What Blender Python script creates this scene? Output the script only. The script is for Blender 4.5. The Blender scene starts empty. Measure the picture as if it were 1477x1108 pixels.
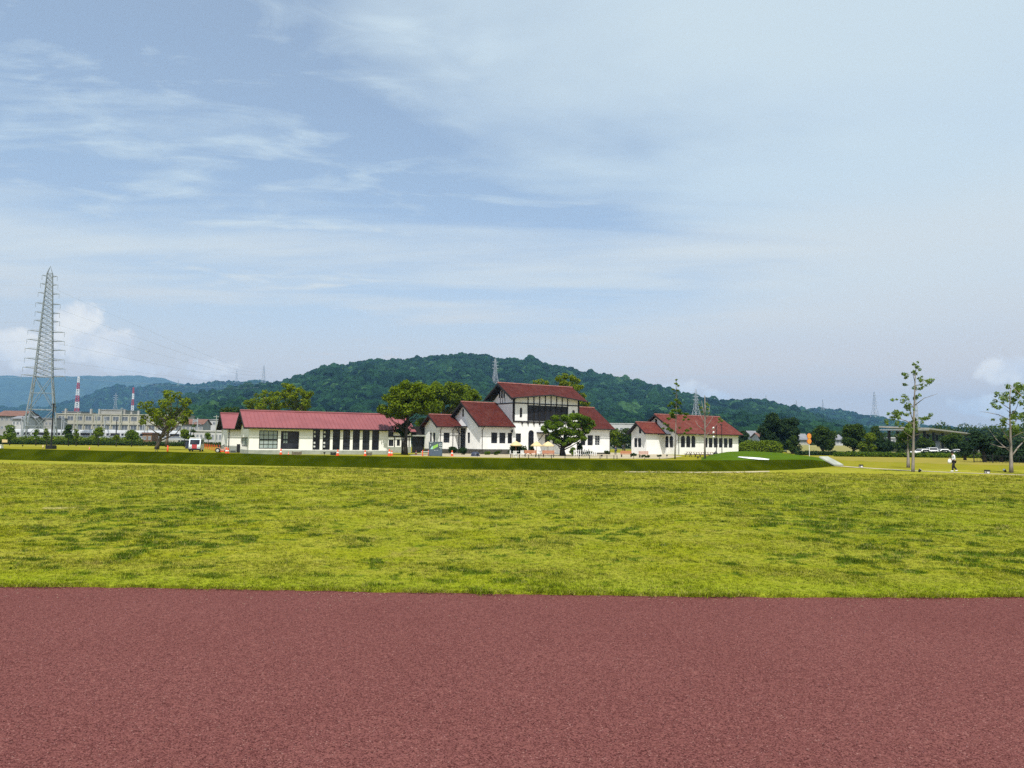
import bpy, math, random
import numpy as np
from mathutils import Vector, Matrix, noise as mnoise

random.seed(7); RNG = np.random.default_rng(7)
SC = bpy.context.scene
COL = SC.collection
R = math.radians

# ------------------------------------------------------------------ camera
EYE = np.array([0.0, 0.0, 1.8]); FPX = 1070.0; CX0, CY0 = 738.5, 554.0
ROLL = 0.0116; PITCH = math.atan((638.14 - 554) / FPX)
_F = np.array([0, math.cos(PITCH), math.sin(PITCH)])
_U0 = np.array([0, -math.sin(PITCH), math.cos(PITCH)])
_R0 = np.array([1.0, 0, 0])
_RI = math.cos(ROLL) * _R0 + math.sin(ROLL) * _U0
_UI = math.cos(ROLL) * _U0 - math.sin(ROLL) * _R0
cd = bpy.data.cameras.new('camera'); cam = bpy.data.objects.new('camera', cd); COL.objects.link(cam)
cd.sensor_width = 36; cd.lens = 36 * FPX / 1477; cd.clip_start = 0.1; cd.clip_end = 40000
M = Matrix.Identity(4)
for i in range(3):
    M[i][0] = _RI[i]; M[i][1] = _UI[i]; M[i][2] = -_F[i]; M[i][3] = EYE[i]
cam.matrix_world = M
SC.camera = cam

# ------------------------------------------------------------------ light and view
SUN_AZ, SUN_EL = R(182), R(60)
SKY_K = 0.11
SC.view_settings.view_transform = 'Standard'
SC.view_settings.look = 'None'
SC.view_settings.gamma = 1
SC.view_settings.use_curve_mapping = False
SC.view_settings.exposure = 0.6
SC.cycles.use_denoising = False
SC.cycles.max_bounces = 6
SC.cycles.diffuse_bounces = 3
SC.cycles.glossy_bounces = 2
SC.cycles.transmission_bounces = 4
SC.cycles.volume_bounces = 0
SC.cycles.sample_clamp_indirect = 4
sd = bpy.data.lights.new('sun', 'SUN'); sun = bpy.data.objects.new('sun', sd); COL.objects.link(sun)
sd.energy = 3.9; sd.angle = R(0.9); sd.color = (1, 0.95, 0.87)
sdir = Vector((math.sin(SUN_AZ) * math.cos(SUN_EL), math.cos(SUN_AZ) * math.cos(SUN_EL), math.sin(SUN_EL)))
sun.rotation_euler = sdir.to_track_quat('Z', 'Y').to_euler()
sun.location = (0, -60, 120)


def ray(px, py):
    d = _F + _RI * (px - CX0) / FPX + _UI * (CY0 - py) / FPX
    return d


def at(px, py, Y):
    d = ray(px, py); return EYE + d * (Y / d[1])


def ground(px, py, z=0.0):
    d = ray(px, py); return EYE + d * ((z - EYE[2]) / d[2])


class NT:
    """small helper to wire shader nodes"""
    def __init__(s, tree): s.t = tree
    def n(s, typ, **kw):
        nd = s.t.nodes.new(typ)
        for k, v in kw.items():
            if k.startswith('i_'):
                nd.inputs[k[2:].replace('_', ' ')].default_value = v
            else: setattr(nd, k, v)
        return nd
    def l(s, a, b): s.t.links.new(a, b)
    def math(s, op, a, b=None, c=None, clamp=False):
        nd = s.t.nodes.new('ShaderNodeMath'); nd.operation = op; nd.use_clamp = clamp
        for i, v in enumerate((a, b, c)):
            if v is None: continue
            if isinstance(v, (int, float)): nd.inputs[i].default_value = v
            else: s.l(v, nd.inputs[i])
        return nd.outputs[0]
    def vmath(s, op, a, b=None):
        nd = s.t.nodes.new('ShaderNodeVectorMath'); nd.operation = op
        for i, v in enumerate((a, b)):
            if v is None: continue
            if isinstance(v, (tuple, list)): nd.inputs[i].default_value = v
            else: s.l(v, nd.inputs[i])
        return nd.outputs['Value'] if op in ('DOT_PRODUCT', 'LENGTH', 'DISTANCE') else nd.outputs[0]
    def noise(s, vec, scale, detail=3, rough=0.5, dist=0.0):
        nd = s.t.nodes.new('ShaderNodeTexNoise')
        nd.inputs['Scale'].default_value = scale; nd.inputs['Detail'].default_value = detail
        nd.inputs['Roughness'].default_value = rough; nd.inputs['Distortion'].default_value = dist
        if vec is not None: s.l(vec, nd.inputs['Vector'])
        return nd.outputs[0]
    def ramp(s, fac, lo, hi, smooth=True):
        nd = s.t.nodes.new('ShaderNodeMapRange'); nd.interpolation_type = 'SMOOTHSTEP' if smooth else 'LINEAR'
        nd.inputs[1].default_value = lo; nd.inputs[2].default_value = hi
        s.l(fac, nd.inputs[0]); return nd.outputs[0]
    def mix(s, fac, a, b, mode='MIX'):
        nd = s.t.nodes.new('ShaderNodeMix'); nd.data_type = 'RGBA'; nd.blend_type = mode
        for sock, v in ((nd.inputs[0], fac), (nd.inputs[6], a), (nd.inputs[7], b)):
            if isinstance(v, (int, float)): sock.default_value = v
            elif isinstance(v, tuple): sock.default_value = (*v[:3], 1)
            else: s.l(v, sock)
        return nd.outputs[2]


# ------------------------------------------------------------------ sky with clouds
world = bpy.data.worlds.new('World'); SC.world = world; world.use_nodes = True
W = NT(world.node_tree); world.node_tree.nodes.clear()
wo = W.n('ShaderNodeOutputWorld'); bg = W.n('ShaderNodeBackground'); W.l(bg.outputs[0], wo.inputs[0])
sky = W.n('ShaderNodeTexSky', sky_type='NISHITA', sun_disc=False)
sky.sun_elevation = SUN_EL; sky.sun_rotation = SUN_AZ
sky.air_density = 1.0; sky.dust_density = 1.2; sky.ozone_density = 1.5
tc = W.n('ShaderNodeTexCoord'); D = tc.outputs['Generated']
sep = W.n('ShaderNodeSeparateXYZ'); W.l(D, sep.inputs[0])
dz = W.math('MAXIMUM', sep.outputs[2], 0.0)
den = W.math('ADD', dz, 0.07)
cmb = W.n('ShaderNodeCombineXYZ')
W.l(W.math('DIVIDE', sep.outputs[0], den), cmb.inputs[0]); W.l(W.math('DIVIDE', sep.outputs[1], den), cmb.inputs[1])
P = cmb.outputs[0]
base = W.mix(1.0, sky.outputs[0], (SKY_K, SKY_K, SKY_K), 'MULTIPLY')


def mapped(vec, rz, sc, off=(0, 0, 0)):
    m = W.n('ShaderNodeMapping'); W.l(vec, m.inputs[0])
    m.inputs['Rotation'].default_value = (0, 0, rz); m.inputs['Scale'].default_value = sc
    m.inputs['Location'].default_value = off
    return m.outputs[0]


# high veil: broad, more of it towards +X (right of the view), thinner at upper left
veil = W.noise(mapped(P, 0.30, (0.38, 0.62, 1), (3.1, 1.7, 0)), 1.0, 6, 0.55, 0.5)
side = W.math('MULTIPLY_ADD', sep.outputs[0], 0.54, -0.01)
veil = W.ramp(W.math('ADD', veil, side), 0.28, 0.66)
# fibrous streaks and small mackerel patches
fib = W.noise(mapped(P, -0.75, (0.8, 1.8, 1), (0.4, 5.2, 0)), 1.5, 9, 0.62, 0.8)
fib = W.ramp(fib, 0.36, 0.76)
band = W.noise(mapped(P, 0.10, (0.16, 0.80, 1), (7.3, 2.25, 0)), 1.0, 6, 0.55, 0.6)
band = W.ramp(band, 0.40, 0.66)
puffs = W.noise(mapped(P, -0.75, (1.5, 2.6, 1), (2.0, 0.7, 0)), 2.0, 7, 0.58, 0.5)
leftm = W.ramp(sep.outputs[0], 0.10, -0.25)
puffs = W.math('MULTIPLY', W.ramp(puffs, 0.42, 0.82), leftm)
cov = W.math('MULTIPLY', veil, 0.88)
cov = W.math('MAXIMUM', cov, W.math('MULTIPLY', fib, 0.62))
cov = W.math('MAXIMUM', cov, W.math('MULTIPLY', band, 0.62))
cov = W.math('ADD', cov, W.math('MULTIPLY', puffs, 0.50), clamp=True)
dzw = W.math('ADD', dz, W.math('MULTIPLY', W.math('SUBTRACT', W.noise(mapped(P, 0.3, (0.5, 0.9, 1), (5.0, 2.0, 0)), 1.0, 5, 0.6), 0.5), 0.16))
layer = W.math('MULTIPLY', W.ramp(dzw, 0.34, 0.22), W.ramp(dzw, 0.11, 0.20))
lyn = W.ramp(W.noise(mapped(P, 0.12, (0.22, 0.9, 1), (1.3, 4.4, 0)), 1.0, 6, 0.6, 0.5), 0.22, 0.62)
cov = W.math('MAXIMUM', cov, W.math('MULTIPLY', W.math('MULTIPLY', layer, lyn), 0.93))
low = W.ramp(dz, 0.36, 0.02)
cov = W.math('MAXIMUM', cov, W.math('MULTIPLY', low, 0.88))
cov = W.math('MINIMUM', W.math('MAXIMUM', cov, 0.30), 0.97)
cloudc = W.mix(W.noise(mapped(P, 0.2, (0.4, 0.9, 1)), 1.3, 5), (0.425, 0.515, 0.600), (0.545, 0.620, 0.615))
cloudc = W.mix(W.math('MULTIPLY', layer, 0.75), cloudc, (0.575, 0.585, 0.555))
cloudc = W.mix(W.ramp(dz, 0.22, 0.05), cloudc, (0.640, 0.520, 0.415))
col = W.mix(cov, base, cloudc)
# heaped clouds low over the hills
n3 = W.noise(D, 17.0, 7, 0.60, 0.25)
cum = None
for (px, py, rw, rh) in [(20, 505, 60, 28), (112, 462, 34, 30), (128, 500, 70, 34), (172, 492, 36, 20), (285, 530, 64, 26), (200, 530, 90, 20),
                         (975, 565, 55, 20), (1035, 572, 40, 14), (1470, 530, 45, 26), (1420, 590, 60, 18),
                         (-160, 500, 120, 40), (1700, 540, 140, 40)]:
    d = ray(px, py); d = d / np.linalg.norm(d)
    df = W.vmath('SUBTRACT', D, tuple(d))
    az = np.array([d[1], -d[0], 0]); az = az / np.linalg.norm(az); up = np.cross(az, d)
    a = W.math('DIVIDE', W.vmath('DOT_PRODUCT', df, tuple(az)), rw / FPX)
    b = W.math('DIVIDE', W.vmath('DOT_PRODUCT', df, tuple(up)), rh / FPX)
    q = W.math('SUBTRACT', 1.0, W.math('SQRT', W.math('ADD', W.math('MULTIPLY', a, a), W.math('MULTIPLY', b, b))))
    cum = q if cum is None else W.math('MAXIMUM', cum, q)
cm = W.ramp(W.math('ADD', cum, W.math('MULTIPLY', W.math('SUBTRACT', n3, 0.5), 2.6)), 0.18, 0.62)
cumc = W.mix(W.ramp(n3, 0.42, 0.68), (0.62, 0.61, 0.60), (0.82, 0.77, 0.68))
col = W.mix(W.math('MULTIPLY', cm, 0.78), col, cumc)
W.l(col, bg.inputs[0]); bg.inputs[1].default_value = 0.95


# ------------------------------------------------------------------ object helpers
def tag(o, label=None, cat=None, group=None, kind=None):
    if label: o['label'] = label
    if cat: o['category'] = cat
    if group: o['group'] = group
    if kind: o['kind'] = kind
    return o


def empty(name, loc, rz=0.0, label=None, cat=None, group=None):
    o = bpy.data.objects.new(name, None); COL.objects.link(o)
    o.empty_display_size = 0.3
    o.location = loc; o.rotation_euler = (0, 0, rz)
    return tag(o, label, cat, group)


def link(name, me, parent=None, loc=None, rz=None):
    o = bpy.data.objects.new(name, me); COL.objects.link(o)
    if parent is not None: o.parent = parent
    if loc is not None: o.location = loc
    if rz is not None: o.rotation_euler = (0, 0, rz)
    return o


def copy_tree(o, parent=None):
    c = o.copy(); COL.objects.link(c); c.parent = parent
    for ch in list(o.children): copy_tree(ch, c)
    return c


class MB:
    def __init__(s): s.v = []; s.f = []; s.m = []
    def add(s, vs, fs, mi=0):
        b = len(s.v); s.v += [tuple(map(float, p)) for p in vs]
        for f in fs: s.f.append([b + i for i in f]); s.m.append(mi)
        return s
    def box(s, x0, x1, y0, y1, z0, z1, mi=0):
        return s.add([(x0, y0, z0), (x1, y0, z0), (x1, y1, z0), (x0, y1, z0), (x0, y0, z1), (x1, y0, z1), (x1, y1, z1), (x0, y1, z1)],
                     [(3, 2, 1, 0), (4, 5, 6, 7), (0, 1, 5, 4), (1, 2, 6, 5), (2, 3, 7, 6), (3, 0, 4, 7)], mi)
    def cbox(s, cx, cy, cz, sx, sy, sz, mi=0):
        return s.box(cx - sx / 2, cx + sx / 2, cy - sy / 2, cy + sy / 2, cz - sz / 2, cz + sz / 2, mi)
    def tube(s, pts, rad, n=6, mi=0, cap=True):
        pts = [Vector(p) for p in pts]
        if not isinstance(rad, (list, tuple)): rad = [rad] * len(pts)
        rings = []
        for i, p in enumerate(pts):
            t = (pts[min(i + 1, len(pts) - 1)] - pts[max(i - 1, 0)])
            t = t.normalized() if t.length > 1e-9 else Vector((0, 0, 1))
            a = t.cross(Vector((0, 1, 0.03)) if abs(t.y) < 0.9 else Vector((1, 0, 0))).normalized(); b = t.cross(a)
            rings.append([p + (a * math.cos(k * 2 * math.pi / n) + b * math.sin(k * 2 * math.pi / n)) * rad[i] for k in range(n)])
        vs = [p for r_ in rings for p in r_]; fs = []
        for i in range(len(pts) - 1):
            for k in range(n):
                k2 = (k + 1) % n
                fs.append((i * n + k, (i + 1) * n + k, (i + 1) * n + k2, i * n + k2))
        if cap: fs.append(tuple(range(n))); fs.append(tuple((len(pts) - 1) * n + k for k in range(n - 1, -1, -1)))
        return s.add(vs, fs, mi)
    def cyl(s, x, y, z0, z1, r0, r1=None, n=10, mi=0):
        r1 = r0 if r1 is None else r1
        vs = [(x + r * math.cos(k * 2 * math.pi / n), y + r * math.sin(k * 2 * math.pi / n), z) for (r, z) in ((r0, z0), (r1, z1)) for k in range(n)]
        fs = [(k, (k + 1) % n, n + (k + 1) % n, n + k) for k in range(n)] + [tuple(range(n - 1, -1, -1)), tuple(range(n, 2 * n))]
        return s.add(vs, fs, mi)
    def lathe(s, prof, x=0, y=0, n=12, mi=0):
        vs = [(x + r * math.cos(k * 2 * math.pi / n), y + r * math.sin(k * 2 * math.pi / n), z) for (r, z) in prof for k in range(n)]
        fs = [(i * n + k, i * n + (k + 1) % n, (i + 1) * n + (k + 1) % n, (i + 1) * n + k) for i in range(len(prof) - 1) for k in range(n)]
        return s.add(vs, fs, mi)
    def prism(s, poly, y0, y1, mi=0):
        """poly of (x, z) extruded along y"""
        n = len(poly)
        vs = [(x, y0, z) for x, z in poly] + [(x, y1, z) for x, z in poly]
        fs = [tuple(range(n)), tuple(range(2 * n - 1, n - 1, -1))] + [((k + 1) % n, k, n + k, n + (k + 1) % n) for k in range(n)]
        return s.add(vs, fs, mi)
    def mesh(s, name, mats, smooth=False):
        me = bpy.data.meshes.new(name); me.from_pydata(s.v, [], s.f)
        for m in (mats if isinstance(mats, (list, tuple)) else [mats]): me.materials.append(m)
        if len(set(s.m)) > 1: me.polygons.foreach_set('material_index', s.m)
        if smooth: me.polygons.foreach_set('use_smooth', [True] * len(s.f))
        me.update(); return me
    def build(s, name, mats, parent=None, smooth=False, loc=None, rz=None):
        return link(name, s.mesh(name, mats, smooth), parent, loc, rz)


def np_mesh(name, V, Q, mat, smooth=False):
    """V (n,3), Q (m,k) faces all of one size"""
    me = bpy.data.meshes.new(name); V = np.asarray(V, np.float32); Q = np.asarray(Q, np.int32); k = Q.shape[1]
    me.vertices.add(len(V)); me.vertices.foreach_set('co', V.ravel())
    me.loops.add(Q.size); me.loops.foreach_set('vertex_index', Q.ravel())
    me.polygons.add(len(Q)); me.polygons.foreach_set('loop_start', np.arange(0, Q.size, k, dtype=np.int32))
    me.polygons.foreach_set('loop_total', np.full(len(Q), k, np.int32))
    if smooth: me.polygons.foreach_set('use_smooth', np.ones(len(Q), bool))
    me.update(calc_edges=True); me.validate()
    if mat is not None: me.materials.append(mat)
    return me


# ------------------------------------------------------------------ materials
def mat(name, c1, c2=None, scale=2.0, rough=0.7, bump=0.0, bscale=None, metal=0.0, spec=0.3, coords='Object', detail=4, stretch=None):
    m = bpy.data.materials.new(name); m.use_nodes = True; t = NT(m.node_tree)
    b = m.node_tree.nodes['Principled BSDF']
    b.inputs['Roughness'].default_value = rough; b.inputs['Metallic'].default_value = metal
    b.inputs['Specular IOR Level'].default_value = spec
    c2 = c2 or tuple(x * 0.8 for x in c1)
    vec = t.n('ShaderNodeNewGeometry').outputs['Position'] if coords == 'Position' else t.n('ShaderNodeTexCoord').outputs[coords]
    if stretch:
        mp = t.n('ShaderNodeMapping'); t.l(vec, mp.inputs[0]); mp.inputs['Scale'].default_value = stretch; vec = mp.outputs[0]
    nz = t.noise(vec, scale, detail, 0.6)
    t.l(t.mix(t.ramp(nz, 0.33, 0.67), c1, c2), b.inputs['Base Color'])
    if bump:
        bn = t.n('ShaderNodeBump'); bn.inputs['Strength'].default_value = bump; bn.inputs['Distance'].default_value = 0.02
        t.l(t.noise(vec, bscale or scale * 6, 4), bn.inputs['Height']); t.l(bn.outputs[0], b.inputs['Normal'])
    return m


def leaf_mat(name, c1, c2, c3=None, trans=0.42, nscale=0.5):
    m = bpy.data.materials.new(name); m.use_nodes = True; t = NT(m.node_tree)
    m.node_tree.nodes.clear()
    out = t.n('ShaderNodeOutputMaterial'); dif = t.n('ShaderNodeBsdfDiffuse'); tr = t.n('ShaderNodeBsdfTranslucent'); mx = t.n('ShaderNodeMixShader')
    g = t.n('ShaderNodeNewGeometry')
    isl = g.outputs['Random Per Island']
    nz = t.noise(g.outputs['Position'], nscale, 3, 0.6)
    f = t.math('ADD', t.math('MULTIPLY', isl, 0.55), t.math('MULTIPLY', t.ramp(nz, 0.3, 0.7), 0.45))
    c = t.mix(f, c1, c2)
    if c3: c = t.mix(t.ramp(isl, 0.86, 0.97), c, c3)
    t.l(c, dif.inputs[0]); t.l(t.mix(0.5, c, (0.9, 1.0, 0.3), 'MULTIPLY'), tr.inputs[0])
    mx.inputs[0].default_value = trans
    t.l(dif.outputs[0], mx.inputs[1]); t.l(tr.outputs[0], mx.inputs[2]); t.l(mx.outputs[0], out.inputs[0])
    return m


def tile_roof_mat(name, c1, c2, c3):
    m = bpy.data.materials.new(name); m.use_nodes = True; t = NT(m.node_tree); b = m.node_tree.nodes['Principled BSDF']
    b.inputs['Roughness'].default_value = 0.75; b.inputs['Specular IOR Level'].default_value = 0.1
    o = t.n('ShaderNodeTexCoord').outputs['Object']; s = t.n('ShaderNodeSeparateXYZ'); t.l(o, s.inputs[0])
    u = t.math('DIVIDE', s.outputs[0], 0.30); v = t.math('DIVIDE', s.outputs[2], 0.19)
    cb = t.n('ShaderNodeCombineXYZ'); t.l(t.math('FLOOR', u), cb.inputs[0]); t.l(t.math('FLOOR', v), cb.inputs[1])
    wn = t.n('ShaderNodeTexWhiteNoise', noise_dimensions='2D'); t.l(cb.outputs[0], wn.inputs['Vector'])
    c = t.mix(wn.outputs[0], c1, c2)
    c = t.mix(t.math('MULTIPLY', t.ramp(t.noise(o, 0.7, 5, 0.65), 0.45, 0.7), 0.65), c, c3)
    t.l(c, b.inputs['Base Color'])
    hu = t.math('ABSOLUTE', t.math('SINE', t.math('MULTIPLY', u, math.pi)))
    hv = t.math('FRACT', v)
    h = t.math('ADD', hu, t.math('MULTIPLY', t.math('SUBTRACT', 1.0, hv), 0.6))
    bn = t.n('ShaderNodeBump'); bn.inputs['Strength'].default_value = 0.8; bn.inputs['Distance'].default_value = 0.06
    t.l(h, bn.inputs['Height']); t.l(bn.outputs[0], b.inputs['Normal'])
    return m


MT = {}
MT['plaster'] = mat('plaster', (0.86, 0.855, 0.81), (0.77, 0.77, 0.73), 1.1, 0.9, 0.25, 14)
def streaked(name, c1, c2, c3):
    m = mat(name, c1, c2, 1.1, 0.9, 0.25, 14); t = NT(m.node_tree); b = m.node_tree.nodes['Principled BSDF']; src = b.inputs['Base Color'].links[0].from_socket
    mp = t.n('ShaderNodeMapping'); t.l(t.n('ShaderNodeTexCoord').outputs['Object'], mp.inputs[0]); mp.inputs['Scale'].default_value = (2.2, 2.2, 0.16)
    t.l(t.mix(t.math('MULTIPLY', t.ramp(t.noise(mp.outputs[0], 1.6, 5, 0.65), 0.50, 0.75), 0.55), src, c3), b.inputs['Base Color']); return m


MT['plaster'] = streaked('plaster', (0.87, 0.87, 0.855), (0.79, 0.79, 0.775), (0.62, 0.62, 0.60))
MT['panel_wall'] = mat('panel_wall', (0.87, 0.865, 0.82), (0.81, 0.805, 0.765), 0.6, 0.85, 0.1, 9)
MT['concrete'] = mat('concrete', (0.36, 0.38, 0.33), (0.27, 0.29, 0.25), 1.3, 0.9, 0.3, 12)
MT['timber'] = mat('timber', (0.022, 0.018, 0.017), (0.012, 0.011, 0.012), 3, 0.7)
MT['black'] = mat('black', (0.018, 0.019, 0.022), (0.012, 0.012, 0.014), 3, 0.5)
MT['dark_frame'] = mat('dark_frame', (0.016, 0.02, 0.02), (0.01, 0.012, 0.013), 3, 0.5)
MT['glass'] = mat('glass', (0.006, 0.007, 0.014), (0.032, 0.036, 0.048), 0.7, 0.12, spec=0.3)  # paler noise tone stands in for uneven sky reflection on the panes
MT['far_glass'] = mat('far_glass', (0.085, 0.10, 0.12), (0.14, 0.16, 0.18), 0.4, 0.3, spec=0.3)
MT['pale_glass'] = mat('pale_glass', (0.36, 0.42, 0.41), (0.28, 0.35, 0.35), 0.8, 0.15, spec=0.5)
MT['bars_and_reflection'] = mat('bars_and_reflection', (0.7, 0.72, 0.72), (0.5, 0.52, 0.52), 2, 0.8)  # pale grey for painted pane reflections and one window's bars
MT['tile_roof'] = tile_roof_mat('tile_roof', (0.088, 0.018, 0.0135), (0.054, 0.012, 0.010), (0.095, 0.031, 0.024))
MT['tile_roof_pale'] = tile_roof_mat('tile_roof_pale', (0.150, 0.036, 0.026), (0.095, 0.022, 0.017), (0.155, 0.058, 0.042))
MT['ridge_tile'] = mat('ridge_tile', (0.30, 0.12, 0.10), (0.20, 0.07, 0.06), 3, 0.8)
MT['pink_roof'] = mat('pink_roof', (0.238, 0.076, 0.080), (0.200, 0.063, 0.068), 0.5, 0.5, spec=0.25)
MT['stone'] = mat('stone', (0.10, 0.095, 0.08), (0.04, 0.04, 0.035), 2.5, 0.9, 0.6, 7)
MT['brick'] = mat('brick', (0.22, 0.12, 0.06), (0.11, 0.07, 0.04), 3, 0.9, 0.4, 9)
MT['bark'] = mat('bark', (0.16, 0.13, 0.10), (0.085, 0.070, 0.055), 2.5, 0.95, 0.8, 12, stretch=(1, 1, 0.25))
MT['bark_pale'] = mat('bark_pale', (0.27, 0.24, 0.21), (0.15, 0.13, 0.115), 3.5, 0.95, 0.6, 14, stretch=(1, 1, 0.3))
MT['bark_dark'] = mat('bark_dark', (0.05, 0.042, 0.035), (0.03, 0.026, 0.022), 2.5, 0.95, 0.6, 12)
MT['steel'] = mat('steel', (0.25, 0.285, 0.30), (0.19, 0.22, 0.24), 0.3, 0.6, metal=0.0, spec=0.4)
MT['far_steel'] = mat('far_steel', (0.38, 0.40, 0.42), (0.32, 0.34, 0.36), 0.1, 0.7)
MT['red_paint'] = mat('red_paint', (0.46, 0.05, 0.06), (0.36, 0.04, 0.05), 0.3, 0.6)
MT['white_paint'] = mat('white_paint', (0.78, 0.78, 0.77), (0.68, 0.68, 0.68), 1, 0.5)
MT['orange'] = mat('orange', (0.72, 0.09, 0.022), (0.58, 0.065, 0.018), 3, 0.55)
MT['orange_net'] = mat('orange_net', (0.62, 0.20, 0.05), (0.52, 0.15, 0.035), 5, 0.7)
MT['amber'] = mat('amber', (0.70, 0.30, 0.04), (0.60, 0.22, 0.03), 4, 0.6)
MT['wood'] = mat('wood', (0.48, 0.22, 0.12), (0.36, 0.15, 0.08), 6, 0.7, 0.2, 20, stretch=(0.3, 2, 2))
MT['pale_wood'] = mat('pale_wood', (0.52, 0.34, 0.27), (0.40, 0.25, 0.20), 6, 0.75, 0.2, 20, stretch=(0.3, 2, 2))
MT['old_wood'] = mat('old_wood', (0.20, 0.17, 0.12), (0.10, 0.09, 0.07), 6, 0.85, 0.3, 20)
MT['canvas'] = mat('canvas', (0.62, 0.49, 0.26), (0.55, 0.43, 0.23), 2, 0.8)
MT['tyre'] = mat('tyre', (0.015, 0.015, 0.015), (0.025, 0.024, 0.022), 5, 0.85)
MT['van_paint'] = mat('van_paint', (0.62, 0.70, 0.78), (0.58, 0.66, 0.74), 0.7, 0.3, spec=0.5)
MT['car_white'] = mat('car_white', (0.80, 0.80, 0.80), (0.76, 0.76, 0.76), 0.7, 0.25, spec=0.5)
MT['car_silver'] = mat('car_silver', (0.50, 0.52, 0.54), (0.46, 0.48, 0.5), 0.7, 0.3, spec=0.5)
MT['lamp_lens'] = mat('lamp_lens', (0.75, 0.76, 0.74), (0.65, 0.66, 0.64), 3, 0.2, spec=0.5)
MT['slate_board'] = mat('slate_board', (0.075, 0.105, 0.125), (0.060, 0.085, 0.105), 0.9, 0.5)
MT['slate_blue'] = mat('slate_blue', (0.085, 0.12, 0.17), (0.075, 0.10, 0.15), 3, 0.5)
MT['leaf_print'] = mat('leaf_print', (0.30, 0.55, 0.10), (0.24, 0.48, 0.09), 3, 0.5)
MT['cyan_print'] = mat('cyan_print', (0.40, 0.66, 0.58), (0.32, 0.58, 0.52), 3, 0.5)
MT['grey_print'] = mat('grey_print', (0.55, 0.60, 0.62), (0.45, 0.5, 0.52), 3, 0.5)
MT['skin'] = mat('skin', (0.42, 0.25, 0.17), (0.38, 0.22, 0.15), 5, 0.6)
MT['hair'] = mat('hair', (0.012, 0.010, 0.010), (0.02, 0.017, 0.015), 8, 0.6)
MT['cloth_white'] = mat('cloth_white', (0.72, 0.74, 0.78), (0.62, 0.64, 0.68), 6, 0.9)
MT['cloth_black'] = mat('cloth_black', (0.014, 0.014, 0.018), (0.022, 0.022, 0.026), 6, 0.9)
MT['cloth_blue'] = mat('cloth_blue', (0.035, 0.055, 0.10), (0.025, 0.04, 0.08), 6, 0.9)
MT['tarp'] = mat('tarp', (0.035, 0.045, 0.075), (0.025, 0.03, 0.055), 3, 0.6, 0.3, 8)
MT['school_wall'] = mat('school_wall', (0.40, 0.385, 0.31), (0.32, 0.31, 0.25), 0.15, 0.9, stretch=(1, 1, 0.3))
MT['house_wall'] = mat('house_wall', (0.34, 0.335, 0.31), (0.27, 0.265, 0.245), 0.3, 0.9)
MT['house_white'] = mat('house_white', (0.48, 0.48, 0.47), (0.40, 0.40, 0.39), 0.3, 0.9)
MT['brown_roof'] = mat('brown_roof', (0.17, 0.085, 0.06), (0.12, 0.065, 0.05), 0.6, 0.85)
MT['grey_roof'] = mat('grey_roof', (0.20, 0.205, 0.22), (0.15, 0.155, 0.17), 0.6, 0.8)
MT['train_body'] = mat('train_body', (0.55, 0.56, 0.56), (0.48, 0.49, 0.50), 0.5, 0.35, metal=0.3, spec=0.5)
MT['canopy_grey'] = mat('canopy_grey', (0.34, 0.33, 0.31), (0.27, 0.26, 0.25), 0.4, 0.8)
MT['leaf_yellow'] = leaf_mat('leaf_yellow', (0.195, 0.250, 0.013), (0.095, 0.138, 0.009), (0.27, 0.29, 0.03))
MT['leaf_green'] = leaf_mat('leaf_green', (0.155, 0.215, 0.013), (0.075, 0.118, 0.010), (0.23, 0.27, 0.03))
MT['leaf_fresh'] = leaf_mat('leaf_fresh', (0.130, 0.200, 0.016), (0.050, 0.098, 0.011), (0.20, 0.27, 0.035))
MT['leaf_mid'] = leaf_mat('leaf_mid', (0.060, 0.100, 0.016), (0.030, 0.056, 0.012), (0.10, 0.14, 0.02))
MT['leaf_dark'] = leaf_mat('leaf_dark', (0.030, 0.056, 0.018), (0.014, 0.030, 0.013), (0.05, 0.08, 0.02), trans=0.2)
MT['leaf_sage'] = leaf_mat('leaf_sage', (0.190, 0.270, 0.065), (0.11, 0.175, 0.042), (0.23, 0.29, 0.09))
MT['needle'] = leaf_mat('needle', (0.030, 0.055, 0.022), (0.016, 0.033, 0.015), trans=0.15)
def forest_mat():
    m = bpy.data.materials.new('forest'); m.use_nodes = True; t = NT(m.node_tree); b = m.node_tree.nodes['Principled BSDF']
    b.inputs['Roughness'].default_value = 1.0; b.inputs['Specular IOR Level'].default_value = 0.0
    oi = t.n('ShaderNodeObjectInfo').outputs['Random']; pos = t.n('ShaderNodeNewGeometry').outputs['Position']
    c = t.mix(oi, (0.003, 0.010, 0.009), (0.016, 0.048, 0.017))
    c = t.mix(t.math('MULTIPLY', t.ramp(t.noise(pos, 0.012, 4, 0.6), 0.52, 0.70), 0.55), c, (0.024, 0.062, 0.022))
    c = t.mix(t.math('GREATER_THAN', oi, 0.95), c, (0.034, 0.078, 0.026))
    c = t.mix(t.ramp(t.noise(pos, 0.35, 3, 0.7), 0.3, 0.7), t.mix(1.0, c, (0.5, 0.55, 0.6), 'MULTIPLY'), t.mix(1.0, c, (1.4, 1.35, 1.3), 'MULTIPLY'))
    t.l(c, b.inputs['Base Color']); return m


MT['forest'] = forest_mat()


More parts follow.
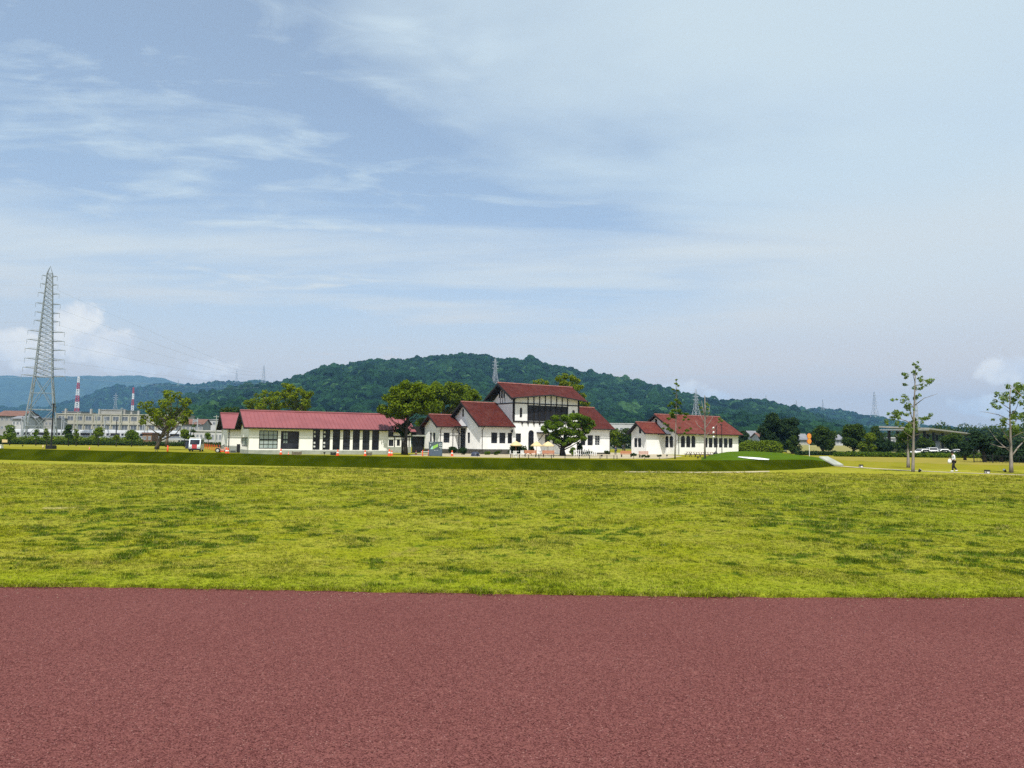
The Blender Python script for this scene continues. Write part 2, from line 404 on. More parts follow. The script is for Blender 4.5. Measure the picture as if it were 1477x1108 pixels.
def grass_nodes(t, dry=0.0):
    """lawn colour as a function of the place on the ground; returns (colour, patchiness)"""
    pos = t.n('ShaderNodeNewGeometry').outputs['Position']
    sp = t.n('ShaderNodeSeparateXYZ'); t.l(pos, sp.inputs[0])
    cb = t.n('ShaderNodeCombineXYZ'); t.l(sp.outputs[0], cb.inputs[0]); t.l(sp.outputs[1], cb.inputs[1])
    p = cb.outputs[0]
    big = t.ramp(t.noise(p, 0.13, 4, 0.6, 0.3), 0.32, 0.68)
    mid = t.ramp(t.noise(p, 0.6, 6, 0.68, 0.4), 0.36, 0.64)
    pat = t.noise(p, 1.8, 4, 0.62, 0.5)
    zone = t.noise(p, 0.19, 2, 0.5)
    pat = t.ramp(t.math('ADD', pat, t.math('MULTIPLY', t.math('SUBTRACT', zone, 0.5), 0.55)), 0.553, 0.610)
    br = t.ramp(t.noise(p, 0.8, 4, 0.65, 1.0), 0.57, 0.72)
    clump = t.noise(p, 4.5, 4, 0.7)
    fine = t.noise(p, 26.0, 3, 0.75)
    c = t.mix(big, (0.285, 0.262, 0.020), (0.215, 0.232, 0.014))
    c = t.mix(t.math('MULTIPLY', mid, 0.6), c, (0.365, 0.318, 0.062))
    c = t.mix(t.math('MULTIPLY', br, 0.70), c, (0.32, 0.235, 0.075))
    near = t.ramp(sp.outputs[1], 50.0, 18.0)
    c = t.mix(t.math('MULTIPLY', near, 0.28), c, (0.180, 0.230, 0.011))
    c = t.mix(t.math('MULTIPLY', t.math('MULTIPLY', near, t.ramp(t.math('ADD', sp.outputs[0], t.math('MULTIPLY', t.noise(p, 0.35, 3), 8.0)), 2.0, 12.0)), 0.22), c, (0.150, 0.200, 0.010))
    c = t.mix(t.ramp(clump, 0.58, 0.34), c, t.mix(1.0, c, (0.74, 0.82, 0.70), 'MULTIPLY'))
    c = t.mix(t.math('MULTIPLY', pat, t.math('MULTIPLY_ADD', near, 0.62, 0.22)), c, (0.062, 0.115, 0.010))
    c = t.mix(t.math('MULTIPLY', t.ramp(sp.outputs[1], 10.6, 9.0), 0.55), c, (0.205, 0.255, 0.014))
    c = t.mix(t.ramp(fine, 0.30, 0.70), t.mix(1.0, c, (0.60, 0.63, 0.6), 'MULTIPLY'), t.mix(1.0, c, (1.28, 1.26, 1.35), 'MULTIPLY'))
    return c, pat, p


def lawn_material():
    m = bpy.data.materials.new('lawn_grass'); m.use_nodes = True; t = NT(m.node_tree); b = m.node_tree.nodes['Principled BSDF']
    b.inputs['Roughness'].default_value = 0.95; b.inputs['Specular IOR Level'].default_value = 0.0
    c, pat, p = grass_nodes(t); t.l(c, b.inputs['Base Color'])
    bn = t.n('ShaderNodeBump'); bn.inputs['Strength'].default_value = 0.7; bn.inputs['Distance'].default_value = 0.05
    t.l(t.math('ADD', t.noise(p, 9.0, 5, 0.75), t.noise(p, 2.0, 3, 0.6)), bn.inputs['Height']); t.l(bn.outputs[0], b.inputs['Normal'])
    return m


def blade_material():
    m = bpy.data.materials.new('grass_blades'); m.use_nodes = True; t = NT(m.node_tree); m.node_tree.nodes.clear()
    out = t.n('ShaderNodeOutputMaterial'); dif = t.n('ShaderNodeBsdfDiffuse'); tr = t.n('ShaderNodeBsdfTranslucent'); mx = t.n('ShaderNodeMixShader')
    c, pat, p = grass_nodes(t)
    oi = t.n('ShaderNodeObjectInfo').outputs['Random']
    c = t.mix(oi, t.mix(1.0, c, (0.62, 0.70, 0.66), 'MULTIPLY'), t.mix(1.0, c, (1.30, 1.25, 1.3), 'MULTIPLY'))
    c = t.mix(t.math('MULTIPLY', t.math('GREATER_THAN', oi, 0.86), 0.5), c, (0.42, 0.36, 0.13))
    c = t.mix(t.math('MULTIPLY', t.math('LESS_THAN', oi, 0.10), 0.6), c, (0.05, 0.075, 0.008))
    t.l(c, dif.inputs[0]); t.l(c, tr.inputs[0]); mx.inputs[0].default_value = 0.3
    t.l(dif.outputs[0], mx.inputs[1]); t.l(tr.outputs[0], mx.inputs[2]); t.l(mx.outputs[0], out.inputs[0])
    return m


def track_material():
    m = bpy.data.materials.new('red_track'); m.use_nodes = True; t = NT(m.node_tree); b = m.node_tree.nodes['Principled BSDF']
    b.inputs['Roughness'].default_value = 0.92; b.inputs['Specular IOR Level'].default_value = 0.03
    pos = t.n('ShaderNodeNewGeometry').outputs['Position']
    vo = t.n('ShaderNodeTexVoronoi'); vo.inputs['Scale'].default_value = 135; t.l(pos, vo.inputs['Vector'])
    vr = t.n('ShaderNodeTexVoronoi'); vr.inputs['Scale'].default_value = 46; t.l(pos, vr.inputs['Vector'])
    sepc = t.n('ShaderNodeSeparateColor'); t.l(vo.outputs['Color'], sepc.inputs[0])
    sepr = t.n('ShaderNodeSeparateColor'); t.l(vr.outputs['Color'], sepr.inputs[0])
    c = t.mix(sepc.outputs[0], (0.062, 0.018, 0.017), (0.205, 0.079, 0.072))
    c = t.mix(t.math('MULTIPLY', t.ramp(sepr.outputs[1], 0.45, 1.0), 0.35), c, (0.225, 0.09, 0.075))
    c = t.mix(t.math('MULTIPLY', t.ramp(sepc.outputs[1], 0.982, 0.988), 0.6), c, (0.36, 0.21, 0.18))
    c = t.mix(t.math('MULTIPLY', t.ramp(sepc.outputs[2], 0.90, 0.95), 0.8), c, (0.035, 0.012, 0.011))
    blot = t.ramp(t.noise(pos, 0.45, 5, 0.6, 0.4), 0.30, 0.70)
    c = t.mix(blot, t.mix(1.0, c, (0.95, 0.94, 0.94), 'MULTIPLY'), t.mix(1.0, c, (1.03, 1.05, 1.05), 'MULTIPLY'))
    t.l(c, b.inputs['Base Color'])
    bn = t.n('ShaderNodeBump'); bn.inputs['Strength'].default_value = 0.85; bn.inputs['Distance'].default_value = 0.006
    t.l(t.math('SUBTRACT', 1.0, vo.outputs['Distance']), bn.inputs['Height']); t.l(bn.outputs[0], b.inputs['Normal'])
    return m


MT['lawn'] = lawn_material(); MT['blades'] = blade_material(); MT['track'] = track_material()
MT['berm'] = mat('berm_turf', (0.038, 0.050, 0.0018), (0.021, 0.031, 0.0014), 0.7, 1.0, 0.9, 22, spec=0.0, coords='Position', stretch=(1, 0.4, 1))
MT['mound'] = mat('mound_turf', (0.070, 0.120, 0.010), (0.055, 0.100, 0.008), 0.35, 1.0, 0.4, 20, spec=0.0, coords='Position')
MT['far_lawn'] = mat('far_lawn', (0.235, 0.205, 0.024), (0.165, 0.172, 0.014), 0.55, 1.0, 0.5, 8, spec=0.0, detail=9, coords='Position')
MT['terrain'] = mat('terrain', (0.10, 0.11, 0.04), (0.07, 0.085, 0.035), 0.01, 0.95, coords='Position')
MT['dry_bank'] = mat('dry_bank', (0.23, 0.20, 0.062), (0.17, 0.165, 0.045), 0.25, 0.95, coords='Position')
MT['path'] = mat('path_sand', (0.42, 0.36, 0.24), (0.34, 0.29, 0.19), 0.8, 0.95, coords='Position')
MT['paving'] = mat('paving_beige', (0.40, 0.34, 0.23), (0.32, 0.27, 0.18), 0.5, 0.9, coords='Position')
MT['bare_earth'] = mat('bare_earth', (0.30, 0.24, 0.17), (0.22, 0.19, 0.13), 0.02, 0.95, coords='Position')

# ------------------------------------------------------------------ ground, track, lawn
g = MB(); S = 9000.0
g.add([(-S, -500, -0.12), (S, -500, -0.12), (S, S, -0.12), (-S, S, -0.12)], [(0, 1, 2, 3)])
tag(g.build('ground', MT['terrain']), kind='structure')

edge_px = [(-400, 842), (-150, 844.5), (0, 846.5), (200, 848), (400, 851.5), (600, 855), (738, 857), (900, 859.5), (1100, 861.5), (1300, 862), (1477, 862), (1700, 861), (1900, 860)]
edge = [ground(a, b) for a, b in edge_px]
EX = np.array([e[0] for e in edge]); EY = np.array([e[1] for e in edge])


def edge_y(x): return np.interp(x, EX, EY)


g = MB(); xs = np.linspace(EX[0], EX[-1], 60)
vs = [(x, -14, 0) for x in xs] + [(x, edge_y(x) + 0.25, 0) for x in xs]
n = len(xs)
g.add(vs, [(i, i + 1, n + i + 1, n + i) for i in range(n - 1)])
tag(g.build('track', MT['track']), kind='structure')

# lawn: its edge stands 4 cm proud of the track
g = MB(); xs = np.linspace(EX[0], EX[-1], 420); n = len(xs)
jit = [0.055 * mnoise.noise(Vector((x * 3.1, 0.3, 1))) + 0.03 * mnoise.noise(Vector((x * 9.0, 4.3, 1))) for x in xs]
rows = [[(x, edge_y(x) + j, -0.1) for x, j in zip(xs, jit)], [(x, edge_y(x) + j, 0.02) for x, j in zip(xs, jit)], [(x, edge_y(x) + j + 0.05, 0.035) for x, j in zip(xs, jit)]]
for yy in (12.5, 16, 22, 34, 60):
    rows.append([(x * (1 + (yy - 9) / 6.0), yy, 0.035) for x in xs])
vs = [p for r_ in rows for p in r_]
fs = [(k * n + i, k * n + i + 1, (k + 1) * n + i + 1, (k + 1) * n + i) for k in range(len(rows) - 1) for i in range(n - 1)]
g.add(vs, fs); tag(g.build('lawn', MT['lawn']), kind='structure')
g = MB(); g.add([(-260, 59.9, 0.02), (260, 59.9, 0.02), (260, 230, 0.02), (-260, 230, 0.02)], [(0, 1, 2, 3)])
tag(g.build('far_lawn', MT['far_lawn']), kind='structure')


# grass tufts on the lawn (geometry-node instances)
def tuft_mesh(name, n, h, spread, w, seed):
    r_ = random.Random(seed); b = MB()
    for i in range(n):
        a = r_.uniform(0, 6.283); d = spread * math.sqrt(r_.random()); x, y = d * math.cos(a), d * math.sin(a)
        ha = r_.uniform(0, 6.283); hh = h * r_.uniform(0.55, 1.1); lean = r_.uniform(0.2, 0.9) * hh
        la = r_.uniform(0, 6.283); lx, ly = lean * math.cos(la), lean * math.sin(la)
        wx, wy = w * math.cos(ha), w * math.sin(ha)
        b.add([(x - wx, y - wy, 0), (x + wx, y + wy, 0), (x + lx * 0.4 + wx * 0.7, y + ly * 0.4 + wy * 0.7, hh * 0.6),
               (x + lx * 0.4 - wx * 0.7, y + ly * 0.4 - wy * 0.7, hh * 0.6), (x + lx, y + ly, hh)], [(0, 1, 2, 3), (3, 2, 4)])
    return b.mesh(name, MT['blades'])


def scatter(name, pts, scl, rot, protos, var, label=None, boost=False):
    """points mesh + geometry nodes: instances of the prototype meshes on the points"""
    me = bpy.data.meshes.new(name); me.vertices.add(len(pts)); me.vertices.foreach_set('co', np.asarray(pts, np.float32).ravel())
    a = me.attributes.new('sc', 'FLOAT', 'POINT'); a.data.foreach_set('value', np.asarray(scl, np.float32))
    a = me.attributes.new('rz', 'FLOAT', 'POINT'); a.data.foreach_set('value', np.asarray(rot, np.float32))
    a = me.attributes.new('var', 'INT', 'POINT'); a.data.foreach_set('value', np.asarray(var, np.int32))
    o = link(name, me)
    ng = bpy.data.node_groups.new(name, 'GeometryNodeTree')
    ng.interface.new_socket('Geometry', in_out='INPUT', socket_type='NodeSocketGeometry')
    ng.interface.new_socket('Geometry', in_out='OUTPUT', socket_type='NodeSocketGeometry')
    N = ng.nodes.new; L = ng.links.new
    gi = N('NodeGroupInput'); go = N('NodeGroupOutput'); jn = N('GeometryNodeJoinGeometry')

    def attr(nm, typ):
        nd = N('GeometryNodeInputNamedAttribute'); nd.data_type = typ; nd.inputs['Name'].default_value = nm; return nd.outputs[0]
    sc_, rz_, vr_ = attr('sc', 'FLOAT'), attr('rz', 'FLOAT'), attr('var', 'INT')
    cx = N('ShaderNodeCombineXYZ'); L(rz_, cx.inputs[2])
    if boost:
        t = NT(ng); ps = N('GeometryNodeInputPosition'); sx = N('ShaderNodeSeparateXYZ'); L(ps.outputs[0], sx.inputs[0]); cb = N('ShaderNodeCombineXYZ'); L(sx.outputs[0], cb.inputs[0]); L(sx.outputs[1], cb.inputs[1])
        pa = t.math('ADD', t.noise(cb.outputs[0], 1.8, 4, 0.62, 0.5), t.math('MULTIPLY', t.math('SUBTRACT', t.noise(cb.outputs[0], 0.19, 2, 0.5), 0.5), 0.55))
        sc_ = t.math('MULTIPLY', sc_, t.math('MULTIPLY_ADD', t.ramp(pa, 0.55, 0.63), 0.6, 0.9))
    for k, pm in enumerate(protos):
        po = bpy.data.objects.new(name + '_source', pm)
        oi = N('GeometryNodeObjectInfo'); oi.inputs['Object'].default_value = po; oi.inputs['As Instance'].default_value = True
        ip = N('GeometryNodeInstanceOnPoints'); cmp = N('FunctionNodeCompare'); cmp.data_type = 'INT'; cmp.operation = 'EQUAL'
        L(vr_, cmp.inputs[2]); cmp.inputs[3].default_value = k
        L(gi.outputs[0], ip.inputs['Points']); L(cmp.outputs[0], ip.inputs['Selection']); L(oi.outputs['Geometry'], ip.inputs['Instance'])
        L(cx.outputs[0], ip.inputs['Rotation']); L(sc_, ip.inputs['Scale']); L(ip.outputs[0], jn.inputs[0])
    L(jn.outputs[0], go.inputs[0])
    md = o.modifiers.new('scatter', 'NODES'); md.node_group = ng
    tag(o, label, None, None, 'stuff'); return o


def lawn_points():
    P_, S_ = [], []
    for (y0, y1, dens, sc) in ((8.2, 11, 520, 0.9), (11, 15, 260, 1.0), (15, 22, 120, 1.25), (22, 32, 52, 1.7), (32, 48, 20, 2.3)):
        hw = y1 * 0.76 + 1.0; nn = int((y1 - y0) * hw * 2 * dens)
        x = RNG.uniform(-hw, hw, nn); y = RNG.uniform(y0, y1, nn)
        k = (np.abs(x) < y * 0.76 + 0.6) & (y > edge_y(x) + 0.0)
        x, y = x[k], y[k]
        s = sc * RNG.uniform(0.7, 1.25, len(x))
        P_.append(np.stack([x, y, np.full(len(x), 0.03)], 1)); S_.append(s)
    # overhanging fringe along the track edge
    x = RNG.uniform(-9.5, 9.5, 3600); y = edge_y(x) + RNG.normal(0.015, 0.05, len(x)) + 0.035 * np.sin(x * 2.3) + 0.02 * np.sin(x * 7.1)
    P_.append(np.stack([x, y, np.full(len(x), 0.02)], 1)); S_.append(RNG.uniform(0.7, 1.3, len(x)))
    return np.concatenate(P_), np.concatenate(S_)


pts, scl = lawn_points()
# taller where a slow random field is high
fld = np.array([mnoise.noise(Vector((p[0] * 0.8, p[1] * 0.8, 3.0))) for p in pts])
scl = scl * (0.85 + 0.55 * np.clip(fld, -0.3, 0.8))
scatter('lawn_grass', pts, scl, RNG.uniform(0, 6.28, len(pts)),
        [tuft_mesh('grass_tuft', 11, 0.036, 0.05, 0.0035, 1), tuft_mesh('grass_tuft', 9, 0.042, 0.06, 0.003, 2), tuft_mesh('grass_tuft', 13, 0.03, 0.055, 0.0035, 3)],
        RNG.integers(0, 3, len(pts)), 'short yellow green grass with darker clumps in front of the track', True)

# clippings blown onto the track
nc = 420; x = RNG.uniform(-9, 9, nc); y = edge_y(x) - 0.03 - RNG.exponential(0.22, nc)
scatter('grass_clippings', np.stack([x, y, np.full(nc, .003)], 1), RNG.uniform(.5, 1.0, nc), RNG.uniform(0, 6.28, nc),
        [MB().add([(-.022, 0, 0), (0, -.003, .004), (.022, .002, 0), (0, .004, .004)], [(0, 1, 2, 3)]).mesh('clipping', MT['path'])], np.zeros(nc, int), 'dry grass clippings scattered along the edge of the red track')

# a worn pale spot in the lawn
c = ground(82, 735)
g = MB(); ring = [(c[0] + 0.38 * math.cos(a) * (1 + 0.2 * math.sin(3 * a)), c[1] + 0.33 * math.sin(a), 0.040) for a in np.linspace(0, 6.283, 15)[:-1]]
g.add(ring, [tuple(range(14))]); tag(g.build('sand_patch', mat('worn_soil', (0.34, 0.30, 0.13), (0.26, 0.25, 0.06), 5.0, 1.0, spec=0.0, coords='Position')), kind='structure')

# ------------------------------------------------------------------ berm (long turf bank)
berm_px = [(-260, 655, 637), (-120, 660, 642), (0, 664, 647), (120, 667, 649.5), (250, 670, 652), (375, 672.5, 655), (500, 675, 657.5), (625, 677.5, 660), (750, 679.3, 661.5),
           (875, 680.5, 663), (1000, 681, 664), (1060, 680.5, 664), (1110, 679.5, 663.5), (1150, 678, 663), (1175, 676, 663.5), (1192, 674, 666), (1206, 672.8, 672)]
g = MB(); rows = []
for i, (px, pb, pt) in enumerate(berm_px):
    a = ground(px, pb); depth = 3.6
    d = np.array([a[0], a[1]]); dn = d / np.linalg.norm(d)
    tp = d + dn * depth
    top = at(px, pt, tp[1]); hgt = max(top[2], 0.03)
    prof = [(-0.35, 0.0), (0.0, 0.03), (0.5, hgt * 0.17), (1.3, hgt * 0.45), (2.3, hgt * 0.79), (3.0, hgt * 0.95), (3.6, hgt), (4.4, hgt * 0.97), (5.6, hgt * 0.7), (7.6, hgt * 0.22), (9.2, 0.0)]
    rows.append([(d[0] + dn[0] * o, d[1] + dn[1] * o, z) for o, z in prof])
k = len(rows[0])
# resample along the length for a soft, slightly uneven crest
A = np.array(rows); t0 = np.arange(len(rows)); tt = np.linspace(0, len(rows) - 1, 180)
B = np.stack([np.stack([np.interp(tt, t0, A[:, j, c]) for c in range(3)], 1) for j in range(k)], 1)
for i in range(len(B)):
    for j in range(1, k - 1):
        B[i, j, 2] += 0.028 * mnoise.noise(Vector((B[i, j, 0] * 0.5, B[i, j, 1] * 0.5, 0)))
V = B.reshape(-1, 3); nI = len(B)
Q = [(i * k + j, (i + 1) * k + j, (i + 1) * k + j + 1, i * k + j + 1) for i in range(nI - 1) for j in range(k - 1)]
tag(link('turf_bank', np_mesh('turf_bank', V, Q, MT['berm'], True)), kind='structure')
# dry strip at the foot of the bank
g = MB(); a = [ground(px, pb + 0.2) for px, pb in ((900, 680.8), (1000, 681.6), (1060, 681.2), (1110, 680.2))]; b = [ground(px, pb + 1.5) for px, pb in ((900, 680.8), (1000, 681.8), (1060, 681.6), (1110, 680.4))]
g.add([(p[0], p[1], 0.05) for p in a] + [(p[0], p[1], 0.05) for p in b], [(i, i + 1, 5 + i, 4 + i) for i in range(3)])
tag(g.build('sand_strip', MT['path']), kind='structure')

# play mound of turf behind the bank's right end
cen = ground(1105, 667); NU, NV = 60, 26; V = []; 
for j in range(NV):
    for i in range(NU):
        px = 1000 + (1215 - 1000) * i / (NU - 1); Yd = 56 + (112 - 56) * j / (NV - 1)
        X = at(px, 650, Yd)[0]
        tpx = np.interp(px, [1000, 1030, 1050, 1075, 1100, 1130, 1150, 1175, 1195, 1215], [663.5, 655, 651.5, 650.5, 651.5, 653.5, 656, 659, 663, 672])
        z = at(px, tpx, 100)[2]
        s_ = math.sin(min(1, max(0, (Yd - 56) / 44)) * math.pi / 2) if Yd < 100 else math.cos((Yd - 100) / 12 * math.pi / 2)
        V.append((X, Yd, max(z, 0) * s_ ** 1.4 - 0.02))
Q = [(j * NU + i, j * NU + i + 1, (j + 1) * NU + i + 1, (j + 1) * NU + i) for j in range(NV - 1) for i in range(NU - 1)]
tag(link('turf_mound', np_mesh('turf_mound', V, Q, MT['mound'], True)), kind='structure')
MOUND = np.array(V).reshape(NV, NU, 3)


def mound_z(x, y):
    d = (MOUND[:, :, 0] - x) ** 2 + (MOUND[:, :, 1] - y) ** 2
    return float(MOUND.reshape(-1, 3)[np.argmin(d.ravel())][2])


# white concrete slab path climbing the mound, laid on its surface
def on_mound(px, py):
    d = ray(px, py)
    for Yd in np.arange(57, 111, 0.25):
        p = EYE + d * (Yd / d[1])
        if p[2] <= mound_z(p[0], p[1]): return p
    return ground(px, py)


g = MB(); top_e = [on_mound(px, py) for px, py in ((1066, 659.5), (1082, 660.4), (1096, 661.3), (1110, 663.2))]; bot = [on_mound(px, py) for px, py in ((1064, 660.4), (1080, 662.6), (1094, 664.0), (1109, 664.4))]
g.add([(p[0], p[1], p[2] + 0.07) for p in top_e + bot], [(i, i + 1, 5 + i, 4 + i) for i in range(3)])
tag(g.build('concrete_path', MT['white_paint']), kind='structure')
# pale kerb strip down the end of the bank
a, b = ground(1205, 672.6), ground(1188, 663.5, 0.55)
g = MB()
p0, p1 = np.array([a[0] + 0.2, a[1] - 0.3, 0.04]), np.array([b[0], b[1], 0.75]); side_ = np.array([0.55, 0.35, 0])
g.add([p0 - side_, p0 + side_, p1 + side_, p1 - side_, p0 - side_ + (0, 0, .12), p0 + side_ + (0, 0, .12), p1 + side_ + (0, 0, .12), p1 - side_ + (0, 0, .12)],
      [(3, 2, 1, 0), (4, 5, 6, 7), (0, 1, 5, 4), (1, 2, 6, 5), (2, 3, 7, 6), (3, 0, 4, 7)])
tag(g.build('concrete_edging', MT['concrete']), kind='structure')


def strip(name, px_list, half, m, z):
    c = [ground(a, b) for a, b in px_list]; g = MB(); l, r_ = [], []
    for i, p in enumerate(c):
        q0, q1 = c[max(i - 1, 0)], c[min(i + 1, len(c) - 1)]
        t = np.array([q1[0] - q0[0], q1[1] - q0[1]]); t /= np.linalg.norm(t); nrm = np.array([-t[1], t[0]])
        l.append((p[0] + nrm[0] * half, p[1] + nrm[1] * half, z)); r_.append((p[0] - nrm[0] * half, p[1] - nrm[1] * half, z))
    n = len(c); g.add(l + r_, [(i, n + i, n + i + 1, i + 1) for i in range(n - 1)])
    return tag(g.build(name, m), kind='structure')


strip('path', [(1800, 696), (1600, 690), (1477, 686.2), (1376, 682.6), (1300, 679), (1245, 675.6), (1212, 673.2)], 0.55, MT['path'], 0.05)


def patch(name, px_list, m, z):
    g = MB(); c = [ground(a, b) for a, b in px_list]
    g.add([(p[0], p[1], z) for p in c], [tuple(range(len(c)))])
    return tag(g.build(name, m), kind='structure')


patch('forecourt', [(590, 657.6), (700, 660.2), (830, 661.5), (960, 662), (985, 658.6), (950, 654.6), (905, 653.8), (860, 652.5), (700, 654.5), (600, 654.5)], MT['paving'], 0.028)
patch('dry_field', [(1120, 661), (1190, 662.5), (1235, 665.5), (1290, 667.2), (1330, 668.6), (1420, 671), (1500, 673), (1600, 674), (1600, 664), (1330, 660.8), (1215, 659), (1120, 658)], mat('dry_field', (0.27, 0.218, 0.05), (0.185, 0.175, 0.030), 0.5, 1.0, 0.4, 8, spec=0.0, detail=9, coords='Position'), 0.026)
patch('worn_lawn', [(-60, 644), (100, 645), (300, 648.5), (600, 657), (600, 654.6), (300, 646), (100, 643), (-60, 641.5)], mat('worn_lawn', (0.27, 0.245, 0.045), (0.19, 0.195, 0.024), 0.45, 1.0, 0.4, 8, spec=0.0, detail=9, coords='Position'), 0.026)

# ------------------------------------------------------------------ hills
def hill(name, prof, Y0, Yr, m, nu=160, nv=40, rough=0.10, expo=1.2, back=1.25, seed=0, nfreq=1.0):
    prof = np.array(prof, float); pxs = np.linspace(prof[0, 0], prof[-1, 0], nu); V = []
    for j in range(nv):
        t = back * j / (nv - 1)
        for i, px in enumerate(pxs):
            py = np.interp(px, prof[:, 0], prof[:, 1]); Y = Y0 + (Yr - Y0) * t
            top = at(px, py, Yr); z = max(top[2], 0.0); az = top[0] / Yr
            s_ = t ** expo if t <= 1 else max(0.0, 1 - ((t - 1) / (back - 1)) ** 1.5 * 0.6)
            w = min(t, 1) * (1 - min(t, 1)) * 4
            nn = mnoise.fractal(Vector((az * 9 * nfreq + seed, Y / Yr * 2.2 * nfreq, seed * 1.7)), 1.0, 2.0, 4)
            ridge_n = mnoise.noise(Vector((az * 60 * nfreq, 0.5 + seed, 0))) * 0.012 * z
            zz = z * s_ * (1 + rough * 2.2 * nn * w) + ridge_n * min(t, 1)
            V.append((az * Y, Y, zz - 2.0 * (1 - min(t * 6, 1))))
    Q = [(j * nu + i, j * nu + i + 1, (j + 1) * nu + i + 1, (j + 1) * nu + i) for j in range(nv - 1) for i in range(nu - 1)]
    o = tag(link(name, np_mesh(name, V, Q, m, True)), kind='structure')
    return np.array(V).reshape(nv, nu, 3)


def crown_mesh(name, seed, m):
    """a far tree crown: lumpy ball of leafy facets, unit radius"""
    r_ = random.Random(seed); V = []; F = []
    import bmesh
    bm = bmesh.new(); bmesh.ops.create_icosphere(bm, subdivisions=3, radius=1.0)
    for v in bm.verts:
        p = v.co.copy(); nz = mnoise.noise(p * 1.6 + Vector((seed * 3.1, 0, 0))) * 0.40 + mnoise.noise(p * 4.2 + Vector((0, seed, 0))) * 0.26
        v.co = p * (1 + nz); v.co.z = v.co.z * 0.95 + 0.30
    me = bpy.data.meshes.new(name); bm.to_mesh(me); bm.free(); me.materials.append(m); return me


def forest(name, H, n, size, m, label, tmin=0.02, tmax=0.86, seed=1, keep=None):
    rg = np.random.default_rng(seed); nv, nu, _ = H.shape
    u = rg.uniform(0, nu - 1.001, n); v = rg.uniform(tmin, tmax, n) ** 0.9 * (nv - 1.001)
    iu, iv = u.astype(int), v.astype(int); fu, fv = (u - iu)[:, None], (v - iv)[:, None]
    P_ = (H[iv, iu] * (1 - fu) + H[iv, iu + 1] * fu) * (1 - fv) + (H[iv + 1, iu] * (1 - fu) + H[iv + 1, iu + 1] * fu) * fv
    s = size * np.exp(rg.normal(0, 0.34, n))
    if keep is not None:
        k = keep(P_); P_, s = P_[k], s[k]
    protos = [crown_mesh('forest_crown', q + seed, m) for q in range(4)]
    return scatter(name, P_, s, rg.uniform(0, 6.28, len(P_)), protos, rg.integers(0, 4, len(P_)), label)


MT['far_hill'] = mat('far_hill', (0.026, 0.050, 0.018), (0.012, 0.028, 0.010), 0.012, 0.95, 0.0, coords='Position', detail=8)
MT['mid_hill'] = mat('mid_hill', (0.022, 0.044, 0.014), (0.010, 0.024, 0.008), 0.02, 0.95, 0.0, coords='Position', detail=8)
MT['hill_floor'] = mat('hill_floor', (0.014, 0.026, 0.008), (0.009, 0.018, 0.006), 0.02, 0.95, coords='Position')
far_prof = [(-420, 548), (-250, 540), (-100, 546), (-30, 540), (0, 541), (30, 543), (60, 545), (95, 542), (120, 543), (150, 542), (200, 541), (215, 544), (235, 544), (252, 551), (275, 555), (297, 552), (330, 556), (370, 562), (450, 575), (560, 600)]
Hf = hill('far_mountains', far_prof, 4200, 6200, MT['far_hill'], 220, 40, 0.16, seed=3, nfreq=2)
mid_prof = [(-350, 580), (-100, 584), (0, 590), (60, 590), (110, 578), (150, 562), (175, 557), (205, 560), (225, 554), (262, 557), (290, 555), (318, 551), (335, 551), (350, 554), (375, 551), (400, 555), (450, 565), (520, 590), (580, 610)]
Hm = hill('wooded_ridge', mid_prof, 2500, 3500, MT['mid_hill'], 220, 40, 0.14, seed=8, nfreq=1.6)
low_prof = [(1020, 606), (1060, 592), (1100, 590), (1130, 591), (1160, 593.5), (1180, 591), (1205, 593), (1225, 594.5), (1245, 599), (1265, 603), (1290, 608), (1330, 616), (1400, 621), (1500, 623), (1650, 620), (1850, 612)]
Hl = hill('low_ridge', low_prof, 1500, 2600, MT['mid_hill'], 160, 36, 0.14, seed=5, nfreq=1.5)
main_prof = [(150, 612), (200, 600), (235, 588), (262, 576), (290, 571), (320, 568), (350, 563), (385, 561), (415, 557), (435, 550), (450, 543), (470, 537), (495, 531), (520, 527), (545, 523.5), (575, 524), (600, 520), (640, 517), (670, 515.5), (690, 516.5), (715, 521), (745, 523), (775, 525), (800, 531), (825, 537), (850, 540), (885, 545), (905, 551), (930, 557), (965, 567), (1000, 576), (1018, 581), (1035, 584), (1060, 583), (1085, 581.5), (1105, 585), (1130, 591), (1160, 598), (1200, 610), (1250, 624)]
H1 = hill('main_hill', main_prof, 620, 1550, MT['hill_floor'], 260, 70, 0.13, expo=1.12, seed=1)
front_prof = [(60, 628), (150, 618), (200, 612), (250, 600), (300, 590), (345, 582), (400, 590), (470, 599), (560, 604), (700, 606), (850, 604), (960, 606), (1060, 606), (1130, 612), (1220, 622)]
H0 = hill('foot_hill', front_prof, 480, 760, MT['hill_floor'], 160, 36, 0.10, expo=1.0, seed=2)
scar = ground_pt = at(709, 546, 1440)


def off_scar(P_):
    px = P_[:, 0] / P_[:, 1]
    return ~((np.abs(px - (709 - CX0) / FPX) < 0.0085) & (np.abs(P_[:, 1] - 1225) < 45))


forest('hillside_forest', H1, 40000, 4.3, MT['forest'], 'dense dark green woodland covering the long hill behind the houses', seed=11, tmin=0.03, keep=off_scar)
forest('foothill_forest', H0, 14000, 2.9, MT['forest'], 'darker woodland on the low foot of the hill', seed=17)
forest('low_ridge_forest', Hl, 16000, 4.6, MT['forest'], 'bluish woodland on the low ridge at the right', seed=21, keep=lambda P_: np.array([mnoise.noise(Vector((p[0] / 130, p[1] / 130, 2.0))) < 0.22 for p in P_]))
forest('wooded_ridge_forest', Hm, 22000, 5.8, MT['forest'], 'hazy woodland on the ridge behind the pylon', seed=23)

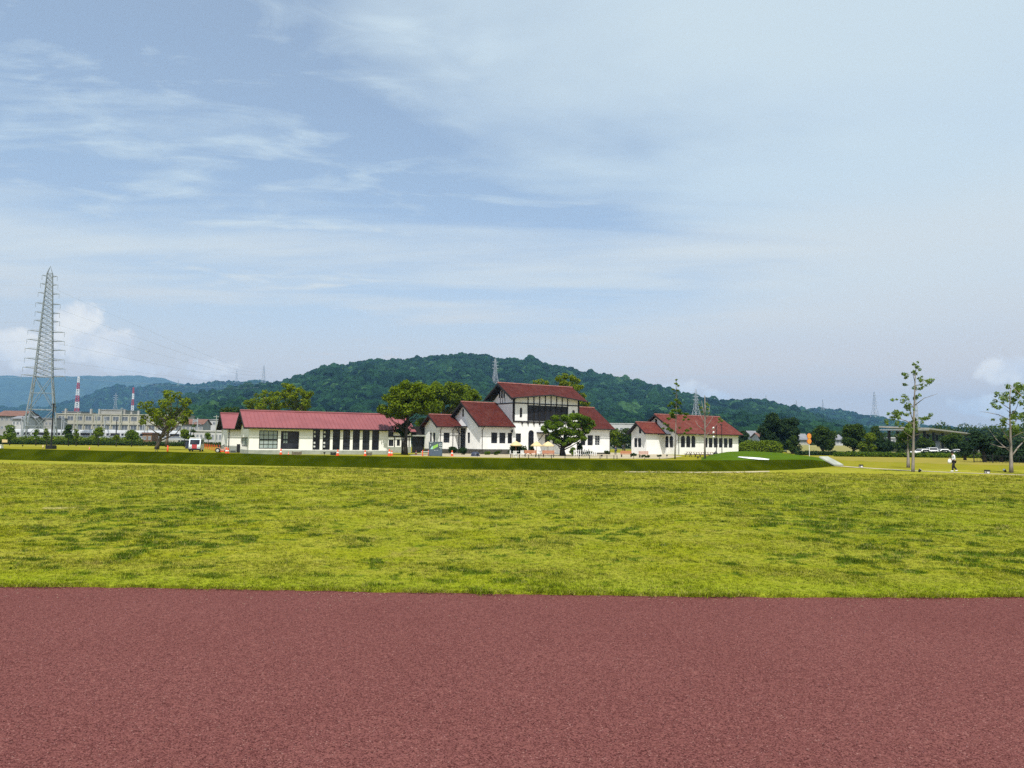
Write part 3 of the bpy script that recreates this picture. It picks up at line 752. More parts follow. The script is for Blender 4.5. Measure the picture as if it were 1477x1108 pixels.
# ------------------------------------------------------------------ haze
g = MB(); g.box(-9200, 9200, -600, 9200, -1.2, 615)
hz = g.build('haze', []); hz['kind'] = 'stuff'
hm = bpy.data.materials.new('haze'); hm.use_nodes = True; hm.node_tree.nodes.clear(); t = NT(hm.node_tree)
ho = t.n('ShaderNodeOutputMaterial'); pv = t.n('ShaderNodeVolumePrincipled'); t.l(pv.outputs[0], ho.inputs['Volume'])
pv.inputs['Color'].default_value = (0.28, 0.585, 1.0, 1); pv.inputs['Density'].default_value = 0.000105; pv.inputs['Anisotropy'].default_value = 0.0
hz.data.materials.append(hm)


# ------------------------------------------------------------------ buildings
class House:
    """local frame: x along the front, y into the depth, z up"""
    def __init__(s, name, X, Y, th, label, cat, group=None):
        s.X, s.Y, s.th = X, Y, th; s.root = empty(name, (X, Y, 0), th, label, cat, group)
        c, n_ = math.cos(th), math.sin(th); s.A = np.array([[c, n_, 0], [-n_, c, 0], [0, 0, 1]])
        s.o = s.A @ (EYE - np.array([X, Y, 0]))
    def hit(s, px, py, axis, val):
        d = s.A @ ray(px, py); t = (val - s.o[axis]) / d[axis]; return s.o + d * t
    def rect(s, face, val, px0, px1, py0, py1):
        """pixel box on a wall -> (a0, a1, z0, z1) in the wall's own run"""
        ax = 1 if face == 'y' else 0; k = 0 if face == 'y' else 1
        pm, qm = (px0 + px1) / 2, (py0 + py1) / 2
        a0, a1 = s.hit(px0, qm, ax, val)[k], s.hit(px1, qm, ax, val)[k]
        z1, z0 = s.hit(pm, py0, ax, val)[2], s.hit(pm, py1, ax, val)[2]
        return min(a0, a1), max(a0, a1), z0, z1


def wmap(face, val):
    """(run, out, z) -> local xyz; out > 0 is away from the house"""
    if face == 'y': return lambda a, o, z: (a, val - o, z)
    return lambda a, o, z: (val - o, a, z)


def wall(H, face, val, a0, a1, z0, z1, holes, m, gable=None, thick=0.22, name='wall'):
    """wall with real openings; holes: (a0,a1,z0,z1,arch); gable: apex (a, z) above z1"""
    f = wmap(face, val); g = MB()
    As = sorted({a0, a1} | {h[0] for h in holes} | {h[1] for h in holes}); Zs = sorted({z0, z1} | {h[2] for h in holes} | {h[3] for h in holes})
    As = [a for a in As if a0 - 1e-6 <= a <= a1 + 1e-6]; Zs = [z for z in Zs if z0 - 1e-6 <= z <= z1 + 1e-6]
    for i in range(len(As) - 1):
        for j in range(len(Zs) - 1):
            ca, cz = (As[i] + As[i + 1]) / 2, (Zs[j] + Zs[j + 1]) / 2
            if any(h[0] < ca < h[1] and h[2] < cz < h[3] for h in holes): continue
            g.add([f(As[i], 0, Zs[j]), f(As[i + 1], 0, Zs[j]), f(As[i + 1], 0, Zs[j + 1]), f(As[i], 0, Zs[j + 1])], [(0, 1, 2, 3)])
    for h in holes:
        b0, b1, c0, c1 = h[:4]
        for (p, q) in (((b0, c0), (b1, c0)), ((b1, c0), (b1, c1)), ((b1, c1), (b0, c1)), ((b0, c1), (b0, c0))):
            g.add([f(p[0], 0, p[1]), f(q[0], 0, q[1]), f(q[0], -thick, q[1]), f(p[0], -thick, p[1])], [(0, 1, 2, 3)])
        if len(h) > 4 and h[4]:
            r_ = (b1 - b0) / 2; mid = (b0 + b1) / 2; sp = c1 - r_; n = 8
            for sgn, cor in ((-1, b0), (1, b1)):
                arc = [(mid + sgn * r_ * math.cos(k * math.pi / 2 / n), sp + r_ * math.sin(k * math.pi / 2 / n)) for k in range(n + 1)]
                for k in range(n):
                    g.add([f(cor, 0, c1), f(arc[k][0], 0, arc[k][1]), f(arc[k + 1][0], 0, arc[k + 1][1])], [(0, 1, 2)])
                    g.add([f(arc[k][0], 0, arc[k][1]), f(arc[k + 1][0], 0, arc[k + 1][1]), f(arc[k + 1][0], -thick, arc[k + 1][1]), f(arc[k][0], -thick, arc[k][1])], [(0, 1, 2, 3)])
    if gable:
        g.add([f(a0, 0, z1), f(a1, 0, z1), f(gable[0], 0, gable[1])], [(0, 1, 2)])
    return g.build(name, m, H.root)


def window(H, face, val, r, nx=2, nz=2, arch=False, gm='glass', fw=0.07, bar=0.04, set_in=0.12, name='window', thick_z=None, fm='dark_frame', label=None, pane_label=None):
    """frame with muntins set into an opening, one pane sheet behind"""
    a0, a1, z0, z1 = r; f = wmap(face, val); g = MB()

    def bx(p0, p1, q0, q1, o0, o1):
        P8 = [f(p0, o0, q0), f(p1, o0, q0), f(p1, o1, q0), f(p0, o1, q0), f(p0, o0, q1), f(p1, o0, q1), f(p1, o1, q1), f(p0, o1, q1)]
        g.add(P8, [(3, 2, 1, 0), (4, 5, 6, 7), (0, 1, 5, 4), (1, 2, 6, 5), (2, 3, 7, 6), (3, 0, 4, 7)])
    o0, o1 = -set_in - 0.05, -set_in + 0.02
    rr = (a1 - a0) / 2; mid = (a0 + a1) / 2; sp = z1 - rr if arch else z1
    bx(a0, a0 + fw, z0, sp, o0, o1); bx(a1 - fw, a1, z0, sp, o0, o1); bx(a0 + fw, a1 - fw, z0, z0 + fw, o0, o1)
    if not arch: bx(a0 + fw, a1 - fw, z1 - fw, z1, o0, o1)
    for i in range(1, nx):
        a = a0 + (a1 - a0) * i / nx; bx(a - bar / 2, a + bar / 2, z0 + fw, (z1 - fw) if not arch else (sp + rr * 0.9 * math.sqrt(max(0.02, 1 - ((a - mid) / rr) ** 2))), o0 + 0.012, o1 - 0.012)
    for j in range(1, nz):
        z = z0 + (sp - z0) * j / nz; b = bar if thick_z != j else bar * 3
        bx(a0 + fw, a1 - fw, z - b / 2, z + b / 2, o0 + 0.006, o1 - 0.006)
    if arch:
        n = 10
        for k in range(n):
            t0_, t1_ = math.pi * k / n, math.pi * (k + 1) / n
            q = [(mid + r_ * math.cos(t_), sp + r_ * math.sin(t_)) for r_ in (rr, rr - fw) for t_ in (t0_, t1_)]
            g.add([f(*(q[0][0], o1, q[0][1])), f(q[1][0], o1, q[1][1]), f(q[3][0], o1, q[3][1]), f(q[2][0], o1, q[2][1])], [(0, 1, 2, 3)])
    w = g.build(name, MT[fm], H.root)
    if label: w['label'] = label
    po = -set_in - 0.02
    if arch:
        n = 10; pts_ = [(a0, z0), (a1, z0)] + [(mid + rr * math.cos(math.pi * k / n), sp + rr * math.sin(math.pi * k / n)) for k in range(n + 1)]
    else: pts_ = [(a0, z0), (a1, z0), (a1, z1), (a0, z1)]
    p = MB().add([f(a, po, z) for a, z in pts_], [tuple(range(len(pts_)))]).build('pane', MT[gm], w)
    if pane_label: p['label'] = pane_label
    return w


def slab(g, a, b, c, d, th, mi=0):
    """a roof slab: quad abcd (top face, counter-clockwise seen from above) thickened downwards"""
    P_ = [Vector(p) for p in (a, b, c, d)]; n = (P_[1] - P_[0]).cross(P_[3] - P_[0]).normalized() * th
    g.add(P_ + [p - n for p in P_], [(0, 1, 2, 3), (7, 6, 5, 4), (1, 0, 4, 5), (2, 1, 5, 6), (3, 2, 6, 7), (0, 3, 7, 4)], mi)


def gable_roof(H, x0, x1, y0, y1, zr, ze, m, ov=0.6, ox=0.7, ridge=True, verge=True, gutter=True, under=None, yr=None, eave_y=None):
    """x0..x1, y0..y1 wall box; ze is the height of the eave edge at the overhang"""
    yr = (y0 + y1) / 2 if yr is None else yr; root = H.root
    xa, xb = x0 - ox, x1 + ox
    g = MB(); slab(g, (xa, y0 - ov, ze), (xb, y0 - ov, ze), (xb, yr, zr), (xa, yr, zr), 0.10)
    rf = g.build('roof', m, root); rf['label'] = 'front roof slope'
    g = MB(); slab(g, (xb, y1 + ov, ze), (xa, y1 + ov, ze), (xa, yr, zr), (xb, yr, zr), 0.10)
    rb = g.build('roof', m, root); rb['label'] = 'rear roof slope'
    # dark boarding under the overhang
    g = MB()
    for (ya, sgn) in ((y0 - ov, -1), (y1 + ov, 1)):
        lo = (ze - 0.125); hi = zr - 0.125
        q = [(xa + .03, ya - sgn * .03, lo), (xb - .03, ya - sgn * .03, lo), (xb - .03, yr, hi), (xa + .03, yr, hi)]
        if sgn > 0: q = [q[1], q[0], q[3], q[2]]
        slab(g, *q, 0.05)
    g.build('soffit', MT['timber'], root)
    if verge:
        for xx in (xa - 0.005, xb + 0.005):
            for ya in (y0 - ov, y1 + ov):
                g = MB(); sx = -0.06 if xx < (x0 + x1) / 2 else 0.06
                b_ = [(xx, ya, ze - 0.03), (xx, yr, zr - 0.03), (xx, yr, zr - 0.30), (xx, ya, ze - 0.30)]
                g.add([(min(x, x + sx), y, z) for x, y, z in b_] + [(max(x, x + sx), y, z) for x, y, z in b_], [(3, 2, 1, 0), (4, 5, 6, 7), (0, 1, 5, 4), (1, 2, 6, 5), (2, 3, 7, 6), (3, 0, 4, 7)])
                g.build('verge_board', MT['timber'], root)
        # purlin ends under the left verge
        for k in (0.0, 0.33, 0.66, 1.0):
            for sgn in (-1, 1):
                if k == 0 and sgn > 0: continue
                yy = yr + sgn * k * (yr - y0); zz = zr - (zr - ze) * (k * (yr - y0)) / (yr - y0 + ov) - 0.36
                for (p, q) in ((xa + 0.08, x0 - 0.004), (x1 + 0.004, xb - 0.08)):
                    MB().box(p, q, yy - 0.08, yy + 0.08, zz - 0.1, zz + 0.1).build('purlin_end', MT['timber'], root)
    if ridge:
        g = MB(); g.tube([(xa - 0.02, yr, zr + 0.02), (xb + 0.02, yr, zr + 0.02)], 0.13, 8)
        g.build('ridge_cap', MT['ridge_tile'] if m != MT['pink_roof'] else MT['pink_roof'], rf)
    if gutter:
        g = MB(); g.tube([(xa + 0.1, y0 - ov - 0.07, ze - 0.09), (xb - 0.1, y0 - ov - 0.07, ze - 0.09)], 0.06, 6)
        g.build('gutter', MT['timber'], root)
    return rf


def downpipe(H, x, y, z0, z1, offy=-0.10, m='timber'):
    g = MB(); g.tube([(x, y - 0.55, z1), (x, y - 0.45, z1 - 0.15), (x, y + offy, z1 - 0.45), (x, y + offy, z0)], 0.05, 6)
    return g.build('downpipe', MT[m], H.root)


# --- left house: long low hall under a pink sheet-metal roof
A = House('white_hall', -31.55, 89.56, 0.4823, 'long white hall with pink metal roof and a row of seven tall dark windows', 'building')
L_, W_, ze, zr = 17.35, 7.2, 3.25, 5.365
holes = []; wins = []
r = A.rect('y', 0, 373.7, 400.9, 621.0, 647.4); holes.append(r); wins.append((r, 4, 4, 'pale_glass', 2))
r = A.rect('y', 0, 405.0, 431.6, 622.0, 648.0); holes.append(r); entr = r
zt, zb = A.rect('y', 0, 500, 505, 620.5, 648.6)[3], A.rect('y', 0, 500, 505, 620.5, 649.2)[2]
for p0, p1 in ((451.1, 461.5), (465.4, 476.2), (479.9, 490.6), (494.7, 505), (508.8, 519), (522.9, 533.2), (536.6, 546.9)):
    q = A.rect('y', 0, p0, p1, 620, 648); r = (q[0], q[1], zb, zt); holes.append(r); wins.append((r, 2, 5, 'glass', None))
PL = 0.52
eave_under = ze - 0.10
wall(A, 'y', 0, 0, L_, PL, eave_under + 0.25, holes, MT['panel_wall'], thick=0.3)
for (r, nx, nz, gm, tz) in wins:
    window(A, 'y', 0, r, nx, nz, gm=gm, thick_z=tz, set_in=0.14, fw=0.09, bar=0.05, label='pale translucent window of many small panes' if gm == 'pale_glass' else None)
tall_ = [o for o in A.root.children if o.name.startswith('window')][1:3]
for w_, (r, *_) in zip(tall_, wins[1:3]):
    for zf in (.12, .30, .62, .82): MB().box(r[0] + .14, r[0] + .36, .128, .136, r[2] + (r[3] - r[2]) * zf, r[2] + (r[3] - r[2]) * zf + .26).build('pane_reflection', MT['bars_and_reflection'], w_)  # reflection painted as pale boxes on the left column of panes
# wide dark doorway; pale boxes paint the reflection in it
r = entr
dw = window(A, 'y', 0, r, 1, 1, gm='glass', set_in=0.24, fw=0.10, name='door', label='wide dark doorway')
g = MB(); aw = (r[0] * 0.82 + r[1] * 0.18)
for (p, q) in ((r[0] + 0.35, r[0] + 0.85),):
    for (z0_, z1_) in ((r[2] + .75, r[2] + 1.05), (r[2] + 1.25, r[2] + 1.62), (r[2] + 1.68, r[2] + 2.02)):
        MB().box(p, p + .22, 0.225, 0.235, z0_, z1_).build('reflection', MT['pale_glass'], dw); MB().box(p + .28, q, 0.225, 0.235, z0_, z1_).build('reflection', MT['pale_glass'], dw)
gw = A.rect('x', 0, 347.6, 357.2, 630.8, 644.2)
wall(A, 'x', 0, 0, W_, PL, eave_under + 0.25, [gw], MT['panel_wall'], (W_ / 2, zr - 0.2))
window(A, 'x', 0, gw, 2, 1, gm='pale_glass', fw=0.1, bar=0.10, label='gable-end window')
wall(A, 'x', L_, 0, W_, PL, eave_under + 0.25, [], MT['panel_wall'], (W_ / 2, zr - 0.2))
wall(A, 'y', W_, 0, L_, PL, eave_under + 0.25, [], MT['panel_wall'])
MB().box(-0.03, L_ + 0.03, -0.03, W_ + 0.03, -0.1, PL - 0.003).build('plinth', MT['concrete'], A.root)
MB().box(0.4, L_ - 0.4, 0.6, W_ - 0.4, PL + 0.01, PL + 0.03).build('floor', MT['concrete'], A.root)
rf = gable_roof(A, 0, L_, 0, W_, zr, ze, MT['pink_roof'], 0.5, 0.68)
ns = 37; sm = None
for i in range(ns + 1):
    x = -0.66 + (L_ + 1.32) * i / ns
    if sm is None:
        g = MB(); slab(g, (-0.022, -0.505, ze + 0.045), (0.022, -0.505, ze + 0.045), (0.022, W_ / 2, zr + 0.045), (-0.022, W_ / 2, zr + 0.045), 0.06); sm = g.mesh('roof_seam', MT['pink_roof'])
    link('roof_seam', sm, rf, (x, 0, 0))

# --- second pink-roofed hall behind it
D_ = House('rear_hall', -38.9, 102.0, 0.4823, 'second pink roofed white hall half hidden behind the first one', 'building')
LD, WD = 26.5, 7.0
holes = [D_.rect('y', 0, 560.5, 567.7, 634.4, 643.6), D_.rect('y', 0, 572.4, 577.0, 634, 643.2), D_.rect('y', 0, 560, 567.5, 622.8, 628.6)]
wall(D_, 'y', 0, 0, LD, 0.9, 3.4, holes, MT['panel_wall'])
for h in holes: window(D_, 'y', 0, h, 2, 2, gm='glass')
wall(D_, 'x', 0, 0, WD, 0.9, 3.4, [], MT['panel_wall'], (WD / 2, 5.1)); wall(D_, 'x', LD, 0, WD, 0.9, 3.4, [], MT['panel_wall'], (WD / 2, 5.1)); wall(D_, 'y', WD, 0, LD, 0.9, 3.4, [], MT['panel_wall'])
MB().box(-0.03, LD + 0.03, -0.03, WD + 0.03, -0.1, 0.897).build('plinth', MT['concrete'], D_.root)
zz = D_.hit(565, 629.5, 1, -0.05)[2]
MB().box(LD - 6.5, LD, -0.06, -0.002, zz - 0.1, zz + 0.1).build('beam', MT['timber'], D_.root)
for px in (569, 579.5, 581.8, 590):
    x = D_.hit(px, 640, 1, 0)[0]; MB().box(x - .07, x + .07, -0.055, -0.001, 0.9, zz - 0.102).build('post', MT['timber'], D_.root)
gable_roof(D_, 0, LD, 0, WD, 5.4, 3.25, MT['pink_roof'], 0.5, 0.68)
downpipe(D_, 0.15, 0, 0.0, 3.2)
# dark passage between the halls and the big house
r = D_.rect('y', 0, 596.3, 613.0, 629.5, 649.0)
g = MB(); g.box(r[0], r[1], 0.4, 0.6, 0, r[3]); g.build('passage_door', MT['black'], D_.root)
g = MB(); g.box(r[0] - 0.3, r[1] + 0.3, -0.4, 0.7, r[3] + 0.003, r[3] + 0.22); g.build('passage_roof', MT['concrete'], D_.root)
g = MB(); g.box(r[0] - 0.3, r[1] + 0.3, 0.2, 0.7, r[3] + 0.223, r[3] + 1.5); g.build('passage_wall', MT['timber'], D_.root)

# --- main house
Bh = House('timbered_house', 0.2834, 111.78, 0.5986, 'tall white house with dark timbering, red tiled roofs and an arched upper window band', 'building')
BL, BW = 12.68, 5.81; Lw, Ww = 5.70, 9.55; zew, zrw = 4.16, 7.83; Lr = 6.62
zeB, zrB = 8.44, 10.88
b = Bh
# main front wall
win_main = b.rect('y', 0, 744.0, 751.7, 625.3, 638.2)
door_arch = b.rect('y', 0, 762.0, 770.2, 620.6, 653.0)
oval1 = b.rect('y', 0, 749.7, 753.4, 588, 602.3); oval2 = b.rect('y', 0, 825.3, 829.4, 591.5, 605.5)
band = b.rect('y', 0, 761.4, 818.6, 585.0, 607.5)
zb_top = b.hit(790, 584.5, 1, 0)[2]; zb_bot = b.hit(790, 609.5, 1, 0)[2]
band = (band[0], band[1], zb_bot + 0.15, zb_top - 0.1)
low_wins = [b.rect('y', 0, 786, 793, 627, 640), b.rect('y', 0, 797, 804, 627.5, 640.5)]


def eave_rise(x):
    u = abs(x - BL / 2) / (BL / 2 + 1.0)
    return 0.80 * max(0.0, 1 - u) ** 0.9


def roof_z(x, y):  # underside height of front slope over wall
    return zeB + eave_rise(x) * max(0, min(1, (BW / 2 - y) / (BW / 2 + 1))) + (zrB - zeB) * (y + 1.0) / (BW / 2 + 1.0)


holes = [win_main, (*door_arch, True), (*oval1, True), (*oval2, True), band] + low_wins
wtop = 8.85
wall(b, 'y', 0, 0, BL, 0.0, wtop, holes, MT['plaster'])
g = MB(); xs = np.linspace(0, BL, 25)
for i in range(24):
    g.add([(xs[i], 0, wtop), (xs[i + 1], 0, wtop), (xs[i + 1], 0, roof_z(xs[i + 1], 0) - 0.1), (xs[i], 0, roof_z(xs[i], 0) - 0.1)], [(0, 1, 2, 3)])
w_ = g.build('wall', MT['plaster'], b.root); w_['label'] = 'curved top of the front wall'
window(b, 'y', 0, win_main, 2, 3); window(b, 'y', 0, door_arch, 2, 4, arch=True, name='door', label='tall arched glazed door')
for o_ in (oval1, oval2): window(b, 'y', 0, o_, 1, 1, arch=True, fw=0.05, label='slim round-headed window')
for lw in low_wins: window(b, 'y', 0, lw, 2, 3)
# the wide band: seven arched bays between dark timber mullions
nb = 7; bw = (band[1] - band[0]) / nb
g = MB(); g.box(band[0], band[1], 0.05, 0.11, band[2], band[3]); back_ = g.build('window_panel', MT['black'], b.root); back_['label'] = 'dark boarding behind the arched band'
for i in range(nb):
    a = band[0] + bw * i
    window(b, 'y', 0, (a + 0.18, a + bw - 0.18, band[2] + 0.18, band[3] - 0.35), 3, 4, arch=True, set_in=0.0, fw=0.06, bar=0.035, name='arched_window', fm='black')
for i in range(nb + 1):
    x = band[0] + bw * i
    MB().box(x - 0.09, x + 0.09, -0.06, 0.045, band[2], zb_top + 0.02).build('mullion', MT['timber'], b.root)
    MB().box(x - 0.085, x + 0.085, -0.055, -0.001, zb_top + 0.182, roof_z(x, 0) - 0.26).build('stud', MT['timber'], b.root)
MB().box(0, BL, -0.075, -0.001, zb_top + 0.02, zb_top + 0.18).build('beam', MT['timber'], b.root)
zl = b.hit(750, 606.9, 1, 0)[2]
MB().box(0.2, BL - 0.2, -0.085, -0.001, zb_bot - 0.10, zb_bot + 0.12).build('beam', MT['timber'], b.root)
for i in range(-1, 9):
    x = band[0] + bw * i
    if 0.3 < x < BL - 0.3: MB().box(x - 0.09, x + 0.09, -0.16, -0.001, zb_bot - 0.40, zb_bot - 0.103).build('corbel', MT['timber'], b.root)
MB().box(-0.06, 0.19, -0.095, 0.19, zb_bot - 0.1, 8.7).build('corner_post', MT['timber'], b.root)
MB().box(BL - 0.19, BL + 0.06, -0.095, 0.19, zb_bot - 0.1, 8.7).build('corner_post', MT['timber'], b.root)
# gable walls of the main block
lan = []
for pxm in (721.0, 724.2, 727.4):
    q = b.rect('x', 0, pxm - 0.8, pxm + 0.8, 563, 574); lan.append(q)
zg = 7.95
wall(b, 'x', 0, 0, BW, 0, zg, [], MT['plaster'], (BW / 2, zg + BW / 2 * 0.80))
wall(b, 'x', BL, 0, BW, 0, zg, [], MT['plaster'], (BW / 2, zg + BW / 2 * 0.80))
wall(b, 'y', BW, 0, BL, 0, zg + .4, [], MT['plaster'])
for q in lan:
    m_ = (q[0] + q[1]) / 2; window(b, 'x', 0, (m_ - .17, m_ + .17, q[2], q[3]), 1, 1, arch=True, set_in=-0.05, fw=0.05, name='lancet_window', fm='timber')
    MB().box(-0.05, -0.001, m_ - .24, m_ - .17, q[2] - 1.0, q[2] - 0.01).build('stud', MT['timber'], b.root)
MB().box(-0.07, -0.001, 0.2, BW - 0.2, zb_top + 0.02, zb_top + 0.18).build('beam', MT['timber'], b.root)
# main roof: front slope with a bowed eave
xa, xb = -1.0, BL + 1.0; N_ = 30; g = MB(); xs = np.linspace(xa, xb, N_ + 1); rows_ = []
for fr in (0.0, 0.12, 0.3, 0.6, 1.0):
    rows_.append([(x, -1.0 + (BW / 2 + 1.0) * fr, zeB + (zrB - zeB) * fr + eave_rise(x) * (1 - fr) ** 1.2) for x in xs])
top_ = [p for r_ in rows_ for p in r_]; bot_ = [(p[0], p[1], p[2] - 0.14) for p in top_]; n1 = N_ + 1; nT = len(top_)
fs = [(k * n1 + i, k * n1 + i + 1, (k + 1) * n1 + i + 1, (k + 1) * n1 + i) for k in range(4) for i in range(N_)]
fs2 = [tuple(nT + q for q in reversed(f_)) for f_ in fs]
edge_f = [(i + 1, i, nT + i, nT + i + 1) for i in range(N_)] + [(k * n1, (k + 1) * n1, nT + (k + 1) * n1, nT + k * n1) for k in range(4)] + [((k + 1) * n1 + N_, k * n1 + N_, nT + k * n1 + N_, nT + (k + 1) * n1 + N_) for k in range(4)]
g.add(top_, []); g.add(bot_, []); g.f = [list(q) for q in fs + fs2 + edge_f]; g.m = [0] * len(fs) + [1] * (len(fs2) + len(edge_f))
rfB = g.build('roof', [MT['tile_roof'], MT['timber']], b.root); rfB['label'] = 'front roof slope with bowed eave'
g = MB(); slab(g, (xb, BW + 1, zeB), (xa, BW + 1, zeB), (xa, BW / 2, zrB), (xb, BW / 2, zrB), 0.12); q = g.build('roof', MT['tile_roof'], b.root); q['label'] = 'rear roof slope'
g = MB(); slab(g, (xb - .03, BW + .97, zeB - .14), (xa + .03, BW + .97, zeB - .14), (xa + .03, BW / 2, zrB - .14), (xb - .03, BW / 2, zrB - .14), 0.05); g.build('soffit', MT['timber'], b.root)
MB().tube([(xa - .03, BW / 2, zrB + .03), (xb + .03, BW / 2, zrB + .03)], 0.14, 8).build('ridge_cap', MT['ridge_tile'], rfB)
g = MB(); pts_ = [(x, -1.06, zeB - 0.12 + eave_rise(x)) for x in xs]; g.tube(pts_, 0.08, 6); g.build('gutter', MT['timber'], b.root)
for xx, s_ in ((xa - .005, -1), (xb + .005, 1)):
    for y_ in (-1.0, BW + 1.0):
        P4 = [(xx, y_, zeB - .03), (xx, BW / 2, zrB - .03), (xx, BW / 2, zrB - .36), (xx, y_, zeB - .36)]; g = MB()
        g.add([(min(x, x + s_ * .07), y, z) for x, y, z in P4] + [(max(x, x + s_ * .07), y, z) for x, y, z in P4], [(3, 2, 1, 0), (4, 5, 6, 7), (0, 1, 5, 4), (1, 2, 6, 5), (2, 3, 7, 6), (3, 0, 4, 7)])
        g.build('verge_board', MT['timber'], b.root)
for k in range(6):
    y_ = -0.6 + k * (BW + 1.2) / 5; zz = zrB - (zrB - zeB) * abs(y_ - BW / 2) / (BW / 2 + 1) - 0.34
    MB().box(xa + .1, -.003, y_ - .08, y_ + .08, zz - .11, zz + .11).build('purlin_end', MT['timber'], b.root)
# left wing
lw_w = [b.rect('y', 0, p0, p1, 624.2, 639.6) for p0, p1 in ((708.5, 717.4), (720.3, 729.2), (732.3, 741.0))]
z0_ = np.mean([q[2] for q in lw_w]); z1_ = np.mean([q[3] for q in lw_w]); lw_w = [(q[0], min(q[1], -0.12), z0_, z1_) for q in lw_w]
wall(b, 'y', 0, -Lw, 0, 0.75, zew + 0.15, lw_w, MT['plaster'])
for q in lw_w: window(b, 'y', 0, q, 2, 3)
dr = b.rect('x', -Lw, 663.5, 671.5, 617.5, 650); nw = b.rect('x', -Lw, 674, 677.8, 624, 639.2); slot = b.rect('x', -Lw, 667.2, 669.0, 589.8, 601)
dr = (dr[0], dr[1], 0.45, dr[3])
wall(b, 'x', -Lw, 0, Ww, 0.0, zew + 0.15, [dr, nw], MT['plaster'], (Ww / 2, zrw - 0.25))
window(b, 'x', -Lw, dr, 2, 2, name='door', gm='glass', label='dark entrance door'); window(b, 'x', -Lw, nw, 1, 3)
MB().box(-Lw - 0.04, -Lw - 0.001, slot[0], slot[1], slot[2], slot[3]).build('slot_vent', MT['timber'], b.root)
wall(b, 'y', Ww, -Lw, 0, 0.0, zew + .15, [], MT['plaster'])
MB().box(-Lw - 0.05, -0.03, -0.05, -0.002, 0, 0.747).build('plinth', MT['stone'], b.root)
MB().box(-Lw - 0.05, -Lw - 0.002, 0.0, dr[0] - .05, 0, 0.747).build('plinth', MT['stone'], b.root)


class Sub:  # a roof attached to the same house, cut at the main block
    pass


g = MB(); slab(g, (-Lw - .7, -.6, zew), (-0.1, -.6, zew), (-0.1, Ww / 2, zrw), (-Lw - .7, Ww / 2, zrw), 0.1); rfw = g.build('roof', MT['tile_roof'], b.root); rfw['label'] = 'front slope of the left wing roof'
g = MB(); slab(g, (-0.1, Ww + .6, zew), (-Lw - .7, Ww + .6, zew), (-Lw - .7, Ww / 2, zrw), (-0.1, Ww / 2, zrw), 0.1); q = g.build('roof', MT['tile_roof'], b.root); q['label'] = 'rear slope of the left wing roof'
MB().tube([(-Lw - .72, Ww / 2, zrw + .02), (-0.1, Ww / 2, zrw + .02)], 0.13, 8).build('ridge_cap', MT['ridge_tile'], rfw)
g = MB(); slab(g, (-Lw - .67, -.57, zew - .125), (-.1, -.57, zew - .125), (-.1, Ww / 2, zrw - .125), (-Lw - .67, Ww / 2, zrw - .125), .05)
slab(g, (-.1, Ww + .57, zew - .125), (-Lw - .67, Ww + .57, zew - .125), (-Lw - .67, Ww / 2, zrw - .125), (-.1, Ww / 2, zrw - .125), .05); g.build('soffit', MT['timber'], b.root)


def verge(x, ya, yr, ze_, zr_, s_=-1, w=0.06, h=0.28):
    P4 = [(x, ya, ze_ - .03), (x, yr, zr_ - .03), (x, yr, zr_ - h - .03), (x, ya, ze_ - h - .03)]; g = MB()
    g.add([(min(x, x + s_ * w), y, z) for x, y, z in P4] + [(max(x, x + s_ * w), y, z) for x, y, z in P4], [(3, 2, 1, 0), (4, 5, 6, 7), (0, 1, 5, 4), (1, 2, 6, 5), (2, 3, 7, 6), (3, 0, 4, 7)])
    return g.build('verge_board', MT['timber'], b.root if not isinstance(s_, tuple) else None)


verge(-Lw - .705, -.6, Ww / 2, zew, zrw); verge(-Lw - .705, Ww + .6, Ww / 2, zew, zrw)
verge(-0.06, -.6, Ww / 2, zew + .06, zrw + .06, 1)
for k in range(7):
    y_ = -0.3 + k * (Ww + .6) / 6; zz = zrw - (zrw - zew) * abs(y_ - Ww / 2) / (Ww / 2 + .6) - 0.30
    MB().box(-Lw - .62, -Lw - .003, y_ - .08, y_ + .08, zz - .10, zz + .10).build('purlin_end', MT['timber'], b.root)
MB().tube([(-Lw - .6, -.67, zew - .09), (-.1, -.67, zew - .09)], .06, 6).build('gutter', MT['timber'], b.root)
downpipe(b, -Lw + 0.15, 0, 0, zew - .15); downpipe(b, -0.25, 0, 0, zew - .15, m='white_paint')
# lantern by the front windows
q = b.hit(738.2, 622.2, 1, -0.12); g = MB(); g.lathe([(0.0, .3), (.16, .12), (.14, -.12), (0.0, -.28)], q[0], q[1] - .1, 8); lo_ = g.build('wall_lantern', MT['black'], b.root); lo_.location = (0, 0, q[2])
# small far-left wing
Ls, ys, Ws, zes, zrs = 3.68, 5.84, 4.74, 4.07, 5.89
xs0 = -Lw - Ls
sw = b.rect('y', ys, 639.8, 648.6, 624.2, 638.6); tw = [b.rect('x', xs0, 619.6, 622.6, 624.2, 637.4), b.rect('x', xs0, 624.3, 627.8, 624.2, 637.4)]
wall(b, 'y', ys, xs0, -Lw, 0.7, zes + .1, [sw], MT['plaster']); window(b, 'y', ys, sw, 2, 3)
wall(b, 'x', xs0, ys, ys + Ws, 0.7, zes + .1, tw, MT['plaster'], (ys + Ws / 2, zrs - .2))
for q in tw: window(b, 'x', xs0, q, 1, 3)
MB().box(xs0 - .04, -Lw - .06, ys - .04, ys + Ws, 0, .697).build('plinth', MT['stone'], b.root)
g = MB(); slab(g, (xs0 - .7, ys - .5, zes), (-Lw - .03, ys - .5, zes), (-Lw - .03, ys + Ws / 2, zrs), (xs0 - .7, ys + Ws / 2, zrs), .1); rfs = g.build('roof', MT['tile_roof'], b.root); rfs['label'] = 'front slope of the small wing roof'
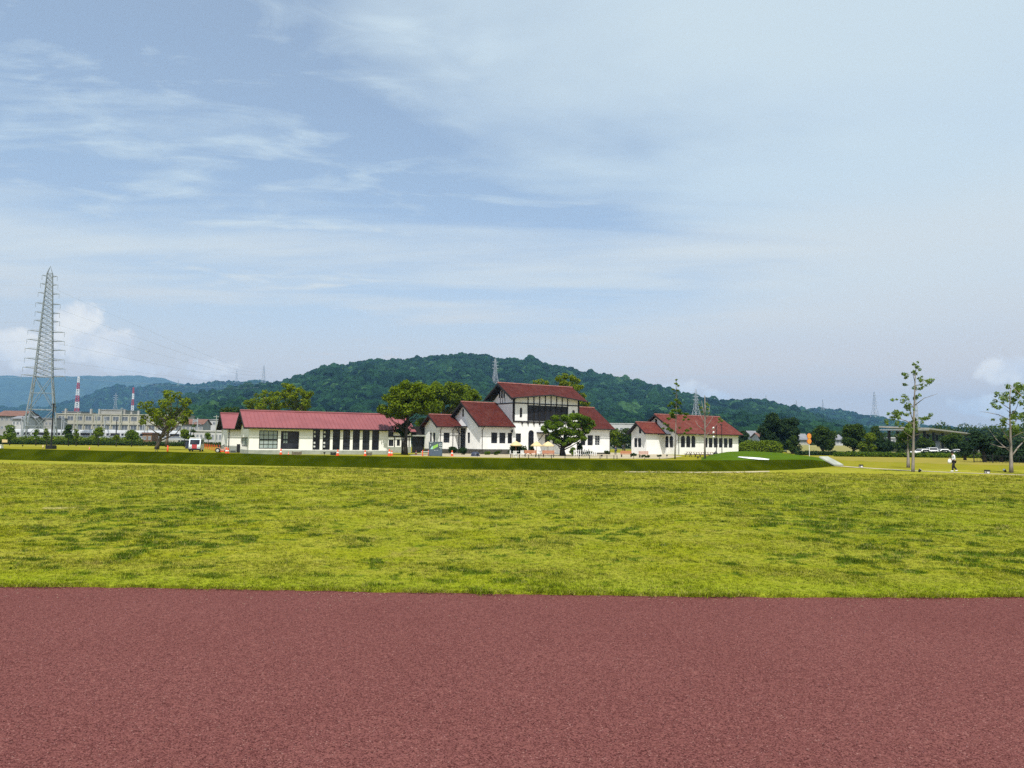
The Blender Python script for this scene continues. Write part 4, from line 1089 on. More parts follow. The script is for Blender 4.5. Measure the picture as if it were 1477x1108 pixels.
g = MB(); slab(g, (-Lw - .03, ys + Ws + .5, zes), (xs0 - .7, ys + Ws + .5, zes), (xs0 - .7, ys + Ws / 2, zrs), (-Lw - .03, ys + Ws / 2, zrs), .1); q = g.build('roof', MT['tile_roof'], b.root); q['label'] = 'rear slope of the small wing roof'
MB().tube([(xs0 - .72, ys + Ws / 2, zrs + .02), (-Lw - .03, ys + Ws / 2, zrs + .02)], .12, 8).build('ridge_cap', MT['ridge_tile'], rfs)
verge(xs0 - .705, ys - .5, ys + Ws / 2, zes, zrs); verge(xs0 - .705, ys + Ws + .5, ys + Ws / 2, zes, zrs)
for k in range(5):
    y_ = ys - .2 + k * (Ws + .4) / 4; zz = zrs - (zrs - zes) * abs(y_ - ys - Ws / 2) / (Ws / 2 + .5) - .28
    MB().box(xs0 - .62, xs0 - .003, y_ - .07, y_ + .07, zz - .09, zz + .09).build('purlin_end', MT['timber'], b.root)
MB().tube([(xs0 - .6, ys - .57, zes - .09), (-Lw - .05, ys - .57, zes - .09)], .06, 6).build('gutter', MT['timber'], b.root)
downpipe(b, xs0 + .1, ys, 0, zes - .15); x_ = b.hit(653.2, 635, 1, ys - .1)[0]; downpipe(b, x_, ys, 0, zes - .15)
# dark timber porch in the corner of the two wings
pz = dr[3]
g = MB(); g.box(-Lw - 1.5, -Lw - .005, dr[0] - .5, ys - .6, pz + .1, pz + .28); pr = g.build('porch_roof', MT['timber'], b.root)
g = MB(); g.tube([(-Lw - 1.35, dr[0] - .3, 0), (-Lw - 1.35, dr[0] - .3, pz + .1)], .09, 6); g.build('post', MT['timber'], pr)
g = MB(); g.tube([(-Lw - 1.35, ys - .75, pz + .1), (-Lw - .4, ys - .75, pz - 1.2)], .08, 6); g.build('brace', MT['timber'], pr)
MB().box(-Lw - 1.2, -Lw - .005, dr[0] - .3, dr[1] + .3, 0, .4).build('step', MT['stone'], b.root)
# right wing under its own gable
rw = [b.rect('y', 0, 847.5, 855.4, 628, 642.6), b.rect('y', 0, 858.3, 865.7, 628, 642.6), b.rect('y', 0, 837.5, 844.7, 627.6, 642.2)]
z0_ = np.mean([q[2] for q in rw]); z1_ = np.mean([q[3] for q in rw]); rw = [(max(q[0], BL + .1), q[1], z0_, z1_) for q in rw]
wall(b, 'y', 0, BL, BL + Lr, 0.3, zew + .15, rw, MT['plaster'])
for i, q in enumerate(rw): window(b, 'y', 0, q, 2, 4, fm='bars_and_reflection' if i == 1 else 'dark_frame', label='window with pale frame and bars' if i == 1 else None)
wall(b, 'x', BL + Lr, 0, Ww, 0.3, zew + .15, [], MT['plaster'], (Ww / 2, zrw - .25)); wall(b, 'y', Ww, BL, BL + Lr, .3, zew + .15, [], MT['plaster'])
MB().box(BL + .04, BL + Lr + .04, -.04, Ww + .04, -.1, .297).build('plinth', MT['stone'], b.root)
g = MB(); slab(g, (BL + .1, -.6, zew), (BL + Lr + .7, -.6, zew), (BL + Lr + .7, Ww / 2, zrw), (BL + .1, Ww / 2, zrw), .1); rfr = g.build('roof', MT['tile_roof'], b.root); rfr['label'] = 'front slope of the right wing roof'
g = MB(); slab(g, (BL + Lr + .7, Ww + .6, zew), (BL + .1, Ww + .6, zew), (BL + .1, Ww / 2, zrw), (BL + Lr + .7, Ww / 2, zrw), .1); q = g.build('roof', MT['tile_roof'], b.root); q['label'] = 'rear slope of the right wing roof'
MB().tube([(BL + .1, Ww / 2, zrw + .02), (BL + Lr + .72, Ww / 2, zrw + .02)], .13, 8).build('ridge_cap', MT['ridge_tile'], rfr)
verge(BL + Lr + .705, -.6, Ww / 2, zew, zrw, 1, .06, .2); verge(BL + Lr + .705, Ww + .6, Ww / 2, zew, zrw, 1, .06, .2)
g = MB(); slab(g, (BL + .13, -.57, zew - .125), (BL + Lr + .67, -.57, zew - .125), (BL + Lr + .67, Ww / 2, zrw - .125), (BL + .13, Ww / 2, zrw - .125), .05); g.build('soffit', MT['timber'], b.root)
MB().tube([(BL + .2, -.67, zew - .09), (BL + Lr + .6, -.67, zew - .09)], .06, 6).build('gutter', MT['timber'], b.root)
downpipe(b, BL + Lr - .06, 0, 0, zew - .15)
# awning beside the arched door
q = b.hit(781, 624.5, 1, -1.0); g = MB(); g.box(q[0] - .2, q[0] + 4.2, -1.6, -.002, q[2] - .1, q[2] + .12); aw_ = g.build('awning', MT['timber'], b.root)
g = MB(); g.tube([(q[0] + .1, -1.5, q[2] - .1), (q[0] + .1, -.1, q[2] - 1.2)], .06, 6); g.build('bracket', MT['timber'], aw_)

# --- right house
Ch = House('red_roof_house', 28.454, 127.10, 0.5875, 'low white house with red tiled roof and groups of three arched windows', 'building')
c_ = Ch; CL, CW, zeC, zrC = 15.57, 9.74, 3.65, 7.006; Lc, yc, Wc, zrc = 4.30, 3.21, 3.68, 5.53
ar = [c_.rect('y', 0, p0, p1, 628.2, 645.5) for p0, p1 in ((982, 988.4), (989.8, 996), (997.2, 1003.2))]
rcw = [c_.rect('y', 0, p0, p1, 632, 645.7) for p0, p1 in ((1016.0, 1020.8), (1022.4, 1027.9), (1029.5, 1035.4), (1037.0, 1042.6), (1044.1, 1049.7), (1051, 1056.7))]


def even(lst):
    z0_, z1_ = np.mean([q[2] for q in lst]), np.mean([q[3] for q in lst]); return [(q[0], q[1], z0_, z1_) for q in lst]


ar, rcw = even(ar), even(rcw)
wall(c_, 'y', 0, 0, CL, 0, zeC + .15, [(*q, True) for q in ar] + rcw, MT['plaster'])
for q in ar: window(c_, 'y', 0, q, 2, 4, arch=True, name='arched_window')
for q in rcw: window(c_, 'y', 0, q, 2, 3)
ga = even([c_.rect('x', 0, p0, p1, 628.7, 645.6) for p0, p1 in ((953, 958), (959.3, 964.2), (965.4, 970.8))])
dc = c_.rect('x', 0, 939, 946, 628.7, 651); dc = (dc[0], min(dc[1], yc - .05) if dc[1] > yc - .05 and dc[0] < yc else dc[1], 0.05, dc[3])
slc = c_.rect('x', 0, 945, 948, 604.8, 614.6)
wall(c_, 'x', 0, 0, CW, 0, zeC + .15, [(*q, True) for q in ga] + [dc], MT['plaster'], (CW / 2, zrC - .25))
for q in ga: window(c_, 'x', 0, q, 2, 4, arch=True, name='arched_window')
window(c_, 'x', 0, dc, 2, 2, name='door', label='dark double entrance door')
MB().box(-.04, -.001, slc[0], slc[1], slc[2], slc[3]).build('slot_vent', MT['timber'], c_.root)
wall(c_, 'x', CL, 0, CW, 0, zeC + .15, [], MT['plaster'], (CW / 2, zrC - .25)); wall(c_, 'y', CW, 0, CL, 0, zeC + .15, [], MT['plaster'])
gable_roof(c_, 0, CL, 0, CW, zrC, zeC, MT['tile_roof_pale'], .6, .7)
downpipe(c_, .12, 0, 0, zeC - .15)
sw = even([c_.rect('x', -Lc, 914.4, 919, 632, 645.2), c_.rect('x', -Lc, 919.9, 924.7, 632, 645.2)]); sv = c_.rect('x', -Lc, 922, 924.8, 615.8, 625.2)
wall(c_, 'x', -Lc, yc, yc + Wc, 0, zeC + .05, sw, MT['plaster'], (yc + Wc / 2, zrc - .2)); wall(c_, 'y', yc, -Lc, 0, 0, zeC + .05, [], MT['plaster']); wall(c_, 'y', yc + Wc, -Lc, 0, 0, zeC + .05, [], MT['plaster'])
for q in sw: window(c_, 'x', -Lc, q, 2, 3, gm='glass')
MB().box(-Lc - .04, -Lc - .001, sv[0], sv[1], sv[2], sv[3]).build('slot_vent', MT['timber'], c_.root)
g = MB(); slab(g, (-Lc - .7, yc - .5, zeC), (-.02, yc - .5, zeC), (-.02, yc + Wc / 2, zrc), (-Lc - .7, yc + Wc / 2, zrc), .1); rfc = g.build('roof', MT['tile_roof_pale'], c_.root); rfc['label'] = 'front slope of the porch wing roof'
g = MB(); slab(g, (-.02, yc + Wc + .5, zeC), (-Lc - .7, yc + Wc + .5, zeC), (-Lc - .7, yc + Wc / 2, zrc), (-.02, yc + Wc / 2, zrc), .1); q = g.build('roof', MT['tile_roof_pale'], c_.root); q['label'] = 'rear slope of the porch wing roof'
g = MB()
slab(g, (-Lc - .67, yc - .47, zeC - .125), (-.02, yc - .47, zeC - .125), (-.02, yc + Wc / 2, zrc - .125), (-Lc - .67, yc + Wc / 2, zrc - .125), .05)
slab(g, (-.02, yc + Wc + .47, zeC - .125), (-Lc - .67, yc + Wc + .47, zeC - .125), (-Lc - .67, yc + Wc / 2, zrc - .125), (-.02, yc + Wc / 2, zrc - .125), .05); g.build('soffit', MT['timber'], c_.root)
MB().tube([(-Lc - .72, yc + Wc / 2, zrc + .02), (-.02, yc + Wc / 2, zrc + .02)], .12, 8).build('ridge_cap', MT['ridge_tile'], rfc)
for ya in (yc - .5, yc + Wc + .5):
    o_ = verge(-Lc - .705, ya, yc + Wc / 2, zeC, zrc); o_.parent = c_.root
g = MB(); g.box(-1.6, -.01, yc - 1.6, yc - .01, dc[3] + .15, dc[3] + .3); g.build('door_canopy', MT['timber'], c_.root)
q = c_.hit(947.5, 635.8, 0, -.15); g = MB(); g.lathe([(0, .4), (.15, .2), (.13, -.2), (0, -.35)], q[0], q[1], 8); o_ = g.build('wall_lantern', MT['black'], c_.root); o_.location = (0, 0, q[2])


# ------------------------------------------------------------------ trees
LEAF_K = 5.0


def leaves(blobs, size, dens, seed, m, name='crown', flat=0.75, out=0.75, cutoff=0.0):
    """leaf clumps spread in the shell of each blob; blobs: (x, y, z, r)"""
    rg = np.random.default_rng(seed); C = []; Nn = []
    for (x, y, z, r) in blobs:
        n = max(12, int(LEAF_K * dens * 12.57 * r * r * flat / (size * size)))
        d = rg.normal(size=(n, 3)); d /= np.linalg.norm(d, axis=1)[:, None]
        rad = r * (0.55 + 0.5 * rg.random(n) ** 0.6)
        lump = 1 + 0.22 * np.sin(d[:, 0] * 5 + x) * np.sin(d[:, 1] * 4 + y * 2) * np.sin(d[:, 2] * 5 + z)
        p = d * (rad * lump)[:, None]; p[:, 2] *= flat
        C.append(p + np.array([x, y, z])); Nn.append(d)
    C = np.concatenate(C); Nn = np.concatenate(Nn); n = len(C)
    nr = Nn * out + rg.normal(size=(n, 3)) * 0.55 + np.array([0, 0, 0.55]); nr /= np.linalg.norm(nr, axis=1)[:, None]
    a = np.cross(nr, rg.normal(size=(n, 3))); a /= np.linalg.norm(a, axis=1)[:, None]; b_ = np.cross(nr, a)
    s = size * rg.uniform(0.55, 1.2, n)[:, None]; asp = rg.uniform(0.45, 0.8, n)[:, None]
    V = np.stack([C - a * s * .6, C + b_ * s * asp * .5 - a * s * .05, C + a * s * .6, C - b_ * s * asp * .5 + a * s * .05], 1).reshape(-1, 3)
    return np_mesh(name, V, np.arange(n * 4).reshape(-1, 4), m)


def tree(name, px, py, Y, blobs_px, label, cat='tree', group=None, trunk_r=0.2, bark='bark', leaf='leaf_green', size=0.3, dens=0.5, seed=1, depth=0.7,
         limbs=True, base_z=None, trunk_px=None, extra=1, forks=None, flat=0.8, out=0.75, limb_r=0.35):
    """blobs_px: (px, py, r_px) silhouettes of leaf masses at distance Y; given real depth around the trunk"""
    rg = random.Random(seed); base = at(px, py, Y); k = Y / FPX
    if base_z is not None: base[2] = base_z
    root = empty(name, tuple(base), 0, label, cat, group)
    bl = []
    xs_ = [q[0] for q in blobs_px]; half = max(1.0, (max(xs_) - min(xs_)) / 2) * k
    for i, (bx_, by_, br) in enumerate(blobs_px):
        for e in range(extra):
            p = at(bx_, by_, Y) - base; r = br * k
            span = math.sqrt(max(0.0, 1 - (p[0] / (half + 0.01)) ** 2)) * half * depth if half > 0.5 else half * depth
            yo = rg.uniform(-1, 1) * span if e == 0 else rg.uniform(-1, 1) * span * 1.1
            jx, jz = (0, 0) if e == 0 else (rg.uniform(-.5, .5) * r, rg.uniform(-.5, .4) * r)
            bl.append((p[0] + jx, yo, p[2] + jz, r * (1 if e == 0 else 0.8)))
    link('crown', leaves(bl, size, dens, seed, MT[leaf], flat=flat, out=out), root)
    g = MB(); zs = sorted(q[2] for q in bl); ztop = zs[-1]; 
    tp = [(0, 0, -0.15)]
    if trunk_px: tp += [tuple(at(a, c, Y) - base) for a, c in trunk_px]
    else: tp += [(0.05 * ztop * rg.uniform(-.4, .4), 0, ztop * .3), (0.06 * ztop * rg.uniform(-.5, .5), 0, ztop * .62)]
    tp.append((np.mean([q[0] for q in bl]) * .5 + tp[-1][0] * .5, 0, max(ztop * .92, tp[-1][2] + .1)) if not trunk_px else tuple(np.array(tp[-1]) + (0, 0, .05)))
    rr = [trunk_r * 1.25] + [trunk_r * (1 - .82 * (i + 1) / len(tp)) for i in range(len(tp) - 1)]
    g.tube(tp, rr, 8)
    tr_ = g.build('trunk', MT[bark], root, smooth=True)
    if limbs:
        T = np.array(tp)
        g = MB()
        for q in bl[::(1 if len(bl) < 30 else 2)]:
            tz = np.clip((q[2] - math.hypot(q[0], q[1]) * .7) * rg.uniform(.75, 1), ztop * .12, ztop * .85)
            st = np.array([np.interp(tz, T[:, 2], T[:, c]) for c in range(3)]); en = np.array(q[:3]); en[2] -= q[3] * .2
            mid_ = (st + en) / 2 + np.array([rg.uniform(-.1, .1), rg.uniform(-.1, .1), -.06]) * np.linalg.norm(en - st)
            r0 = trunk_r * limb_r * (1 - .5 * tz / max(ztop, .1))
            g.tube([st, mid_, en], [r0 * .8, r0 * .5, r0 * .15], 5)
        lm = g.build('limbs', MT[bark], root, smooth=True); lm['kind'] = 'stuff'
    return root


def gen_blobs(cx, cy, w, h, n, r, seed, shape='round'):
    """fill an ellipse-ish silhouette (px) with blob discs"""
    rg = random.Random(seed); out_ = []
    for i in range(n):
        for _ in range(30):
            u, v = rg.uniform(-1, 1), rg.uniform(-1, 1)
            if shape == 'cone' and abs(u) > (1 + v) / 2 * 1.0 + .05: continue
            if shape == 'cedar' and abs(u) > .25 + .75 * ((v + 1) / 2) ** .7: continue
            if shape == 'round' and u * u + v * v > 1: continue
            break
        rr = r * rg.uniform(.7, 1.25)
        out_.append((cx + u * max(w / 2 - rr * .8, 1), cy + v * max(h / 2 - rr * .7, 1), rr))
    return out_


# pruned camphor on the left lawn
tree('camphor_tree', 226, 646.5, 118, [(250, 571, 9), (240, 567, 6), (259, 570, 6), (266, 580, 8), (271, 577, 4), (274, 580, 3), (247, 583, 8), (232, 586, 8), (222, 583, 6), (212, 586, 7), (206, 592, 6), (222, 594, 8), (214, 602, 8),
      (208, 603, 5), (228, 604, 8), (238, 597, 9), (250, 594, 9), (259, 592, 8), (268, 598, 7), (274, 594, 4), (262, 606, 8), (254, 611, 7), (267, 608, 5), (247, 602, 9), (234, 610, 6), (218, 609, 5), (239, 577, 5), (205, 601, 3)],
     'spreading pruned tree with forked trunk standing on the left lawn', trunk_r=.34, leaf='leaf_yellow', size=.42, dens=.62, seed=3, trunk_px=[(228, 640), (233, 628), (240, 616), (244, 606)], limb_r=.5, depth=.8)
tree('camphor_tree', 241, 643.6, 132, [(243, 620, 5), (250, 612, 5), (236, 614, 5)], 'slender second trunk close behind the spreading pruned tree', trunk_r=.28, leaf='leaf_yellow', size=.4, dens=.5, seed=4, trunk_px=[(241, 634), (243, 622), (247, 610)])
# tree beside the hall
tree('park_tree', 585, 657.2, 96, gen_blobs(592, 577, 72, 48, 32, 9.5, 5) + [(553, 590, 8), (549, 592, 5), (561, 575, 8), (574, 560, 8), (588, 556, 8), (603, 556, 8), (600, 585, 9), (585, 595, 9), (570, 592, 8), (612, 592, 7), (575, 600, 6), (560, 598, 6)],
     'broad leafy tree at the end of the pink roofed hall', trunk_r=.28, leaf='leaf_green', size=.34, dens=.75, seed=6, trunk_px=[(585, 640), (586, 622), (588, 600)], extra=2, bark='bark_dark')
tree('shade_tree', 580, 655.5, 98, gen_blobs(582, 618, 32, 26, 9, 6.5, 9), 'dark shaded tree in front of the rear hall wall', trunk_r=.12, leaf='leaf_dark', size=.3, dens=.8, seed=9, bark='bark_dark')
tree('park_tree', 640, 650, 142, gen_blobs(640, 577, 92, 48, 30, 10, 8) + [(612, 560, 9), (630, 558, 9), (650, 561, 9), (668, 563, 9), (682, 570, 9), (690, 574, 5), (612, 590, 9), (605, 610, 8), (600, 625, 8)],
     'wide green tree rising behind the small wing of the timbered house', trunk_r=.4, leaf='leaf_green', size=.45, dens=.8, seed=12, extra=2)
tree('park_tree', 425, 650, 150, [(412, 556, 4), (420, 560, 7), (413, 568, 8), (424, 572, 8), (434, 564, 7), (443, 570, 7), (449, 567, 4), (437, 578, 8), (425, 584, 8), (414, 582, 7), (432, 590, 8), (442, 583, 6), (420, 596, 8), (409, 572, 5)],
     'yellow green tree rising tallest above the pink hall roof', trunk_r=.32, leaf='leaf_yellow', size=.45, dens=.7, seed=14, extra=2)
tree('park_tree', 380, 650, 155, [(374, 570, 5), (386, 567, 5), (398, 567, 5), (366, 578, 6), (378, 578, 7), (388, 576, 7), (399, 576, 6), (360, 586, 6), (370, 588, 7), (382, 588, 8), (394, 587, 8), (356, 580, 4), (403, 585, 6), (365, 596, 8), (385, 597, 9)],
     'lower yellow green tree over the left part of the pink hall roof', trunk_r=.3, leaf='leaf_yellow', size=.45, dens=.65, seed=15, extra=2)
tree('park_tree', 335, 650, 170, gen_blobs(334, 594, 34, 18, 8, 6, 16), 'rounded dark tree behind the ridge of the rear hall', trunk_r=.25, leaf='leaf_mid', size=.45, dens=.7, seed=16)
tree('park_tree', 818, 650, 155, [(806, 546, 5), (815, 543, 6), (825, 546, 6), (832, 550, 5), (812, 553, 6), (822, 556, 6), (832, 560, 6), (838, 558, 4), (830, 568, 6), (840, 570, 5), (845, 582, 6), (838, 580, 6), (848, 590, 6), (820, 570, 7), (836, 592, 7)],
     'bright tree crown showing above the right end of the tallest roof', trunk_r=.3, leaf='leaf_yellow', size=.42, dens=.7, seed=18, extra=2)
tree('park_tree', 781, 650, 158, [(772, 552, 4), (780, 550, 5), (788, 552, 4), (776, 558, 6), (786, 558, 6), (780, 566, 8)], 'small rounded treetop peeping over the middle of the tallest roof', trunk_r=.25, leaf='leaf_yellow', size=.42, dens=.7, seed=19)
# fig-like tree before the main house
tree('fig_tree', 812, 657.4, 102, [(800, 603, 6), (791, 610, 6), (785, 617, 5), (796, 616, 7), (806, 612, 7), (816, 604, 7), (826, 600, 7), (836, 601, 7), (845, 604, 6), (853, 609, 5), (856, 613, 3), (848, 615, 7), (838, 612, 8), (826, 612, 8), (812, 622, 8), (800, 626, 7),
      (788, 622, 4), (824, 624, 8), (836, 624, 7), (846, 622, 5), (805, 634, 6), (818, 634, 7), (830, 633, 6), (794, 632, 5), (840, 632, 5), (812, 640, 4)],
     'spreading dark green tree standing in front of the timbered house', trunk_r=.40, leaf='leaf_fresh', size=.30, dens=1.1, seed=21, trunk_px=[(811, 650), (812, 643), (815, 632), (817, 620)], bark='bark_dark', extra=3, flat=.62, limb_r=.35)
tree('cypress_shrub', 836, 657, 103, gen_blobs(835.5, 645, 11, 26, 9, 4, 23, 'cone'), 'upright blackish conical shrub right of the spreading tree', 'shrub', trunk_r=.08, leaf='leaf_dark', size=.22, dens=.9, seed=23, limbs=False)
for (px, w_, seed, lf, lab) in ((889, 22, 31, 'leaf_green', 'green tree left in the gap between the two red roofed houses'), (901, 20, 33, 'leaf_mid', 'darker tree right in the gap between the two red roofed houses'), (912, 14, 35, 'leaf_mid', 'small tree half hidden by the porch wing of the right house')):
    tree('garden_tree', px, 651, 175, gen_blobs(px, 630, w_, 30 if px < 905 else 20, 10, 6, seed), lab, trunk_r=.15, leaf=lf, size=.4, dens=.7, seed=seed)
# slim young ginkgos
tree('young_ginkgo', 973.5, 662, 90, [(975, 548, 1.6), (974, 554, 2.2), (977, 557, 2), (973, 561, 2), (978, 563, 2.2), (973, 567, 2.0), (976, 571, 1.6), (975, 577, 3.2), (980, 580, 3), (970, 582, 3.6), (966, 585, 2.5), (976, 586, 4), (983, 582, 2), (972, 592, 4), (978, 593, 4), (967, 597, 4), (973, 601, 4.4), (980, 597, 3),
      (965, 604, 3), (990, 597, 3.2), (986, 602, 2.5), (993, 605, 2.2), (984, 606, 2), (960, 611, 2.6), (965, 613, 2), (962, 619, 3), (970, 621, 3), (957, 618, 2), (990, 621, 3), (996, 618, 2), (986, 625, 2), (982, 617, 1.5)],
     'tall thin leafy young tree in front of the right house', trunk_r=.08, leaf='leaf_fresh', size=.24, dens=1.5, seed=41, trunk_px=[(974, 640), (975, 610), (975.5, 575), (975.2, 549)], bark='bark_pale', limb_r=.3, depth=.6, flat=.55)
tree('bare_young_tree', 1016.8, 663, 88, [(1017, 583, 2.2), (1012, 588, 2.5), (1019, 590, 2), (1022, 585, 1.6), (1009, 584, 1.5), (1014, 594, 2), (1022, 596, 1.4), (1038, 604, 2.4), (1041, 607, 2.2), (1037, 609, 1.5)],
     'nearly bare young tree with a thick grey trunk beside the lamps', trunk_r=.115, leaf='leaf_sage', size=.2, dens=.9, seed=43, trunk_px=[(1016.6, 640), (1016.8, 612), (1017, 590), (1016.5, 571)], bark='bark_pale', limb_r=.25, depth=.6)
# twigs of the bare tree
tw = bpy.data.objects['bare_young_tree']; g = MB(); bz = np.array(tw.location); rg = random.Random(5)
for (p0, pts_) in (((1016.6, 612), ((1012, 602), (1009, 590))), ((1016.8, 606), ((1022, 598), (1024, 585))), ((1016.8, 600), ((1014, 590), (1012, 578))), ((1016.6, 622), ((1007, 614), (1003, 607))), ((1016.7, 618), ((1024, 609), (1029, 600))), ((1017, 590), ((1020, 580), (1020.5, 573))), ((1016.6, 632), ((1010, 628), (1004, 626.5))), ((1016.6, 630), ((1022, 625), (1026, 622)))):
    A_ = [tuple(at(*p0, 88) - bz)]
    for q in pts_: A_.append(tuple(at(*q, 88 + rg.uniform(-1, 1)) - bz))
    g.tube(A_, [.055, .04, .015], 5)
tg = g.build('branches', MT['bark_pale'], tw, smooth=True); tg['kind'] = 'stuff'


def sparse_tree(name, px, py, Y, trunk_px, trunk_r, limbs_px, tufts, label, leaf, size, seed, bark='bark_pale', dens=.7):
    rg = random.Random(seed); base = at(px, py, Y); base[2] = 0.0
    root = empty(name, tuple(base), 0, label, 'tree')
    pts_ = [(0, 0, -.15)] + [tuple(at(a, c, Y) - base) for a, c in trunk_px]
    rr = [trunk_r * 1.3, trunk_r * 1.02] + [trunk_r * (1 - .85 * (i + 1) / len(trunk_px)) for i in range(1, len(trunk_px))]
    g = MB(); g.tube(pts_, rr, 9); g.build('trunk', MT[bark], root, smooth=True)
    g = MB()
    for pl in limbs_px:
        r0 = pl[0]; dy = rg.uniform(-1.3, 1.3); n = len(pl) - 2
        P_ = [tuple(at(pl[1][0], pl[1][1], Y) - base)] + [tuple(at(a, c, Y) - base + np.array([0, dy * (i + 1) / n, 0])) for i, (a, c) in enumerate(pl[2:])]
        g.tube(P_, [r0 * (1 - .8 * i / n) for i in range(n + 1)], 6)
    lm = g.build('limbs', MT[bark], root, smooth=True); lm['kind'] = 'stuff'
    bl = []; k = Y / FPX
    for (a, c, r) in tufts:
        p = at(a, c, Y) - base; bl.append((p[0], rg.uniform(-.9, .9), p[2], r * k * 1.25)); bl.append((p[0] + rg.uniform(-1, 1) * r * k * 1.8, rg.uniform(-.9, .9), p[2] + rg.uniform(-1, .6) * r * k * 1.6, r * k * .8))
    link('crown', leaves(bl, size, dens, seed, MT[leaf], flat=.85, out=.5), root)
    return root


sparse_tree('young_plane_tree', 1316.6, 681, 53, [(1316.8, 675), (1317.5, 640), (1318, 605), (1319, 575), (1320, 545), (1321.5, 527)], .108,
            [(.05, (1318, 608), (1312, 600), (1307, 585), (1302, 578)), (.05, (1318, 612), (1306, 607), (1294, 603)), (.035, (1319, 585), (1328, 575), (1343, 569)), (.04, (1317.6, 618), (1328, 606), (1333, 600)), (.03, (1320, 552), (1314, 545), (1309, 541)),
             (.03, (1320, 556), (1330, 555), (1338, 550)), (.03, (1320.5, 545), (1325, 540), (1327, 538)), (.035, (1317, 632), (1305, 625), (1297, 618)), (.03, (1318, 600), (1328, 604), (1335, 612)), (.03, (1319.5, 565), (1326, 562), (1332, 556)), (.03, (1318.5, 590), (1312, 578), (1311, 570))],
            [(1321.3, 525, 2.2), (1321, 530, 2.4), (1322, 534, 1.8), (1309.5, 541, 3), (1312, 544, 1.6), (1326.5, 538, 2.6), (1311, 554, 2.2), (1323, 550, 2.8), (1325, 546, 2), (1333, 553, 2.6), (1338, 550, 3), (1340, 549, 2), (1329, 558, 2.8), (1327, 561, 2), (1310, 570, 2.6), (1322, 574, 2.8), (1321, 571, 2),
             (1296, 576, 2.2), (1304, 578, 3.2), (1305, 584, 2.8), (1308, 590, 2.8), (1309, 596, 3), (1312, 598, 2.4), (1307, 587, 3), (1292, 594, 3), (1295, 596, 3), (1294, 603, 3.2), (1296, 600, 2.6), (1283, 607, 2.6), (1287, 609, 2.2), (1333, 599, 2.6), (1330, 604, 3), (1327, 609, 3.4), (1320, 611, 4), (1318, 615, 3.4), (1324, 616, 3.4),
             (1304, 614, 2.8), (1308, 619, 2.6), (1300, 612, 2.4), (1311, 622, 3), (1326, 606, 2.4), (1321, 605, 2.6)],
            'tall sparse young tree with grey trunk beside the path at the right', 'leaf_sage', .15, 51, dens=.7)
sparse_tree('young_street_tree', 1310, 674.2, 64, [(1310, 668), (1309.5, 645), (1309, 625)], .13, [(.04, (1309.5, 640), (1304, 632), (1302, 628)), (.04, (1309.5, 636), (1315, 628), (1318, 626))],
            gen_blobs(1309, 628, 24, 20, 16, 3.6, 52), 'shorter thin tree just behind the tall sparse one', 'leaf_mid', .18, 52, dens=.35)
sparse_tree('pruned_plane_tree', 1458.5, 682, 54, [(1458.5, 672), (1458.2, 650), (1457.5, 625), (1457, 600), (1456.5, 575), (1457, 562)], .125,
            [(.07, (1458, 660), (1470, 645), (1480, 636), (1492, 628)), (.05, (1458, 652), (1450, 642), (1446, 634), (1438, 617)), (.04, (1457.6, 640), (1448, 625), (1440, 612)), (.05, (1457.5, 620), (1470, 605), (1484, 596)), (.035, (1457, 606), (1445, 598), (1432, 594), (1427, 593)), (.035, (1457, 600), (1466, 590), (1472, 575)), (.03, (1456.8, 590), (1446, 580), (1438, 572)), (.03, (1456.6, 580), (1450, 570), (1444, 567)),
             (.03, (1457, 568), (1464, 562), (1472, 554)), (.04, (1457.6, 632), (1466, 624), (1480, 622)), (.03, (1457.4, 614), (1450, 612), (1440, 607), (1430, 600)), (.03, (1456.8, 596), (1462, 592), (1466, 588)), (.05, (1458, 646), (1448, 645), (1436, 640))],
            [(1462, 556, 4), (1468, 559, 4), (1458, 558, 3), (1455, 566, 3.6), (1448, 569, 3.4), (1444, 567, 3), (1441, 574, 3.4), (1436, 577, 3), (1434, 585, 3), (1438, 588, 2.6), (1464, 575, 4), (1470, 568, 4), (1468, 581, 3.4), (1472, 590, 4), (1460, 580, 3), (1445, 578, 2.6), (1476, 562, 4), (1478, 600, 5), (1470, 598, 4), (1447, 605, 3), (1442, 607, 3), (1451, 611, 3.4), (1455, 616, 4), (1463, 615, 4), (1470, 622, 5), (1462, 624, 4), (1476, 614, 5),
             (1482, 580, 5), (1485, 565, 5), (1490, 610, 5), (1456, 572, 2.4)],
            'pruned tree with bare branches at the right edge of the lawn', 'leaf_sage', .16, 53, dens=.55)
sparse_tree('roadside_tree', 1496, 688, 50, [(1496, 680), (1496, 640), (1495, 600), (1494, 560)], .2, [(.06, (1496, 600), (1486, 575), (1472, 553)), (.06, (1496, 590), (1484, 560), (1478, 548)), (.05, (1496, 640), (1482, 634), (1474, 630))],
            [(1486, 585, 6), (1480, 573, 3), (1484, 600, 6), (1490, 570, 7), (1500, 550, 8), (1500, 580, 8), (1482, 626, 6)], 'neighbouring tree whose branches reach in past the right edge', 'leaf_sage', .16, 54, dens=.5)
